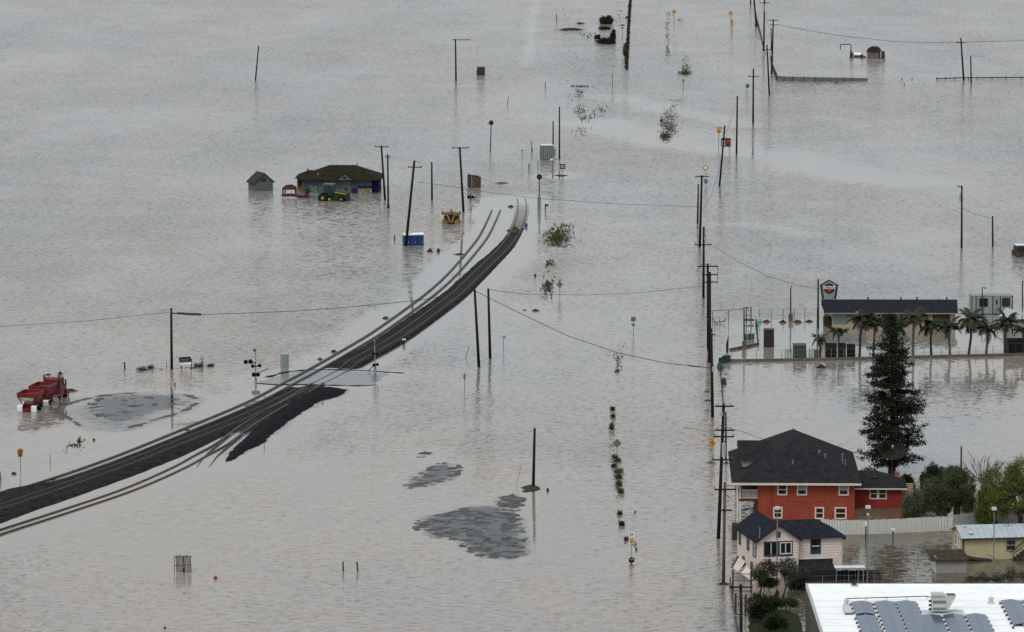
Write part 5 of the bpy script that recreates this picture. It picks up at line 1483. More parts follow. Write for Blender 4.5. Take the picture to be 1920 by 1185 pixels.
# ---------------------------------------------------------------- yellow earthmover seen end on
B = G(845.5, 420); sc = S(420)
e = thing('earthmover', 'yellow earthmover with V shaped drawbar half under water', 'earthmover', B, math.radians(-4))
MB().prism([(-1.55, -.8), (1.5, -.8), (1.5, .55), (1.2, .95), (.75, .65), (.4, .3), (-.45, .3), (-.8, .65), (-1.2, 1.0), (-1.55, .6)], 0, .5).build('bowl', 'machine_yellow', e)
MB().bx(-1.25, 1.25, .6, 3.2, -.5, 1.35).build('rear_body', 'machine_dark', e)
MB().prism([(-1.2, 1.0), (1.2, 1.0), (1.25, 1.75), (.55, 2.05), (-.55, 2.05), (-1.25, 1.75)], .7, 1.5).build('hood', 'machine_yellow', e)
for sx in (-1, 1):
    MB().bar((sx * .15 + .0, -.25, .35), (sx * .78, .45, 1.85), .16, .2).build('drawbar', 'rim_tan', e)
    MB().bx(sx * 1.5 - .2, sx * 1.5 + .2, .5, 1.1, 1.55, 2.1).build('lamp_housing', 'machine_yellow', e)
    MB().bx(min(sx * .9, sx * 1.5), max(sx * .9, sx * 1.5), .75, .95, 1.76, 1.9).build('crossbeam', 'machine_yellow', e)
    MB().lathe([(.3, -.35), (.75, -.35), (.75, .35), (.3, .35)], (sx * 1.15, 1.9, -.2), 14, 'x').build('wheel', 'rubber', e)
MB().cyl((0, .9, 2.05), (0, .9, 2.5), .1, n=8).build('exhaust', 'machine_dark', e)
MB().bx(-.5, .5, .55, .62, 1.15, 1.6).build('grille', 'machine_dark', e)
MB().bx(-.6, .6, -.2, .3, -.5, .25).build('blade_gap', 'machine_dark', e)

# ---------------------------------------------------------------- farmhouse and shed
B = G(633, 362); sc = S(362)
fx = lambda px: (px - 633) / sc
fz = lambda py: (362 - py) / sc
fh = thing('flooded_farmhouse', 'derelict blue house with brown hip roof and graffiti, deep in water', 'house', B, math.radians(-2))
MB().bx(fx(566), fx(697), 0, 9, -1.5, fz(336)).build('wall', 'blue_wall', fh)
MB().bx(fx(555), fx(566) - .003, 2.5, 9, -1.5, fz(337)).build('side_wall', 'blue_wall', fh)
MB().bx(fx(697) + .003, fx(710), 1.0, 8, -1.5, fz(338)).build('porch_wall', 'graffiti_blue', fh)
E = fz(335.5)
mr = hip_roof(fh, fx(563), fx(713), -.9, 10, E, 2.15, 'shingle_brown', run=4.9, axis='x', fascia='dark_wood', t=.12, ends=(1.05, 1.0))
MB().add([(fx(551), 1.2, E - .1), (fx(592), 1.2, E - .1), (fx(612), 5, E + 1.05), (fx(575), 5, E + 1.15), (fx(551), 9.5, E - .1), (fx(592), 9.5, E - .1)], [(0, 1, 2, 3), (3, 2, 5, 4), (0, 3, 4), (1, 5, 2), (0, 4, 5, 1)]).build('side_roof', 'shingle_brown', fh)
mb = MB().add([(fx(690), -.4, E - .05), (fx(713), -.4, E - .35), (fx(713), 8, E - .35), (fx(690), 8, E + .5), (fx(690), -.4, E - .2), (fx(713), -.4, E - .5), (fx(713), 8, E - .5), (fx(690), 8, E + .35)],
         [(0, 1, 2, 3), (7, 6, 5, 4), (0, 4, 5, 1), (1, 5, 6, 2), (2, 6, 7, 3), (3, 7, 4, 0)]).build('lean_to_roof', 'shingle_brown', fh)
gx0, gx1 = fx(630), fx(664)
gb = MB().prism([(gx0 + .25, E - .05), (gx1 - .25, E - .05), ((gx0 + gx1) / 2, E + 1.0)], -1.05, 1.5).build('gable', 'pale_blue_wall', fh)
for a, b in (((gx0, E - .12), ((gx0 + gx1) / 2, E + 1.12)), ((gx1, E - .12), ((gx0 + gx1) / 2, E + 1.12))):
    MB().add([(a[0], -1.2, a[1]), (b[0], -1.2, b[1]), (b[0], 3.0, b[1]), (a[0], 2.0, a[1]), (a[0], -1.2, a[1] + .1), (b[0], -1.2, b[1] + .1), (b[0], 3.0, b[1] + .1), (a[0], 2.0, a[1] + .1)],
             [(0, 1, 2, 3), (7, 6, 5, 4), (0, 4, 5, 1), (1, 5, 6, 2), (2, 6, 7, 3), (3, 7, 4, 0)]).build('gable_roof', 'shingle_brown', gb)
MB().bx(fx(643), fx(651), -1.08, -1.051, E + .2, E + .55).build('gable_window', 'glass', gb)
MB().bx(fx(594.5), fx(597), .8, 1.1, E, E + .95).build('chimney', 'concrete', mr)
MB().bx(fx(666), fx(668), 4.2, 4.4, E + 1.9, E + 2.5).build('vent_pipe', 'dark_steel', mr)
MB().bx(fx(572), fx(574), 5.0, 5.3, E + 1.0, E + 1.4).build('vent_pipe', 'dark_steel', fh)
MB().bx(fx(643), fx(646), -.05, -.001, -1, E - .1).bx(fx(654), fx(657), -.05, -.001, -1, E - .1).build('door_trim', 'pale_blue_wall', fh)
MB().bx(fx(646), fx(654), -.04, -.001, -1, E - .15).build('door', 'pale_blue_wall', fh)
MB().bx(fx(660), fx(672), -.04, -.001, 0, .9).build('boarded_window', 'graffiti_blue', fh)
ga = MB().bx(fx(671), fx(698), -.06, -.001, -1, 1.35).build('garage_door', 'graffiti_blue', fh)
gp = MB().bx(fx(671.5), fx(697), -.09, -.061, -.6, .85).build('paint_patch', 'graffiti_cream', ga)
def strokes(par, segs, x0, z0, w, h, m, t, y):
    mb = MB()
    for a, b in segs: mb.bar((x0 + a[0] * w, y, z0 + a[1] * h), (x0 + b[0] * w, y, z0 + b[1] * h), .02, t)
    o = mb.build('graffiti', m, par); o['kind'] = 'stuff'
FONT = {'P': [((0, 0), (0, 1)), ((0, 1), (.7, 1)), ((.7, 1), (.7, .5)), ((.7, .5), (0, .5))], 'O': [((0, 0), (0, 1)), ((0, 1), (.7, 1)), ((.7, 1), (.7, 0)), ((.7, 0), (0, 0))],
        'R': [((0, 0), (0, 1)), ((0, 1), (.7, 1)), ((.7, 1), (.7, .55)), ((.7, .55), (0, .5)), ((.2, .5), (.75, 0))], 'K': [((0, 0), (0, 1)), ((0, .5), (.7, 1)), ((0, .5), (.7, 0))],
        'L': [((0, 1), (0, 0)), ((0, 0), (.7, 0))], 'S': [((.7, 1), (0, .9)), ((0, .9), (0, .55)), ((0, .55), (.7, .45)), ((.7, .45), (.7, .1)), ((.7, .1), (0, 0))], 'Y': [((0, 1), (.35, .5)), ((.7, 1), (.35, .5)), ((.35, .5), (.35, 0))],
        'E': [((0, 0), (0, 1)), ((0, 1), (.7, 1)), ((0, .5), (.6, .5)), ((0, 0), (.7, 0))], 'I': [((.35, 0), (.35, 1))], 'U': [((0, 1), (0, 0)), ((0, 0), (.7, 0)), ((.7, 0), (.7, 1))]}
for i, ch in enumerate('PORK'): strokes(ga, FONT[ch], fx(673.5) + i * .58, .02, .52, .72, 'sign_black', .11, -.105)
for i, ch in enumerate('LSEKIU'): strokes(fh, FONT[ch], fx(575.5) + i * .48, .0, .46, 1.25 if i % 2 else 1.0, 'graffiti_green', .13, -.02)
MB().bx(fx(556), fx(565.5), 2.44, 2.499, -.5, .95).build('paint_patch', 'graffiti_yellow', fh)
MB().bx(fx(646), fx(652), -.07, -.041, .4, 1.0).build('paint_patch', 'graffiti_red', fh)
window(fh, fx(556.5), fx(563), 1.1, 2.0, 2.49, 'trim_navy', 'glass', .08)

B = G(497, 358); sc = S(358)
sd = thing('small_shed', 'small pale blue gabled shed left of the flooded farmhouse', 'shed', B, math.radians(26))
MB().bx(-2.0, 1.6, 0, 3.2, -1.5, 1.75).prism([(-2.0, 1.75), (1.6, 1.75), (-.2, 3.25)], 0, 3.2).build('wall', 'pale_blue_wall', sd)
mb = MB()
for sx, xe in ((-1, -2.35), (1, 1.95)):
    mb.add([(xe, -.3, 1.55), (-.2, -.3, 3.38), (-.2, 3.5, 3.38), (xe, 3.5, 1.55), (xe, -.3, 1.43), (-.2, -.3, 3.26), (-.2, 3.5, 3.26), (xe, 3.5, 1.43)], [(0, 1, 2, 3), (7, 6, 5, 4), (0, 4, 5, 1), (3, 2, 6, 7), (0, 3, 7, 4)])
mb.build('roof', 'shed_roof', sd)
MB().bx(-.8, .2, -.04, -.001, 1.75, 2.35).build('loft_window', 'glass', sd)
MB().bx(1.601, 1.64, .9, 2.2, -1, 1.4).build('door', 'dark_wood', sd)

# ---------------------------------------------------------------- tractor and red implement
B = G(622, 376); sc = S(376)
tr_ = thing('tractor', 'green tractor with yellow stripe standing in water before the farmhouse', 'tractor', B, math.radians(-14))
MB().prismx([(-.42, .35), (.42, .35), (.42, 1.35), (.3, 1.55), (-.3, 1.55), (-.42, 1.35)], .35, 2.9).tf(Matrix.Rotation(math.radians(7), 4, 'Y')).build('bonnet', 'tractor_green', tr_)
MB().bx(.5, 2.5, -.45, -.425, 1.1, 1.22).tf(Matrix.Rotation(math.radians(7), 4, 'Y')).build('stripe', 'tractor_yellow', tr_)
MB().bx(-1.2, 2.7, -.4, .4, -.4, .5).build('chassis', 'tractor_green', tr_)
cb = MB().bx(-1.25, .3, -.75, .75, .55, 1.0).build('cab_base', 'tractor_green', tr_)
MB().prismx([(-.72, 1.0), (.72, 1.0), (.66, 2.2), (-.66, 2.2)], -1.1, .25).build('cab_glass', 'glass', tr_)
MB().bx(-1.3, .45, -.82, .82, 2.201, 2.4).build('cab_roof', 'cabinet_green', tr_)
for (x, y) in ((-1.12, -.72), (.22, -.72), (-1.12, .7), (.22, .7), (-.4, -.73)): MB().bar((x, y, 1.0), (x, y * .92, 2.2), .07).build('cab_post', 'tractor_green', tr_)
for (x, y, r, w) in ((-1.25, -.95, .82, .5), (-1.25, .95, .82, .5), (1.9, -.85, .55, .35), (1.9, .85, .55, .35)):
    z = .18 if r > .6 else .05
    wh = MB().lathe([(r * .5, -w / 2), (r * .92, -w / 2), (r, -w / 4), (r, w / 4), (r * .92, w / 2), (r * .5, w / 2)], (x, y, z), 18, 'y').build('wheel', 'rubber', tr_)
    MB().lathe([(r * .12, -w / 2 - .03), (r * .52, -w / 2 + .02), (r * .52, w / 2 - .02), (r * .12, w / 2 + .03)], (x, y, z), 14, 'y').build('rim', 'rim_tan', wh)
MB().bx(-2.0, -.5, -1.2, -.72, 1.02, 1.1).build('mudguard', 'tractor_green', tr_)
MB().bx(2.75, 3.1, -.5, .5, -.4, .55).build('front_weight', 'tractor_green', tr_)
MB().cyl((.75, -.35, 1.3), (.75, -.35, 2.3), .06, n=7).build('exhaust', 'dark_steel', tr_)
MB().lathe([(.2, -.05), (.2, .05)], (-.1, -1.15, .05), 10, 'y').build('idler', 'tractor_yellow', tr_)

tr_.scale = (1.1, 1.1, 1.15); tr_.location.z = .32
B = G(556, 371); sc = S(371)
im = thing('farm_implement', 'dark red trailed farm implement left of the green tractor', 'implement', B, math.radians(-6))
MB().tube([(-2.6, 0, .45), (-1.0, 0, .55), (.6, 0, .35), (1.6, 0, .3)], .3, 8).build('main_beam', 'implement_red', im)
MB().tube([(-2.55, .1, .4), (-2.5, .1, 1.7), (-1.9, .1, 2.2), (-.9, .1, 2.3), (-.2, .1, 2.0), (-.15, .1, .8)], .17, 7).build('arch_frame', 'implement_red', im)
MB().tube([(-2.3, .9, .3), (-2.2, .9, 1.5), (-1.6, .9, 1.95), (-.7, .9, 1.95), (-.2, .9, 1.7), (-.2, .9, .6)], .14, 7).build('arch_frame', 'implement_red', im)
MB().bx(-2.5, -.2, -.3, 1.2, 1.5, 1.95).build('hopper', 'implement_red', im)
MB().bx(1.5, 2.2, -.25, .4, .0, .8).build('drawbar_box', 'implement_red', im)
MB().bar((2.2, 0, .35), (3.6, -.2, .15), .12).build('drawbar', 'implement_red', im)
MB().bar((-2.95, 0, .4), (-2.5, 0, .6), .2).build('hitch', 'implement_red', im)
MB().lathe([(.2, -.15), (.5, -.15), (.5, .15), (.2, .15)], (2.0, .6, 1.2), 14, 'y').build('spare_wheel', 'machine_dark', im)

# ---------------------------------------------------------------- red dump truck with two hopper trailers (rear nearest the camera)
B = G(49, 773); sc = S(773)
F1 = G(112, 742)
ang = math.atan2(F1.x - B.x, F1.y - B.y)
tk = thing('dump_truck', 'red truck pulling two red bottom dump trailers, standing in floodwater', 'truck', B, -ang)
def hopper(y0, ln, z0, back):
    w = 1.30
    pts = [(-w, z0 + 1.9), (w, z0 + 1.9), (w * .97, z0 + 1.55), (.55, z0 + .2), (-.55, z0 + .2), (-w * .97, z0 + 1.55)]
    # sloped hopper: wide rim, narrow keel; the ends lean in as well
    rim = [(-w, y0, z0 + 1.9), (w, y0, z0 + 1.9), (w, y0 + ln, z0 + 1.9), (-w, y0 + ln, z0 + 1.9)]
    mid = [(-w, y0, z0 + 1.55), (w, y0, z0 + 1.55), (w, y0 + ln, z0 + 1.55), (-w, y0 + ln, z0 + 1.55)]
    bot = [(-.5, y0 + .75, z0 + .1), (.5, y0 + .75, z0 + .1), (.5, y0 + ln - .75, z0 + .1), (-.5, y0 + ln - .75, z0 + .1)]
    vs = rim + mid + bot
    fs = []
    for a, b in ((0, 4), (4, 8)):
        for i in range(4): fs.append((a + i, a + (i + 1) % 4, b + (i + 1) % 4, b + i))
    fs.append((8, 9, 10, 11))
    h = MB().add(vs, fs).build('hopper', 'truck_red', tk)
    so = h.modifiers.new('thick', 'SOLIDIFY'); so.thickness = .07
    MB().add([(p[0] * .93, p[1] + (.1 if i < 2 else -.1), z0 + 1.5) for i, p in enumerate(rim)], [(0, 1, 2, 3)]).build('hopper_load', 'truck_dark', h)
    for a in range(4):
        p, q = Vector(rim[a]), Vector(rim[(a + 1) % 4])
        MB().bar(p + Vector((0, 0, .05)), q + Vector((0, 0, .05)), .13, .12).build('rim_rail', 'truck_red', h)
    if back:
        MB().add([(-1.0, y0 - .05, z0 + 1.46), (1.0, y0 - .05, z0 + 1.46), (.62, y0 + .52, z0 + .55), (-.62, y0 + .52, z0 + .55)], [(0, 1, 2, 3)]).build('tailplate', 'chrome', h)
    return h
def axle(y, z=.15, fender=True):
    for sx in (-1, 1):
        for xo in (.78, 1.1):
            wh = MB().lathe([(.22, -.13), (.48, -.13), (.52, -.06), (.52, .06), (.48, .13), (.22, .13)], (sx * xo, y, z), 16, 'x').build('wheel', 'rubber', tk)
            MB().lathe([(.08, -.145), (.24, -.12), (.24, .12), (.08, .145)], (sx * xo, y, z), 12, 'x').build('rim', 'chrome', wh)
        if fender:
            MB().bx(sx * .95 - .36, sx * .95 + .36, y - .62, y - .56, .02, .62).build('mudflap', 'sign_white', tk)
            MB().prismx([(y - .6, z + .5), (y - .45, z + .66), (y + .45, z + .66), (y + .6, z + .5), (y + .6, z + .46), (y + .45, z + .62), (y - .45, z + .62), (y - .6, z + .46)], sx * .95 - .36, sx * .95 + .36).build('mudguard', 'chrome', tk)
hopper(.2, 3.6, .42, True)
axle(.85); axle(2.9, fender=False)
MB().bx(-.35, .35, .25, 4.2, -.3, .5).build('frame_beam', 'truck_red', tk)
MB().bx(-.5, .5, .1, .24, .15, .5).build('bumper', 'truck_red', tk)
MB().bar((0, 4.0, .35), (0, 5.6, .4), .2).build('drawbar', 'dark_steel', tk)
hopper(5.2, 4.2, .62, False)
axle(6.0); axle(7.3, fender=False)
MB().bx(-.35, .35, 5.2, 10.5, -.3, .55).build('frame_beam', 'truck_red', tk)
axle(10.1, fender=True); axle(11.3, fender=False)
cbm = MB().prismx([(11.3, .5), (13.0, .5), (13.0, 2.6), (12.7, 2.85), (11.6, 2.85), (11.3, 2.6)], -1.15, 1.15).build('cab', 'truck_red', tk)
MB().bx(-.85, .85, 11.26, 11.298, 1.65, 2.45).build('rear_window', 'glass', cbm)
MB().prismx([(13.0, .5), (15.0, .5), (15.0, 1.35), (14.8, 1.6), (13.0, 1.8)], -.85, .85).build('bonnet', 'truck_red', tk)
for sx in (-1, 1):
    MB().cyl((sx * 1.02, 11.12, .4), (sx * 1.02, 11.12, 3.3), .1, n=8).build('exhaust_stack', 'dark_steel', tk)
    MB().bx(sx * 1.15 - .02, sx * 1.15 + .02, 11.6, 12.7, 1.6, 2.4).build('side_window', 'glass', cbm)
    MB().prismx([(13.6, .35), (15.1, .35), (15.0, .85), (14.6, 1.0), (13.9, .95)], min(sx * .8, sx * 1.3), max(sx * .8, sx * 1.3)).build('fender', 'truck_red', tk)
    MB().bx(sx * 1.35 - .1, sx * 1.35 + .1, 13.0, 13.1, 1.7, 2.5).build('mirror', 'dark_steel', tk)
for x in (-.8, -.3, .3, .8): MB().bx(x - .08, x + .08, 11.9, 12.05, 2.851, 2.93).build('roof_light', 'sign_white', tk)
axle(14.3, fender=False)
MB().bar((-.9, 11.6, 2.9), (-1.2, 11.2, 3.1), .04).build('aerial', 'galvanised', tk)

# ---------------------------------------------------------------- pump station at upper right
B = G(1637, 112); sc = S(112)
pw = thing('pump_house', 'weathered wooden pump house on a concrete slab at upper right', 'pump house', B, math.radians(-12))
MB().bx(-1.5, 1.5, 0, 2.6, -.3, 2.1).build('wall', 'grey_wood', pw)
MB().prism([(-1.75, 1.95), (1.75, 1.95), (1.3, 2.75), (.7, 3.15), (-.7, 3.15), (-1.3, 2.75)], -.25, 2.8).build('roof', 'debris', pw)
for x in (-1.2, -.55, .1, .75): MB().bx(x, x + .5, -.06, -.001, -.1, 1.75).build('board', 'grey_wood', pw)
MB().bx(-1.6, 3.2, -1.4, -.3, -.6, .2).build('slab', 'concrete', pw)
MB().prismx([(.3, .1), (2.6, .1), (2.6, 1.6), (1.2, 2.1)], 1.9, 2.6).build('side_hood', 'dark_wood', pw)
B = G(1607, 108); sc = S(108)
pt = thing('pump_tank', 'shiny steel pump tank left of the pump house', 'tank', B, math.radians(-8))
MB().cyl((-.7, .4, .8), (1.0, .4, .75), .6, n=14).build('tank', 'chrome', pt)
MB().bx(-.8, 2.2, -.1, .9, -.5, .3).build('base', 'dark_steel', pt)
MB().lathe([(.2, -.1), (.5, -.1), (.5, .1), (.2, .1)], (1.2, -.3, .35), 12, 'y').build('flywheel', 'dark_steel', pt)
MB().prism([(-1.9, -.5), (-.9, -.5), (-.9, .8), (-1.7, 2.0)], -.2, .2).build('side_plate', 'rust_brown', pt)
B = G(1595, 107)
pg = thing('pipe_gantry', 'bent pipe arch standing left of the pump tank', 'pipe', B)
sc = S(107)
MB().tube([((1575.5 - 1595) / sc, 0, 14 / sc), ((1575.5 - 1595) / sc, 0, 22.5 / sc), ((1577 - 1595) / sc, 0, 24 / sc), ((1593.5 - 1595) / sc, 0, 24 / sc), ((1595.5 - 1595) / sc, 0, 22 / sc), ((1595.5 - 1595) / sc, 0, -1)], .14, 8).build('pipe', 'wet_concrete', pg)
MB().lathe([(.3, 0), (.3, .15)], (.05, 0, .1), 10).build('flange', 'dark_steel', pg)

# ---------------------------------------------------------------- silt fence at upper right
def fabric_fence(label, pts, hpx, m, name='silt_fence', post_every=1, postm='dark_steel', taper=None):
    P = [G(*p) for p in pts]
    root = thing(name, label, 'fence', P[0])
    for i, (a, b) in enumerate(zip(P[:-1], P[1:])):
        ha = (hpx if taper is None else taper[i]) / S(pts[i][1]); hb = (hpx if taper is None else taper[i + 1]) / S(pts[i + 1][1])
        n = (b - a).cross(Vector((0, 0, 1))).normalized() * .03
        a2, b2 = a - P[0], b - P[0]
        MB().add([a2 - n + Vector((0, 0, -.6)), b2 - n + Vector((0, 0, -.6)), b2 - n + Vector((0, 0, hb)), a2 - n + Vector((0, 0, ha)), a2 + n + Vector((0, 0, -.6)), b2 + n + Vector((0, 0, -.6)), b2 + n + Vector((0, 0, hb)), a2 + n + Vector((0, 0, ha))],
                 [(0, 1, 2, 3), (7, 6, 5, 4), (2, 6, 7, 3), (0, 3, 7, 4), (1, 5, 6, 2)]).build('panel', m, root)
    for i, p in enumerate(P):
        h = (hpx if taper is None else taper[i]) / S(pts[i][1]) + .12
        q = p - P[0]
        MB().cyl(q + Vector((0, -.06, -.8)), q + Vector((0, -.06, h)), .07, n=6).build('post', postm, root)
    return root
fabric_fence('grey green fabric silt fence running right from the far poles', [(1457, 151), (1470, 152), (1486, 152.3), (1507, 152.5), (1529, 153), (1556, 152.5), (1583, 152.5), (1600, 152), (1626, 151.5)], 8.5, 'silt_fabric', taper=[9, 8.6, 8.5, 8.4, 8.2, 7.2, 7, 6, 5])
fabric_fence('dark fence line slanting down to the silt fence corner', [(1444.5, 107), (1447, 121), (1451, 134), (1456, 150)], 6, 'dark_wood', taper=[5, 6, 8, 13])
fabric_fence('thin dark fence line between the far poles at the top edge', [(1413, 5), (1419, 42), (1423, 55), (1427.5, 72), (1431, 88)], 5, 'dark_wood', taper=[5, 9, 7, 6, 5])
fl = thing('guard_rail', 'long thin guard rail low over the water at the far right', 'guard rail', G(1755, 149))
P = [G(1755, 150) - G(1755, 149), G(1800, 148.3) - G(1755, 149), G(1935, 147.3) - G(1755, 149)]
MB().tube([p + Vector((0, 0, .3)) for p in P], .14, 6).build('beam', 'dark_steel', fl)
for px in (1757, 1773, 1790, 1816, 1832, 1860, 1886, 1915):
    p = G(px, 150 - (px - 1755) / 180 * 2.4) - G(1755, 149)
    MB().cyl(p + Vector((0, -.1, -.6)), p + Vector((0, -.1, .62)), .09, n=6).build('post', 'dark_wood', fl)
bx_ = thing('floating_crate', 'small dark crate floating below the silt fence', 'crate', G(1569, 156))
MB().bx(-.45, .45, -.3, .5, -.2, .45).build('crate', 'silt_fabric', bx_)
MB().bx(-.5, .5, -.35, .55, .451, .52).build('lid', 'dark_steel', bx_)

# ---------------------------------------------------------------- diner lot: kerb walls, chain link, bins
def kerb(label, pts, h=.32, w=.35):
    P = [G(*p) for p in pts]
    root = thing('kerb_wall', label, 'wall', P[0])
    for a, b in zip(P[:-1], P[1:]):
        d = (b - a).normalized() * (w / 2)
        wbuild(MB().bar(a + Vector((0, 0, h / 2 - .25)) - d * 0, b + Vector((0, 0, h / 2 - .25)), w, h + .5), 'segment', 'wet_concrete', root)
    return root
kerb('long low concrete kerb wall under the palm row', [(1369, 678.5), (1480, 677), (1600, 674.5), (1720, 671.5), (1850, 668.5), (1990, 664.5)], .36, .5)
kerb('short concrete kerb at the left corner of the diner lot', [(1370, 657), (1396, 652), (1421, 646.5)], .3, .45)
def post_row(label, pts, n, hpx, m='mesh_wire', r=.035, wires=2, cat='fence', mesh=False, name='chain_link_fence', rail=False):
    P = [G(*p) for p in pts]
    root = thing(name, label, cat, P[0])
    L = [0]
    for a, b in zip(P[:-1], P[1:]): L.append(L[-1] + (b - a).length)
    def at(t):
        d = t * L[-1]
        for i in range(len(P) - 1):
            if d <= L[i + 1] + 1e-6: return P[i].lerp(P[i + 1], (d - L[i]) / (L[i + 1] - L[i]))
        return P[-1]
    h = hpx / S(pts[0][1])
    for i in range(n):
        p = at(i / (n - 1)) - P[0]
        MB().cyl(p + Vector((0, 0, -.6)), p + Vector((RN.uniform(-.05, .05), 0, h)), r, n=6).build('post', m, root)
    for k in range(wires):
        z = h * (1 - k * .45) - .03
        pts_ = [at(i / 24) - P[0] + Vector((0, 0, z)) for i in range(25)]
        MB().tube(pts_, .035 if (rail and k == 0) else .012, 5).build('top_rail' if k == 0 else 'wire', m, root)
    return root
post_row('chain link fence on the kerb wall, from the lot corner to the palms', [(1372, 677.5), (1480, 676), (1605, 673.5)], 11, 20)
post_row('chain link fence on the kerb wall between the palm trunks', [(1636, 673), (1720, 670.5), (1850, 667.5), (1925, 665)], 10, 18)
post_row('tall frame fence left of the hook armed lamp', [(1336, 608), (1369, 606.5), (1394, 605)], 3, 26, 'dark_steel', .05, 1, rail=True)
post_row('ragged wire fence far behind the lot, left of the diner', [(1424, 600), (1460, 602), (1490, 600), (1497, 599), (1517, 600), (1532, 600)], 6, 22, 'grey_wood', .045, 2)
post_row('fence stubs on both sides of the green bin', [(1472, 674.5), (1478, 674.4), (1483, 674.3)], 4, 20, 'dark_wood', .05, 0)
post_row('fence stubs right of the green bin', [(1517, 673.6), (1522, 673.5), (1527, 673.3)], 4, 20, 'dark_wood', .05, 0)
post_row('chain link fence with one rail beside the garden shed', [(1626, 1096), (1690, 1095), (1733, 1094), (1760, 1093)], 4, 25, 'mesh_wire', .03, 2)
post_row('chain link fence in front of the black board fence', [(1494, 1102), (1534, 1101), (1580, 1100), (1640, 1099)], 4, 22, 'mesh_wire', .035, 2)
post_row('thin wire fence behind the garden shed', [(1700, 1043), (1722, 1042), (1742, 1041)], 3, 18, 'grey_wood', .03, 1)
# iron gates lower left of the yard
def bar_gate(label, a, b, hpx, n, m='dark_steel'):
    A, B_ = G(*a), G(*b)
    root = thing('iron_gate', label, 'gate', A)
    h = hpx / S(a[1]); d = B_ - A
    MB().bar((0, 0, h), d + Vector((0, 0, h)), .06).build('top_bar', m, root)
    MB().bar((0, 0, h * .62), d + Vector((0, 0, h * .62)), .05).build('middle_bar', m, root)
    MB().bar((0, 0, .15), d + Vector((0, 0, .15)), .05).build('bottom_bar', m, root)
    for t in (0, 1): MB().bx(d.x * t - .09, d.x * t + .09, d.y * t - .09, d.y * t + .09, -1, h + .35).build('gate_post', m, root)
    for i in range(1, n): MB().cyl(d * (i / n) + Vector((0, 0, .1)), d * (i / n) + Vector((0, 0, h)), .022, n=5).build('picket', m, root)
    return root
bar_gate('upper black iron bar gate left of the yard trees', (1374, 1110), (1408, 1112), 36, 9)
bar_gate('lower black iron bar gate behind the nearest pole', (1379, 1154), (1398, 1156), 36, 7)
fabric_fence('long dark fence between the flooded road and the yards', [(1369, 1098), (1374, 1128), (1378, 1160), (1384, 1195), (1388, 1215)], 12, 'dark_steel', name='boundary_fence', taper=[14, 16, 16, 16, 16])
fabric_fence('dark torn fence line above the tallest near pole', [(1350, 690), (1352, 712), (1354, 735), (1357, 765)], 8, 'dark_wood', name='boundary_fence', taper=[9, 8, 9, 7])
# bins and cabinets of the lot
def dumpster(label, base, w, h, d, m, lidm, rot=0, panels=2, name='dumpster'):
    sc = S(base[1]); w, h = w / sc / 2, h / sc
    root = thing(name, label, 'dumpster', G(*base), math.radians(rot))
    MB().add([(-w, 0, -.8), (w, 0, -.8), (w, d, -.8), (-w, d, -.8), (-w * .97, .05, h), (w * .97, .05, h), (w * .97, d, h + .15), (-w * .97, d, h + .15)], [(0, 3, 2, 1), (4, 5, 6, 7), (0, 1, 5, 4), (1, 2, 6, 5), (2, 3, 7, 6), (3, 0, 4, 7)]).build('bin', m, root)
    MB().add([(-w * 1.02, -.04, h), (w * 1.02, -.04, h), (w * 1.02, d, h + .16), (-w * 1.02, d, h + .16), (-w * 1.02, -.04, h + .07), (w * 1.02, -.04, h + .07), (w * 1.02, d, h + .23), (-w * 1.02, d, h + .23)], [(0, 3, 2, 1), (4, 5, 6, 7), (0, 1, 5, 4), (1, 2, 6, 5), (2, 3, 7, 6), (3, 0, 4, 7)]).build('lid', lidm, root)
    for i in range(panels):
        x = -w + (i + .5) * 2 * w / panels
        MB().bx(x - w / panels * .75, x + w / panels * .75, -.06, -.001 + .04, .15, h * .8).build('panel', lidm, root)
    return root
dumpster('tall dark brown vending cabinet standing in the flooded lot', (1441.5, 651), 20, 31, 1.0, 'bin_dark', 'bin_dark', -3, 1)
dumpster('dark green dumpster with pale rim on the kerb wall', (1499.5, 674), 24.5, 25, 1.6, 'bin_green', 'bin_green', 0, 1)
dumpster('left black dumpster under the second palm', (1558.5, 672.5), 21, 24, 1.5, 'bin_dark', 'rubber', 0, 2)
dumpster('middle black dumpster beside the second palm', (1579, 672.3), 14, 24, 1.5, 'bin_dark', 'rubber', 0, 1)
dumpster('right smaller black dumpster left of the third palm', (1596, 672), 15.5, 22, 1.4, 'bin_dark', 'rubber', 0, 1)
dumpster('wide black dumpster at the right edge by the last palm', (1911, 666), 42, 26, 2.0, 'bin_dark', 'rubber', 4, 3)
dumpster('dark wooden bin between the tan pole and pink house', (1379.5, 1013), 10.5, 27, .9, 'dark_wood', 'dark_wood', 6, 2, 'wooden_bin')
# green tarps and flotsam at the lot corner
def heap(label, base, w, h, d, m, name='tarp', cat='tarp', seed=0, rot=0):
    sc = S(base[1]); w, h = w / sc / 2, h / sc
    root = thing(name, label, cat, G(*base), math.radians(rot))
    n = 9
    vs, fs = [], []
    rr = random.Random(seed)
    for j in range(n):
        for i in range(n):
            u, v_ = i / (n - 1) * 2 - 1, j / (n - 1)
            e = max(0, 1 - abs(u) ** 3) * (1 - (2 * v_ - 1) ** 4)
            vs.append((u * w, v_ * d, -.3 + (h + .3) * e * (.75 + .45 * rr.random())))
    for j in range(n - 1):
        for i in range(n - 1): fs.append((j * n + i, j * n + i + 1, (j + 1) * n + i + 1, (j + 1) * n + i))
    MB().add(vs, fs).build('cover', m, root)
    return root
fabric_fence('dark green torn tarp screen at the corner of the lot', [(1348, 683), (1358, 681), (1369, 679)], 14, 'tarp_green', name='tarp_screen', taper=[11, 15, 13], postm='dark_wood')
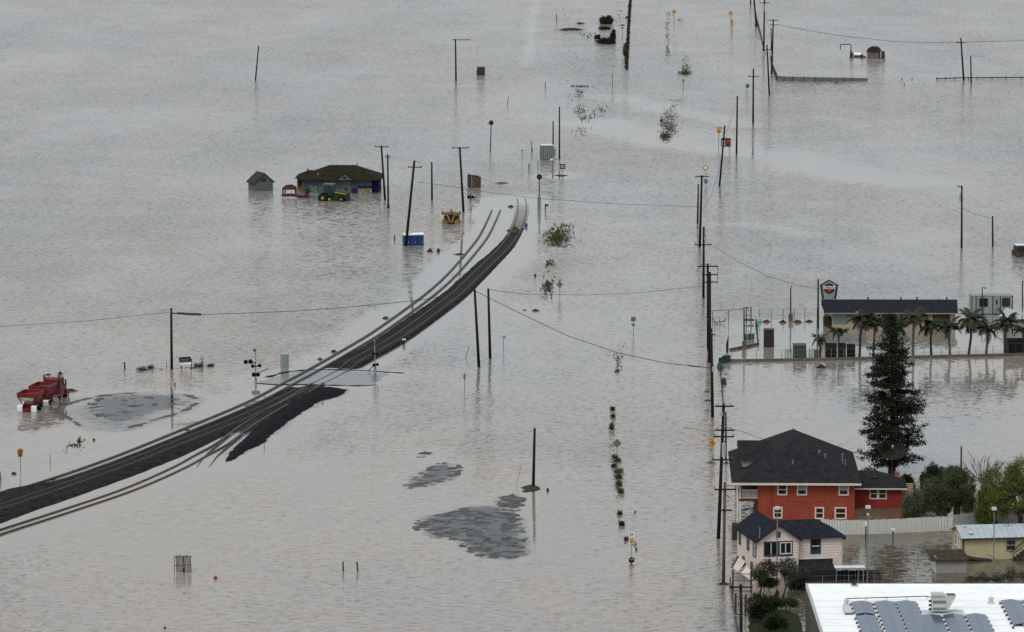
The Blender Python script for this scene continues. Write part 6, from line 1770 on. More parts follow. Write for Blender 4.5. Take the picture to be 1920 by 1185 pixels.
heap('crumpled green tarp slumped below the tarp screen', (1351, 694), 12, 10, 4, 'tarp_green', seed=4)
heap('loose dark tarp scrap on the fence line below the green tarp', (1358, 722), 12, 10, 3, 'dark_wood', seed=6)
fabric_fence('bright green sheet hung beside the hook armed lamp', [(1397.5, 637), (1405, 636.5), (1413.5, 635.5)], 10, 'tarp_bright_green', name='green_sheet', taper=[9.5, 11, 10])
bl = thing('floating_ball', 'pale turquoise ball floating left of the diner', 'ball', G(1422.5, 604))
MB().lathe([(.05, -.5), (.35, -.35), (.47, 0), (.35, .35), (.05, .48)], (0, 0, .15), 14).build('sphere', 'ball_blue', bl, smooth=True)
MB().lathe([(.1, .62), (.1, .68)], (0, 0, 0), 8).build('valve', 'sign_white', bl)
def lump(label, base, w, h, m='debris', name='driftwood', cat='driftwood', seed=0, group='floating debris'):
    """small irregular floating piece: stretched faceted blob with a stick or two"""
    sc = S(base[1]); w, h = w / sc / 2, h / sc
    root = thing(name, label, cat, G(*base), 0, group)
    rr = random.Random(seed * 7 + 1)
    n = 10
    prof = []
    vs, fs = [], []
    rings = [(-.15, 1.0), (.25 * h, .95), (.7 * h, .7), (h, .25)]
    for z, k in rings:
        for i in range(n):
            t = 2 * PI * i / n
            q = k * (.75 + .4 * rr.random())
            vs.append((math.cos(t) * w * q, math.sin(t) * max(w * .7, .3) * q, z * (.8 + .4 * rr.random())))
    for j in range(len(rings) - 1):
        for i in range(n): fs.append((j * n + i, j * n + (i + 1) % n, (j + 1) * n + (i + 1) % n, (j + 1) * n + i))
    fs.append(tuple((len(rings) - 1) * n + i for i in range(n)))
    MB().add(vs, fs).build('mass', m, root)
    if w > .25:
        a = rr.uniform(-.4, .4)
        MB().tube([(-w * 1.3, 0, .04), (0, .1, h * .7), (w * 1.25, a, .05)], .035, 5).build('branch', m, root)
    return root
for i, a in enumerate([
    ('dark log floating right of the turquoise ball', (1437, 604), 15, 5, 'rust_brown'), ('grey log in the middle of the log line left of the diner', (1468, 605), 14, 4.5, 'debris'),
    ('brown log against the lamp post footing', (1495, 604.5), 17, 5, 'rust_brown'), ('short log nearest the dark diner pole', (1517, 603.5), 14, 3.6, 'debris'),
    ('old tyre like lump below the kerb wall left of the conifer', (1539, 690), 18, 6, 'debris'), ('dark clump right of the red truck', (133, 733), 22, 4),
    ('tiny clump above the red truck, right one', (113, 702), 9, 5), ('flat scrap above the red truck cab', (90, 703), 10, 2.4),
    ('dark float lying off the upper bank, middle of the left track', (723, 597), 11, 4), ('flat float beside the left track above the crossing', (626, 660), 11, 4),
    ('smallest flat float beside the left track', (600, 674), 9, 3), ('bird like dark flotsam right of the blue toilets, larger', (806, 472), 10, 6),
    ('bird like dark flotsam right of the blue toilets, smaller', (822, 472), 7, 6.5), ('thin dark driftwood left of the flooded track', (861, 477), 19, 2.2),
    ('small clump between weeds and the grey diamond sign', (1003.5, 518), 5.5, 4), ('flat scrap left of the bar topped diamond sign', (1004, 583), 12, 3.6),
    ('small scrap at the left of the first scrap in open water', (983.5, 582), 6, 2), ('small dark lump right of the lone bare pole', (1027, 921), 6, 6),
    ('dark sliver on the water below the spur track', (352, 807), 10, 2), ('dark clump on the thin reed line below the red truck', (176, 826), 5, 4.5),
    ('drift clump at the foot of the round crossing sign', (26, 889), 9, 4), ('small log at the far left of the spit by the two signs', (1070, 56), 50, 3.2),
    ('short dark spit above the long one at top middle', (1088, 44.5), 18, 2.6), ('drift on the bed between the sunken tracks, upper', (965, 428), 10, 3),
    ('drift on the bed between the sunken tracks, lower', (955, 433), 9, 3), ('dark sunken switch lever between the two tracks', (958, 388), 10, 3.2),
    ('low green floats left of the bracket pole, upper pair', (1326, 735), 9, 2.6, 'weed_dull'), ('low green floats left of the bracket pole, lower pair', (1328, 752), 13, 3, 'weed_dull'),
    ('mossy float below the bend warning sign', (1334, 868), 13, 3, 'weed_dull'), ('mossy float right of the tall near pole', (1362, 869), 9, 4, 'weed_dull'),
    ('drift caught at the foot of the tan pole', (1357, 1096), 20, 5), ('tiny black scrap at the lower left edge of the water', (309, 1178), 6, 3),
    ('flat dark scrap left of the silt fence far out', (1180, 25), 4, 4), ('dark buoy beside the far hedge line', (1176, 34), 7, 4),
    ('round float on the far grass islet', (1240, 228), 6, 5), ('dark clump in the yard water before the lamp post foot', (1457, 1114), 9, 7, 'junk_brown'),
    ('small stone shaped float right of the sign cluster', (1193, 1032), 4, 6), ('floats left of the sign cluster', (1173, 1013), 8, 6),
    ('flat timber floating below the farm tank', (940, 343.5), 22, 1.8), ('flat scrap floating left of the middle sign back', (1157, 697), 9, 4),
    ('thin plank in the yard water right of the brown lamp post', (1690, 1071), 20, 2),
]):
    lump(*a, seed=i + 3)
# overturned picnic bench in the lot
B = G(1349, 607); sc = S(607)
bn = thing('overturned_bench', 'overturned dark picnic bench floating left of the lot fence', 'bench', B, math.radians(8))
MB().bar((-.8, 0, .25), (.8, 0, .3), .4, .08).build('seat', 'rust_brown', bn)
for x, k in ((-.65, -.3), (.0, .1), (.7, .3)): MB().bar((x, 0, .3), (x + k, .1, .8), .09).build('leg', 'dark_wood', bn)
MB().bar((-.9, -.2, .05), (.4, -.3, .0), .12, .06).build('stretcher', 'dark_wood', bn)
# play frame at the lot corner
B = G(1404, 606); sc = S(606)
pf = thing('climbing_frame', 'dark steel frame structure beside the hook armed lamp', 'frame', B)
for x in (-.35, .35):
    for y in (0, 1.2): MB().bx(x - .05, x + .05, y - .05, y + .05, -1, 2.3).build('post', 'dark_steel', pf)
for z in (.4, 1.1, 1.8, 2.25): MB().bx(-.35, .35, -.04, .04, z, z + .08).build('rung', 'dark_steel', pf)
MB().bx(-.7, .8, -.1, .9, .35, .55).build('platform', 'dark_steel', pf)
fabric_fence('dark leaning board at the right end of the short kerb', [(1417, 607), (1420, 625), (1421.5, 647)], 12, 'dark_wood', name='leaning_board', taper=[10, 16, 10])
fabric_fence('black pointed screen post at the left lot corner', [(1362, 660), (1365, 658)], 22, 'dark_wood', name='corner_screen', taper=[16, 27])
# white folding canopy table in front of the black fence
B = G(1594, 1094); sc = S(1094)
ct = thing('canopy_table', 'white topped folding table beside the black board fence', 'table', B, math.radians(3))
MB().bx(-1.6, 1.6, 0, 1.2, 1.62, 1.7).build('table_top', 'white_trim', ct)
for x in (-1.4, .9, 1.45): MB().bar((x, .1, 1.62), (x - .1, .1, -.5), .07).build('leg', 'galvanised', ct)
MB().bx(-1.55, 1.55, .02, .08, 1.5, 1.62).build('apron', 'galvanised', ct)
# satellite dish
B = G(1672, 893); sc = S(893)
sdh = thing('satellite_dish', 'big dark mesh satellite dish on a post in front of the conifer', 'satellite dish', B)
MB().cyl((0, 0, -1), (0, 0, 31 / sc), .12, n=8).build('post', 'dark_steel', sdh)
mxd = Matrix.Translation((0, -.1, 41 / sc)) @ Matrix.Rotation(math.radians(34), 4, 'X')
mb = MB()
prof = [(r, .28 * r * r) for r in (.02, .4, .8, 1.2, 1.6)]
vs, fs = [], []
for r, zz_ in prof:
    for i in range(20): vs.append((r * math.cos(i * PI / 10), r * math.sin(i * PI / 10), zz_))
for j in range(4):
    for i in range(20): fs.append((j * 20 + i, j * 20 + (i + 1) % 20, (j + 1) * 20 + (i + 1) % 20, (j + 1) * 20 + i))
ds = mb.add(vs, fs).tf(mxd).build('reflector', 'dish_mesh', sdh, smooth=True)
so = ds.modifiers.new('thick', 'SOLIDIFY'); so.thickness = .03
for i in range(8):
    t = i * PI / 4
    MB().tube([(r * math.cos(t), r * math.sin(t), z_ + .03) for r, z_ in prof], .03, 5).tf(mxd).build('rib', 'dark_steel', ds)
for i in range(3):
    t = i * 2 * PI / 3 + PI / 2
    MB().bar(mxd @ Vector((1.1 * math.cos(t), 1.1 * math.sin(t), .35)), mxd @ Vector((0, 0, 1.25)), .035).build('feed_strut', 'dark_steel', sdh)
MB().cyl(mxd @ Vector((0, 0, 1.15)), mxd @ Vector((0, 0, 1.5)), .12, n=8).build('feed_horn', 'lamp_white', sdh)
# wooden pallet of stakes, red ball, blue drum
B = G(344, 1073); sc = S(1073)
wf = thing('timber_raft', 'raft of upright dark timbers standing alone in the lower left water', 'timber rack', B, math.radians(-2))
for i in range(13):
    x = -.75 + i * .125 + RN.uniform(-.03, .03)
    MB().bar((x + .08, RN.uniform(-.1, .1), -.5), (x - .05, .15, 1.75 + RN.uniform(-.12, .1)), .075).build('timber', 'dark_wood', wf)
MB().bar((-.95, -.1, -.4), (-.98, 0, 1.7), .06).build('timber', 'dark_wood', wf)
for z in (.7, 1.6): MB().bar((-1.0, .12, z), (.95, .18, z + .05), .05).build('crosspiece', 'dark_wood', wf)
MB().bx(-.1, .15, -.12, .12, -.2, .45).build('block', 'sign_black', wf)
rb = thing('red_buoy', 'small red ball buoy floating in the lower left water', 'buoy', G(404, 1085))
MB().lathe([(.03, -.2), (.17, -.12), (.22, .03), (.17, .18), (.03, .25)], (0, 0, .04), 12).build('float', 'ball_red', rb, smooth=True)
MB().lathe([(.03, .28), (.03, .36)], (0, 0, 0), 6).build('ring', 'dark_steel', rb)
dr_ = thing('blue_drum', 'little blue drum at the right edge of the sinking main track', 'drum', G(986.5, 425))
MB().lathe([(.24, -.3), (.26, 0), (.24, .3), (.24, .45)], (0, 0, .12), 12).build('shell', 'drum_blue', dr_)
MB().lathe([(.25, .571), (.25, .6)], (0, 0, 0), 12).build('lid', 'drum_blue', dr_)
wm = thing('white_marker', 'tiny white plate left of the flooded second track', 'marker', G(902.5, 430))
MB().bx(-.12, .12, -.05, .05, -.2, .35).build('plate', 'sign_white', wm)
MB().bx(-.02, .02, -.02, .02, .351, .45).build('pin', 'dark_steel', wm)

# ================================================================== vegetation
def leafcloud(name, m, par, pts, smin, smax, rng, up=0.0, aspect=1.6, droop=None):
    """many small leaf faces; droop = leaves hang along -z"""
    pts = np.asarray(pts, dtype=np.float64)
    n = len(pts)
    d = rng.normal(size=(n, 3))
    if droop is not None:
        d[:, 2] = -np.abs(d[:, 2]) - droop
    d /= np.linalg.norm(d, axis=1)[:, None]
    e = rng.normal(size=(n, 3)); e[:, 2] += up
    b = np.cross(d, e); b /= np.linalg.norm(b, axis=1)[:, None] + 1e-9
    sz = rng.uniform(smin, smax, n)[:, None]
    a = d * sz * aspect * .5; b = b * sz * .5
    v = np.stack([pts - a, pts + b * .8, pts + a, pts - b * .8], 1).reshape(-1, 3)
    f = np.arange(4 * n).reshape(n, 4)
    return npmesh(name, v, f, m, par)
def clump_points(rng, lobes, per, clumps, spread):
    """lobes: (cx,cy,cz,rx,ry,rz); clump centres sit towards each lobe's shell, leaves gather round them"""
    out = []
    for (cx, cy, cz, rx, ry, rz) in lobes:
        d = rng.normal(size=(clumps, 3)); d /= np.linalg.norm(d, axis=1)[:, None]
        r = rng.uniform(.35, 1.0, clumps)[:, None] ** .6
        c = d * r * np.array([rx, ry, rz]) + np.array([cx, cy, cz])
        p = np.repeat(c, per, 0) + rng.normal(size=(clumps * per, 3)) * spread
        out.append(p)
    return np.vstack(out)
def limbs(par, segs, m='bark', name='trunk'):
    """segs: (points, r0, r1)"""
    first = None
    for pts, r0, r1 in segs:
        o = MB().tube(pts, r0, 7, r1 / r0).build(name if first is None else 'limb', m, first or par, smooth=True)
        first = first or o
    return first
def px_lobes(base, lobes, dscale=1.0):
    """lobes in pixels relative to nothing: (px, py, rx px, ry px, depth offset m) -> local metres"""
    sc = S(base[1])
    return [((px - base[0]) / sc, dy, (base[1] - py) / sc, rx / sc, rx / sc * dscale, ry / sc) for px, py, rx, ry, dy in lobes]
def tree(name, label, base, lobes, trunk, leaf, per, clumps, spread, smin, smax, seed, bark='bark', cat='tree', droop=None, aspect=1.6, group=None):
    rng = np.random.default_rng(seed)
    root = thing(name, label, cat, G(*base), 0, group)
    sc = S(base[1])
    segs = []
    for pts, r0, r1 in trunk:
        segs.append(([((x - base[0]) / sc, dy, (base[1] - y) / sc) for x, y, dy in pts], r0, r1))
    tr = limbs(root, segs, bark)
    L = px_lobes(base, lobes)
    # fine limbs into every lobe
    rr = random.Random(seed)
    p0 = Vector(segs[0][0][-1])
    for l in L:
        q = Vector(l[:3]) + Vector((rr.uniform(-.3, .3) * l[3], rr.uniform(-.3, .3) * l[4], .2 * l[5]))
        mid = p0.lerp(q, .5) + Vector((rr.uniform(-.2, .2), rr.uniform(-.2, .2), .15))
        MB().tube([p0, mid, q], .07, 5, .4).build('limb', bark, tr)
    leafcloud('crown', leaf, root, clump_points(rng, L, per, clumps, spread), smin, smax, rng, aspect=aspect, droop=droop)
    return root

# ---------------------------------------------------------------- the tall conifer
base = (1672, 886); sc = S(886)
rng = np.random.default_rng(5)
ct_ = thing('conifer_tree', 'tall dark conifer towering behind the red house', 'tree', G(*base))
Ht = (886 - 588) / sc
tr = MB().tube([(0, 0, -1), (.05, 0, Ht * .3), (-.05, 0, Ht * .6), (-.35, 0, Ht * .97)], .5, 9, .12).build('trunk', 'bark', ct_, smooth=True)
pts = []
PROFILE = [(.02, 1.2), (.06, 3.0), (.12, 3.7), (.22, 3.75), (.33, 3.65), (.45, 3.35), (.58, 3.15), (.68, 2.9), (.76, 2.5), (.82, 1.7), (.88, 1.15), (.94, .8), (.985, .35), (1.0, .1)]
rr = random.Random(3)
for lv in range(58):
    t = .05 + .94 * (lv / 57)
    z0 = Ht * t
    R_ = itp(t, PROFILE)
    nb = 6 if t < .8 else 5
    a0 = rr.uniform(0, 2 * PI)
    for k in range(nb):
        if rr.random() < .16: continue
        a = a0 + k * 2 * PI / nb + rr.uniform(-.4, .4)
        ln = R_ * rr.uniform(.72, 1.10) * (.62 + .9 * mnoise.noise(Vector((math.cos(a) * 1.3, math.sin(a) * 1.3, t * 9.0))) + .32)
        ln = max(.3, min(ln, R_ * 1.15))
        rise = rr.uniform(-.35, .15)
        tip = None
        steps = max(4, int(ln / .22))
        for j in range(1, steps + 1):
            u = j / steps
            if u < .22: continue
            r = ln * u
            z = z0 + rise * r - .10 * r * (1 - u) + .55 * max(0, u - .75) * .9
            c = np.array([math.cos(a) * r - .25 * t, math.sin(a) * r, z])
            w = .12 + .26 * math.sin(min(1, u * 1.15) * PI * .8)
            if mnoise.noise(Vector((c[0] * 1.5, c[1] * 1.5, c[2] * 1.9))) < -.20: continue
            m_ = 22 if u > .5 else 12
            pts.append(c + rng.normal(size=(m_, 3)) * np.array([w, w, .16]))
        if lv % 3 == 0 and k % 2 == 0:
            MB().tube([(-.2 * t, 0, z0), (math.cos(a) * ln * .5 - .25 * t, math.sin(a) * ln * .5, z0 + rise * ln * .4), (math.cos(a) * ln * .9 - .25 * t, math.sin(a) * ln * .9, z0 + rise * ln * .8)], .06, 4, .3).build('branch', 'bark', tr)
leafcloud('crown', 'leaf_conifer', ct_, np.vstack(pts), .10, .22, rng, aspect=1.9)

# ---------------------------------------------------------------- trees beside the white fence
tree('willow_tree', 'large yellow green willow drooping at the right edge above the yellow house', (1912, 992),
     [(1880, 905, 42, 40, 0), (1920, 890, 42, 38, 0), (1860, 935, 32, 34, -1), (1905, 930, 48, 36, 0), (1940, 930, 30, 40, 0), (1845, 955, 20, 26, -1), (1852, 975, 9, 24, -1.2)],
     [([(1918, 1000, 0), (1912, 965, 0), (1900, 930, 0)], .38, .2), ([(1912, 965, 0), (1930, 925, 0), (1935, 900, 0)], .2, .08), ([(1904, 945, 0), (1880, 915, .3), (1872, 895, .3)], .15, .05), ([(1908, 955, 0), (1885, 940, -.5), (1862, 925, -.6)], .13, .05)],
     'leaf_willow', 60, 110, .25, .06, .13, 31, droop=1.1, aspect=2.6, group='trees along the yard fence')
tree('pepper_tree', 'dark olive drooping tree over the white fence, left one of the pair', (1762, 978),
     [(1735, 935, 32, 30, 0), (1715, 950, 22, 24, 0), (1762, 940, 24, 32, 0), (1752, 915, 24, 18, 0), (1704, 962, 12, 14, 0)],
     [([(1776, 985, 0), (1772, 960, 0), (1760, 940, 0)], .22, .1), ([(1772, 960, 0), (1745, 935, 0)], .1, .05)],
     'leaf_pepper', 52, 80, .23, .06, .14, 33, droop=.8, aspect=2.2, group='trees along the yard fence')
tree('pepper_tree', 'taller olive tree with thick trunk, right one of the pair over the fence', (1794, 975),
     [(1795, 905, 34, 26, 0), (1805, 925, 26, 28, 0), (1780, 925, 24, 26, 0), (1790, 890, 24, 14, 0), (1815, 945, 12, 20, 0), (1772, 942, 12, 18, 0)],
     [([(1794, 985, 0), (1794, 955, 0), (1796, 925, 0)], .5, .3), ([(1818, 990, -.3), (1820, 960, -.3), (1812, 930, 0)], .16, .08), ([(1795, 940, 0), (1775, 915, 0)], .14, .05)],
     'leaf_pepper', 52, 85, .23, .06, .14, 35, droop=.7, aspect=2.2, group='trees along the yard fence')
tree('cypress_shrub', 'dark pointed evergreen shrub behind the olive trees', (1748, 925),
     [(1735, 900, 9, 18, 0), (1747, 890, 9, 22, 0), (1760, 892, 10, 22, 0), (1752, 905, 16, 18, 0)],
     [([(1748, 930, 0), (1748, 905, 0)], .15, .08)], 'leaf_dark', 24, 60, .2, .10, .22, 37, group='trees along the yard fence')
tree('round_shrub', 'small dark round shrub right of the brick chimney', (1701, 920), [(1700, 900, 10, 11, 0), (1706, 908, 8, 9, 0)],
     [([(1701, 922, 0), (1701, 908, 0)], .1, .06)], 'leaf_dark', 20, 50, .18, .10, .2, 39, cat='shrub')
def bare_tree(label, base, origin, spread, n, seed, hpx, m='bark_grey', name='bare_tree', r0=.10, lean=0):
    rr = random.Random(seed)
    root = thing(name, label, 'tree', G(*base), 0, 'leafless trees')
    sc = S(base[1])
    o = Vector(((origin[0] - base[0]) / sc, 0, (base[1] - origin[1]) / sc))
    trk = MB().tube([(0, 0, -1), o * .5 + Vector((0, 0, 0)), o], r0 * 2, 7, .7).build('trunk', m, root)
    mb = MB()
    for i in range(n):
        a = -spread + 2 * spread * i / max(1, n - 1) + rr.uniform(-.12, .12) + lean
        ln = hpx / sc * rr.uniform(.65, 1.05)
        dep = rr.uniform(-.5, .5)
        d = Vector((math.sin(a), dep * .6, math.cos(a)))
        p1 = o + d * ln * .45 + Vector((rr.uniform(-.1, .1), 0, rr.uniform(-.05, .1)))
        p2 = o + d * ln + Vector((-.15 * math.sin(a), 0, .25 * abs(math.sin(a)) * ln * .5))
        MB().tube([o, p1, p2], r0 * .75, 5, .25).build('limb', m, trk)
        for k in range(7):
            t = rr.uniform(.3, .98)
            q = p1.lerp(p2, t) if t > .45 else o.lerp(p1, t / .45)
            e = q + Vector((math.sin(a + rr.uniform(-.8, .8)), rr.uniform(-.6, .6), math.cos(a + rr.uniform(-.8, .8)) + .2)) * ln * rr.uniform(.18, .38)
            mb.tube([q, q.lerp(e, .5) + Vector((rr.uniform(-.05, .05), 0, .03)), e], .022, 3, .35)
    tw = mb.build('twigs', m, root); tw['kind'] = 'stuff'
    return root
bare_tree('broad leafless tree with many upright shoots behind the willow', (1842, 925), (1842, 905), 1.15, 20, 7, 50)
bare_tree('leafless twiggy tree over the metal roof at the right edge', (1906, 1040), (1906, 1010), 1.0, 9, 9, 46, r0=.06, lean=-.1)
bare_tree('low leafless bush right of the black board fence', (1645, 1094), (1645, 1090), 1.2, 12, 12, 22, r0=.035, name='bare_bush')

# ---------------------------------------------------------------- yard trees near the pink house
YG = 'trees in the pink house yard'
tree('yard_tree', 'grey green twisted tree at the left before the pink house', (1432, 1118),
     [(1425, 1068, 12, 12, 0), (1440, 1058, 14, 10, 0), (1418, 1078, 9, 9, 0), (1448, 1070, 9, 9, 0), (1432, 1078, 10, 8, 0)],
     [([(1424, 1118, 0), (1428, 1098, 0), (1424, 1080, 0)], .1, .06), ([(1428, 1098, 0), (1444, 1072, 0)], .07, .04)], 'leaf_yard', 30, 30, .17, .06, .14, 41, group=YG)
tree('yard_tree', 'grey green twisted tree in the middle before the pink house', (1472, 1120),
     [(1465, 1062, 11, 12, 0), (1482, 1058, 14, 13, 0), (1490, 1075, 13, 12, 0), (1476, 1078, 12, 10, 0)],
     [([(1468, 1122, 0), (1473, 1100, 0), (1470, 1080, 0)], .1, .06), ([(1473, 1100, 0), (1486, 1076, 0)], .07, .04)], 'leaf_yard', 30, 30, .17, .06, .14, 43, group=YG)
tree('yard_tree', 'darker bushy tree at the right before the porch roof', (1504, 1106),
     [(1502, 1075, 14, 13, 0), (1512, 1084, 12, 10, 0), (1496, 1086, 9, 9, 0)], [([(1504, 1110, 0), (1503, 1090, 0)], .09, .06)], 'leaf_yard', 30, 34, .18, .06, .14, 45, group=YG)
tree('clipped_hedge', 'dark clipped bush on bare stems below the twisted trees', (1443, 1117),
     [(1432, 1093, 10, 6, 0), (1448, 1092, 12, 7, 0), (1440, 1090, 12, 6, 0)], [([(1430, 1125, 0), (1434, 1096, 0)], .05, .04), ([(1434, 1120, 0), (1448, 1096, 0)], .04, .03), ([(1446, 1125, 0), (1440, 1098, 0)], .04, .03)], 'leaf_dark', 32, 38, .15, .06, .14, 47, cat='shrub', group=YG)
tree('shade_tree', 'dark green shade tree on the lawn at the bottom edge, left one', (1426, 1172),
     [(1422, 1128, 20, 14, 0), (1440, 1136, 18, 14, 0), (1412, 1145, 12, 12, 0), (1450, 1128, 10, 9, 0), (1430, 1148, 16, 9, 0)],
     [([(1428, 1180, 0), (1426, 1160, 0), (1424, 1145, 0)], .11, .07), ([(1426, 1160, 0), (1442, 1142, 0)], .07, .04)], 'leaf_dark', 34, 48, .19, .07, .16, 49, group=YG)
tree('shade_tree', 'lower dark shade tree overlapping the lawn at the bottom edge, right one', (1452, 1196),
     [(1452, 1160, 17, 12, 0), (1464, 1168, 13, 10, 0), (1442, 1170, 10, 9, 0)], [([(1452, 1205, 0), (1452, 1172, 0)], .09, .06)], 'leaf_dark', 34, 40, .19, .07, .16, 51, group=YG)
tree('umbrella_tree', 'small flat topped tree on several stems above the lawn', (1476, 1148),
     [(1462, 1130, 9, 5, 0), (1476, 1127, 13, 6, 0), (1488, 1131, 8, 5, 0)],
     [([(1474, 1149, 0), (1474, 1138, 0), (1470, 1131, 0)], .05, .04), ([(1468, 1147, 0), (1462, 1133, 0)], .04, .03), ([(1480, 1148, 0), (1484, 1134, 0)], .04, .03)], 'leaf_yard', 30, 36, .14, .06, .13, 53, group=YG)
tree('flooded_hedge', 'low dark hedge in brown water below the yellow house', (1868, 1093),
     [(1822, 1087, 12, 5, 0), (1845, 1084, 14, 6, 0), (1872, 1084, 14, 7, 0), (1898, 1080, 16, 8, 0), (1920, 1082, 12, 8, 0)], [([(1868, 1098, 0), (1868, 1088, 0)], .06, .04)], 'leaf_yard', 26, 24, .2, .06, .14, 55, cat='hedge')
# purple grey bushes beneath the black fence
tree('dead_shrub', 'dark scrubby bush at the left end of the black board fence', (1489, 1106), [(1489, 1097, 10, 7, 0), (1502, 1098, 8, 6, 0)], [([(1489, 1110, 0), (1489, 1100, 0)], .05, .03)], 'weed_dark', 20, 40, .18, .08, .18, 57, cat='shrub')

# ---------------------------------------------------------------- palm row
def frond_mesh(seed, ln=1.9, droop=1.0, wid=.62):
    rr = random.Random(seed)
    mb = MB()
    n = 9
    P = []
    for i in range(n + 1):
        t = i / n
        P.append(Vector((ln * (t - .28 * droop * t * t), 0, ln * (.42 * t - .75 * droop * t * t))))
    mb.tube(P, .03, 4, .3)
    for i in range(1, n):
        p = P[i]; d = (P[i + 1] - P[i - 1]).normalized()
        w = wid * math.sin(PI * (.15 + .8 * i / n)) ** .6
        for sx in (-1, 1):
            for k in (0, .33, .66):
                q = P[i].lerp(P[i + 1], k)
                tip = q + Vector((d.x * .28, sx * w * rr.uniform(.75, 1.1), d.z * .2 - w * rr.uniform(.5, .95)))
                mb.add([q - d * .09, q + d * .11, tip], [(0, 1, 2)])
    me_o = mb
    return me_o
FR = []
def palm(label, base, crown, n, seed, scale=1.0, drym=0.25):
    rr = random.Random(seed)
    root = thing('palm_tree', label, 'palm', G(*base), 0, 'palms along the kerb wall')
    sc = S(base[1])
    top = Vector(((crown[0] - base[0]) / sc + rr.uniform(-.25, .25), rr.uniform(-.3, .3), (base[1] - crown[1]) / sc * rr.uniform(.93, 1.07)))
    MB().tube([(0, 0, -.6), (0, 0, .3), top * .55 + Vector((rr.uniform(-.2, .2), 0, 0)), top], .23 * (.7 + .3 * scale), 9, .55).build('trunk', 'bark_grey' if seed % 2 else 'bark', root, smooth=True)
    MB().lathe([(.13, -.5), (.2, -.25), (.17, 0), (.05, .25)], top, 8).build('crownshaft', 'leaf_palm_dry', root)
    for i in range(n):
        k = i % 6
        while len(FR) < 6:
            j = len(FR)
            o = frond_mesh(j, 2.45 + .15 * (j % 3), (.75, 1.15, .95, 1.35, .6, 1.05)[j]).build('frond', 'leaf_palm' if j != 3 else 'leaf_palm_dry', None)
            FR.append(o.data); bpy.data.objects.remove(o)
        f = bpy.data.objects.new('frond', FR[k]); COL.objects.link(f); f.parent = root
        f.location = top
        el = rr.uniform(-.35, .75) if i > n * .4 else rr.uniform(.45, 1.15)
        f.rotation_euler = (rr.uniform(-.3, .3), -el, i * 2.39996 + rr.uniform(-.3, .3))
        q = scale * rr.uniform(.7, 1.22)
        f.scale = (q, q, q)
    return root
for i, a in enumerate([
    ('smallest palm at the left end of the row by the slim post', (1537, 670), (1537, 636), 16, .62), ('small palm behind the black dumpsters', (1573, 670), (1573, 627), 18, .72),
    ('palm just right of the black dumpsters', (1611.5, 673), (1613, 605), 24, 1.02), ('palm partly hidden behind the conifer top', (1637, 672), (1641, 611), 20, .9), ('palm right behind the conifer top, before the brown door', (1678, 672), (1679, 612), 22, .92),
    ('palm standing before the pale window of the diner', (1712, 671), (1713, 603), 24, 1.05), ('palm between the diner window and garage door', (1746, 669.5), (1747, 608), 22, .9),
    ('shorter palm before the garage door', (1781, 668.5), (1782, 619), 22, .95), ('tall palm in front of the office trailer left end', (1816.5, 667.5), (1818, 603), 24, 1.05),
    ('palm in front of the office trailer middle', (1849, 667), (1850, 616), 22, .95), ('last full palm at right before the gabled hut', (1884, 666.5), (1884, 606), 24, 1.0), ('palm cut by the right edge behind the wide dumpster', (1916, 664), (1918, 616), 18, .8)]):
    palm(a[0], a[1], a[2], a[3], 60 + i, a[4])

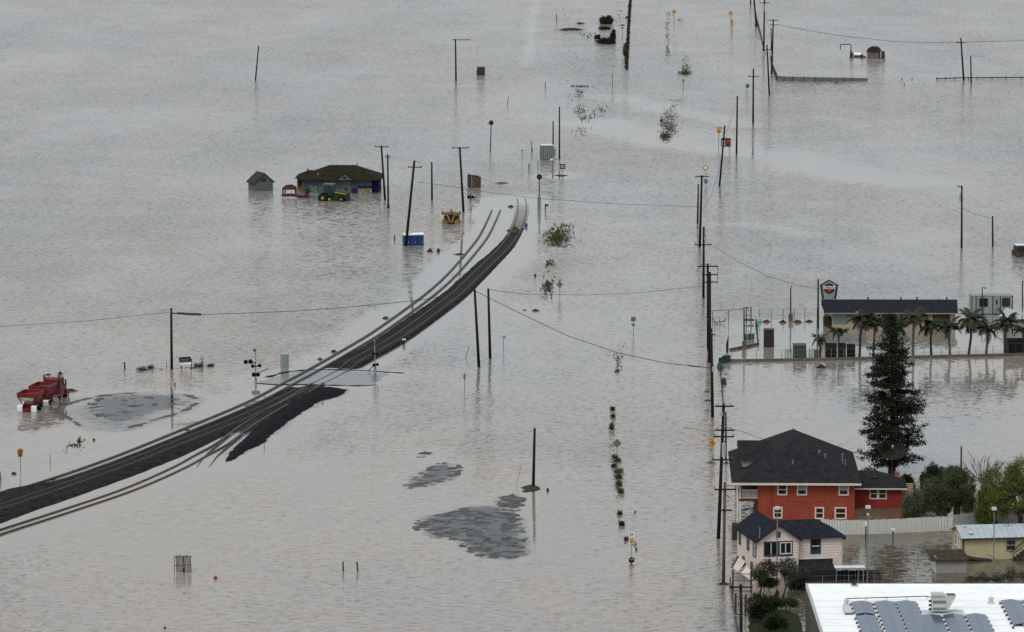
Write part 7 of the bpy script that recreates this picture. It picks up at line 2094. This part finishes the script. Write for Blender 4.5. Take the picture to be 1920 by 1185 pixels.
# ---------------------------------------------------------------- shrubs and weeds out in the water
def shrub(label, base, w, h, m='weed_green', seed=0, dens=1.0, name='shrub', group='shrubs standing in the water', leaf=.16):
    rng = np.random.default_rng(seed + 200)
    sc = S(base[1]); root = thing(name, label, 'shrub', G(*base), 0, group)
    rx, rz = w / sc / 2, h / sc
    n = int(220 * dens * max(.5, rx * rz * 1.2))
    lob = [(rng.uniform(-.6, .6) * rx, rng.uniform(-.5, .5) * rx, rz * rng.uniform(.15, .5), rx * rng.uniform(.35, .65), rx * .6, rz * rng.uniform(.3, .5)) for _ in range(5)]
    MB().tube([(0, 0, -.5), (0, 0, rz * .5)], .05, 5, .5).build('stem', 'bark', root)
    leafcloud('foliage', m, root, clump_points(rng, lob, 12, max(5, n // 55), .12 + .06 * rx), leaf * .45, leaf * 1.0, rng)
    return root
for i, a in enumerate([
    ('tall green bush at the top of the roadside line', (1148, 806), 7, 22), ('tiny bush above the tall one on the roadside line', (1149, 783), 4, 7, 'weed_dark'), ('tiny topmost sprig of the roadside line', (1149, 770), 3, 8, 'weed_dark'),
    ('green bush left of the grey diamond sign foot', (1152, 860), 10, 11), ('green bush at the grey diamond sign foot', (1159, 866), 12, 10), ('third green bush down the roadside line', (1160, 887), 15, 9),
    ('fourth green bush down the roadside line', (1159, 898), 14, 9), ('fifth green bush down the roadside line', (1162, 911), 14, 10), ('lowest round green bush of the roadside line', (1162, 925), 13, 10),
    ('tiny dark tuft between the bushes, left', (1151, 876), 6, 5, 'weed_dark'), ('dark sprig under the roadside line', (1166, 986), 6, 9, 'weed_dark'), ('dark sprig a little above the lowest one', (1162, 965), 3, 4, 'weed_dark'),
    ('round dark bush near the top edge', (1137, 45), 28, 16, 'weed_dark'), ('bulky dark bush forming the bottom of the ring', (1132, 82), 36, 13, 'weed_dark'), ('dark bush forming the right side of the ring', (1149, 74), 10, 21, 'weed_dark'), ('small dark bush at the left of the ring', (1120, 73), 9, 9, 'weed_dark'),
    ('thin dark bush closing the ring at its top', (1132, 55), 24, 5, 'weed_dark'),
    ('wispy willow shrub beside the far hedge line', (1171, 108), 9, 36, 'weed_dull'),
    ('weed clump left of the splice pole', (282, 691), 9, 6, 'weed_dull'), ('flat weed clump farther left of the splice pole', (265, 693.5), 24, 3, 'weed_dark'), ('weed clump right of the signboard legs', (370, 688), 20, 6, 'weed_green'),
    ('flat weeds right of the blue sign at left', (393, 687), 14, 3, 'weed_dark'),
]):
    shrub(a[0], a[1], a[2], a[3], a[4] if len(a) > 4 else 'weed_green', i, 5.0 if a[1][1] < 150 else 1.3, leaf=.26 if a[1][1] < 150 else .18)
# hedge line far away, seen end on
def hedge_line(label, pts, w, hpx, m, seed):
    rng = np.random.default_rng(seed)
    P = [G(*p) for p in pts]
    root = thing('hedge_row', label, 'hedge', P[0])
    out = []
    for (a, b), h in zip(zip(P[:-1], P[1:]), hpx):
        L = (b - a).length
        n = int(L * 16)
        t = rng.uniform(0, 1, n)[:, None]
        hh = h / S(pts[0][1] + 40)
        out.append(np.array(a - P[0]) * (1 - t) + np.array(b - P[0]) * t + np.stack([rng.normal(0, w, n), np.zeros(n), np.abs(rng.normal(0, .45, n)) * hh], -1))
    leafcloud('foliage', m, root, np.vstack(out), .18, .42, rng)
    MB().tube([(0, 0, -.5)] + [(p - P[0]) + Vector((0, 0, .1)) for p in P], .15, 5).build('stems', 'bark', root)
    return root
hedge_line('narrow dark hedge row receding at the top edge', [(1175, 131), (1175, 112), (1177, 90), (1178, 60), (1180, 30), (1182, 0), (1183, -12)], .15, [5, 2.5, 3.5, 3, 3.5, 3.5], 'weed_dark', 71)
# sparse weeds: nobody could count the stems
def weeds(label, spots, m, seed, name='reeds'):
    """spots: (px, py, rx px, ry px, n stems, height px)"""
    rng = np.random.default_rng(seed)
    V, Fc = [], []
    k = 0
    for (px, py, rx, ry, n, hp) in spots:
        for _ in range(n):
            u, v = rng.normal(0, .5, 2)
            p = G(px + u * rx, py + v * ry)
            h = hp / S(py) * rng.uniform(.15, .5)
            for _ in range(3):
                a = rng.uniform(0, PI); w = rng.uniform(.05, .18)
                dx, dy = math.cos(a) * w, math.sin(a) * w
                lx, ly = rng.normal(0, .55, 2) * h
                V += [(p.x - dx, p.y - dy, -.1), (p.x + dx, p.y + dy, -.1), (p.x + lx, p.y + ly, h)]
                Fc.append((k, k + 1, k + 2)); k += 3
    o = npmesh(name, np.array(V), np.array(Fc), m)
    return tag(o, label, 'weeds', kind='stuff')
weeds('green and brown reeds in the water right of the main track end', [(1046, 447, 22, 10, 520, 6), (1046, 434, 26, 8, 80, 9), (1044, 459, 20, 5, 160, 4), (1056, 424, 18, 6, 14, 12)], 'weed_green', 81)
weeds('dull sparse reeds below the green patch', [(1030, 494, 10, 8, 60, 7), (1028, 540, 9, 14, 90, 12), (1032, 520, 18, 26, 30, 5), (1020, 560, 16, 10, 16, 4)], 'weed_dull', 82)
weeds('sparse weed stripe far out, left of the grass islets', [(1088, 162, 18, 2, 90, 4), (1087, 176, 10, 8, 60, 4), (1088, 206, 12, 10, 80, 4), (1095, 222, 10, 7, 60, 4), (1088, 246, 16, 8, 40, 4), (1125, 206, 16, 8, 40, 5), (1110, 218, 12, 8, 26, 5), (1085, 190, 20, 30, 40, 4)], 'weed_dark', 83)
weeds('grass islet higher up at top right', [(1284, 137, 11, 4, 260, 4.5), (1286, 128, 8, 9, 120, 3), (1284, 110, 6, 12, 40, 3)], 'weed_green', 84)
weeds('long grass islet below it', [(1247, 256, 10, 7, 420, 4), (1255, 240, 15, 16, 520, 3.2), (1257, 215, 15, 12, 200, 2.6), (1262, 200, 12, 6, 40, 3), (1268, 188, 14, 3, 50, 2.5), (1245, 225, 8, 18, 50, 4)], 'weed_dull', 85)
weeds('faint weed line at the top right of the far signs', [(1251, 60, 4, 46, 60, 5), (1252, 96, 4, 12, 40, 5), (1275, 38, 8, 5, 14, 5), (1258, 25, 8, 5, 14, 4)], 'weed_dull', 86)
weeds('scattered debris specks far out in the middle', [(1080, 110, 40, 16, 40, 3), (1150, 110, 20, 30, 22, 4), (1060, 20, 40, 20, 10, 4), (1100, 68, 20, 8, 30, 6), (1162, 30, 8, 30, 20, 5)], 'weed_dark', 87)
weeds('thin reed line in the water below the red truck', [(140, 836, 18, 6, 60, 5), (150, 828, 6, 6, 24, 8), (122, 846, 8, 4, 16, 4)], 'weed_dark', 88)
weeds('weeds around the foot of the splice pole', [(300, 692, 30, 2, 16, 4), (355, 690, 20, 2, 12, 4), (92, 702, 40, 3, 14, 2)], 'weed_dull', 89)
weeds('weed fringe along the right of the signs in mid water', [(1158, 672, 8, 12, 30, 6), (1160, 690, 6, 8, 24, 6), (1168, 650, 10, 8, 12, 4)], 'weed_dull', 90)
weeds('faint dark specks below the roadside bushes', [(1163, 955, 3, 16, 14, 3), (1190, 1020, 3, 14, 16, 5), (1178, 1010, 8, 5, 30, 5), (1191, 960, 2, 20, 8, 5)], 'weed_dark', 91)
weeds('weed fringe along the left edge of the embankment', [(100, 900, 6, 2, 20, 3), (160, 879, 30, 10, 30, 3), (560, 735, 30, 12, 30, 3), (690, 640, 60, 40, 40, 2), (820, 545, 40, 40, 30, 2)], 'weed_dark', 92)
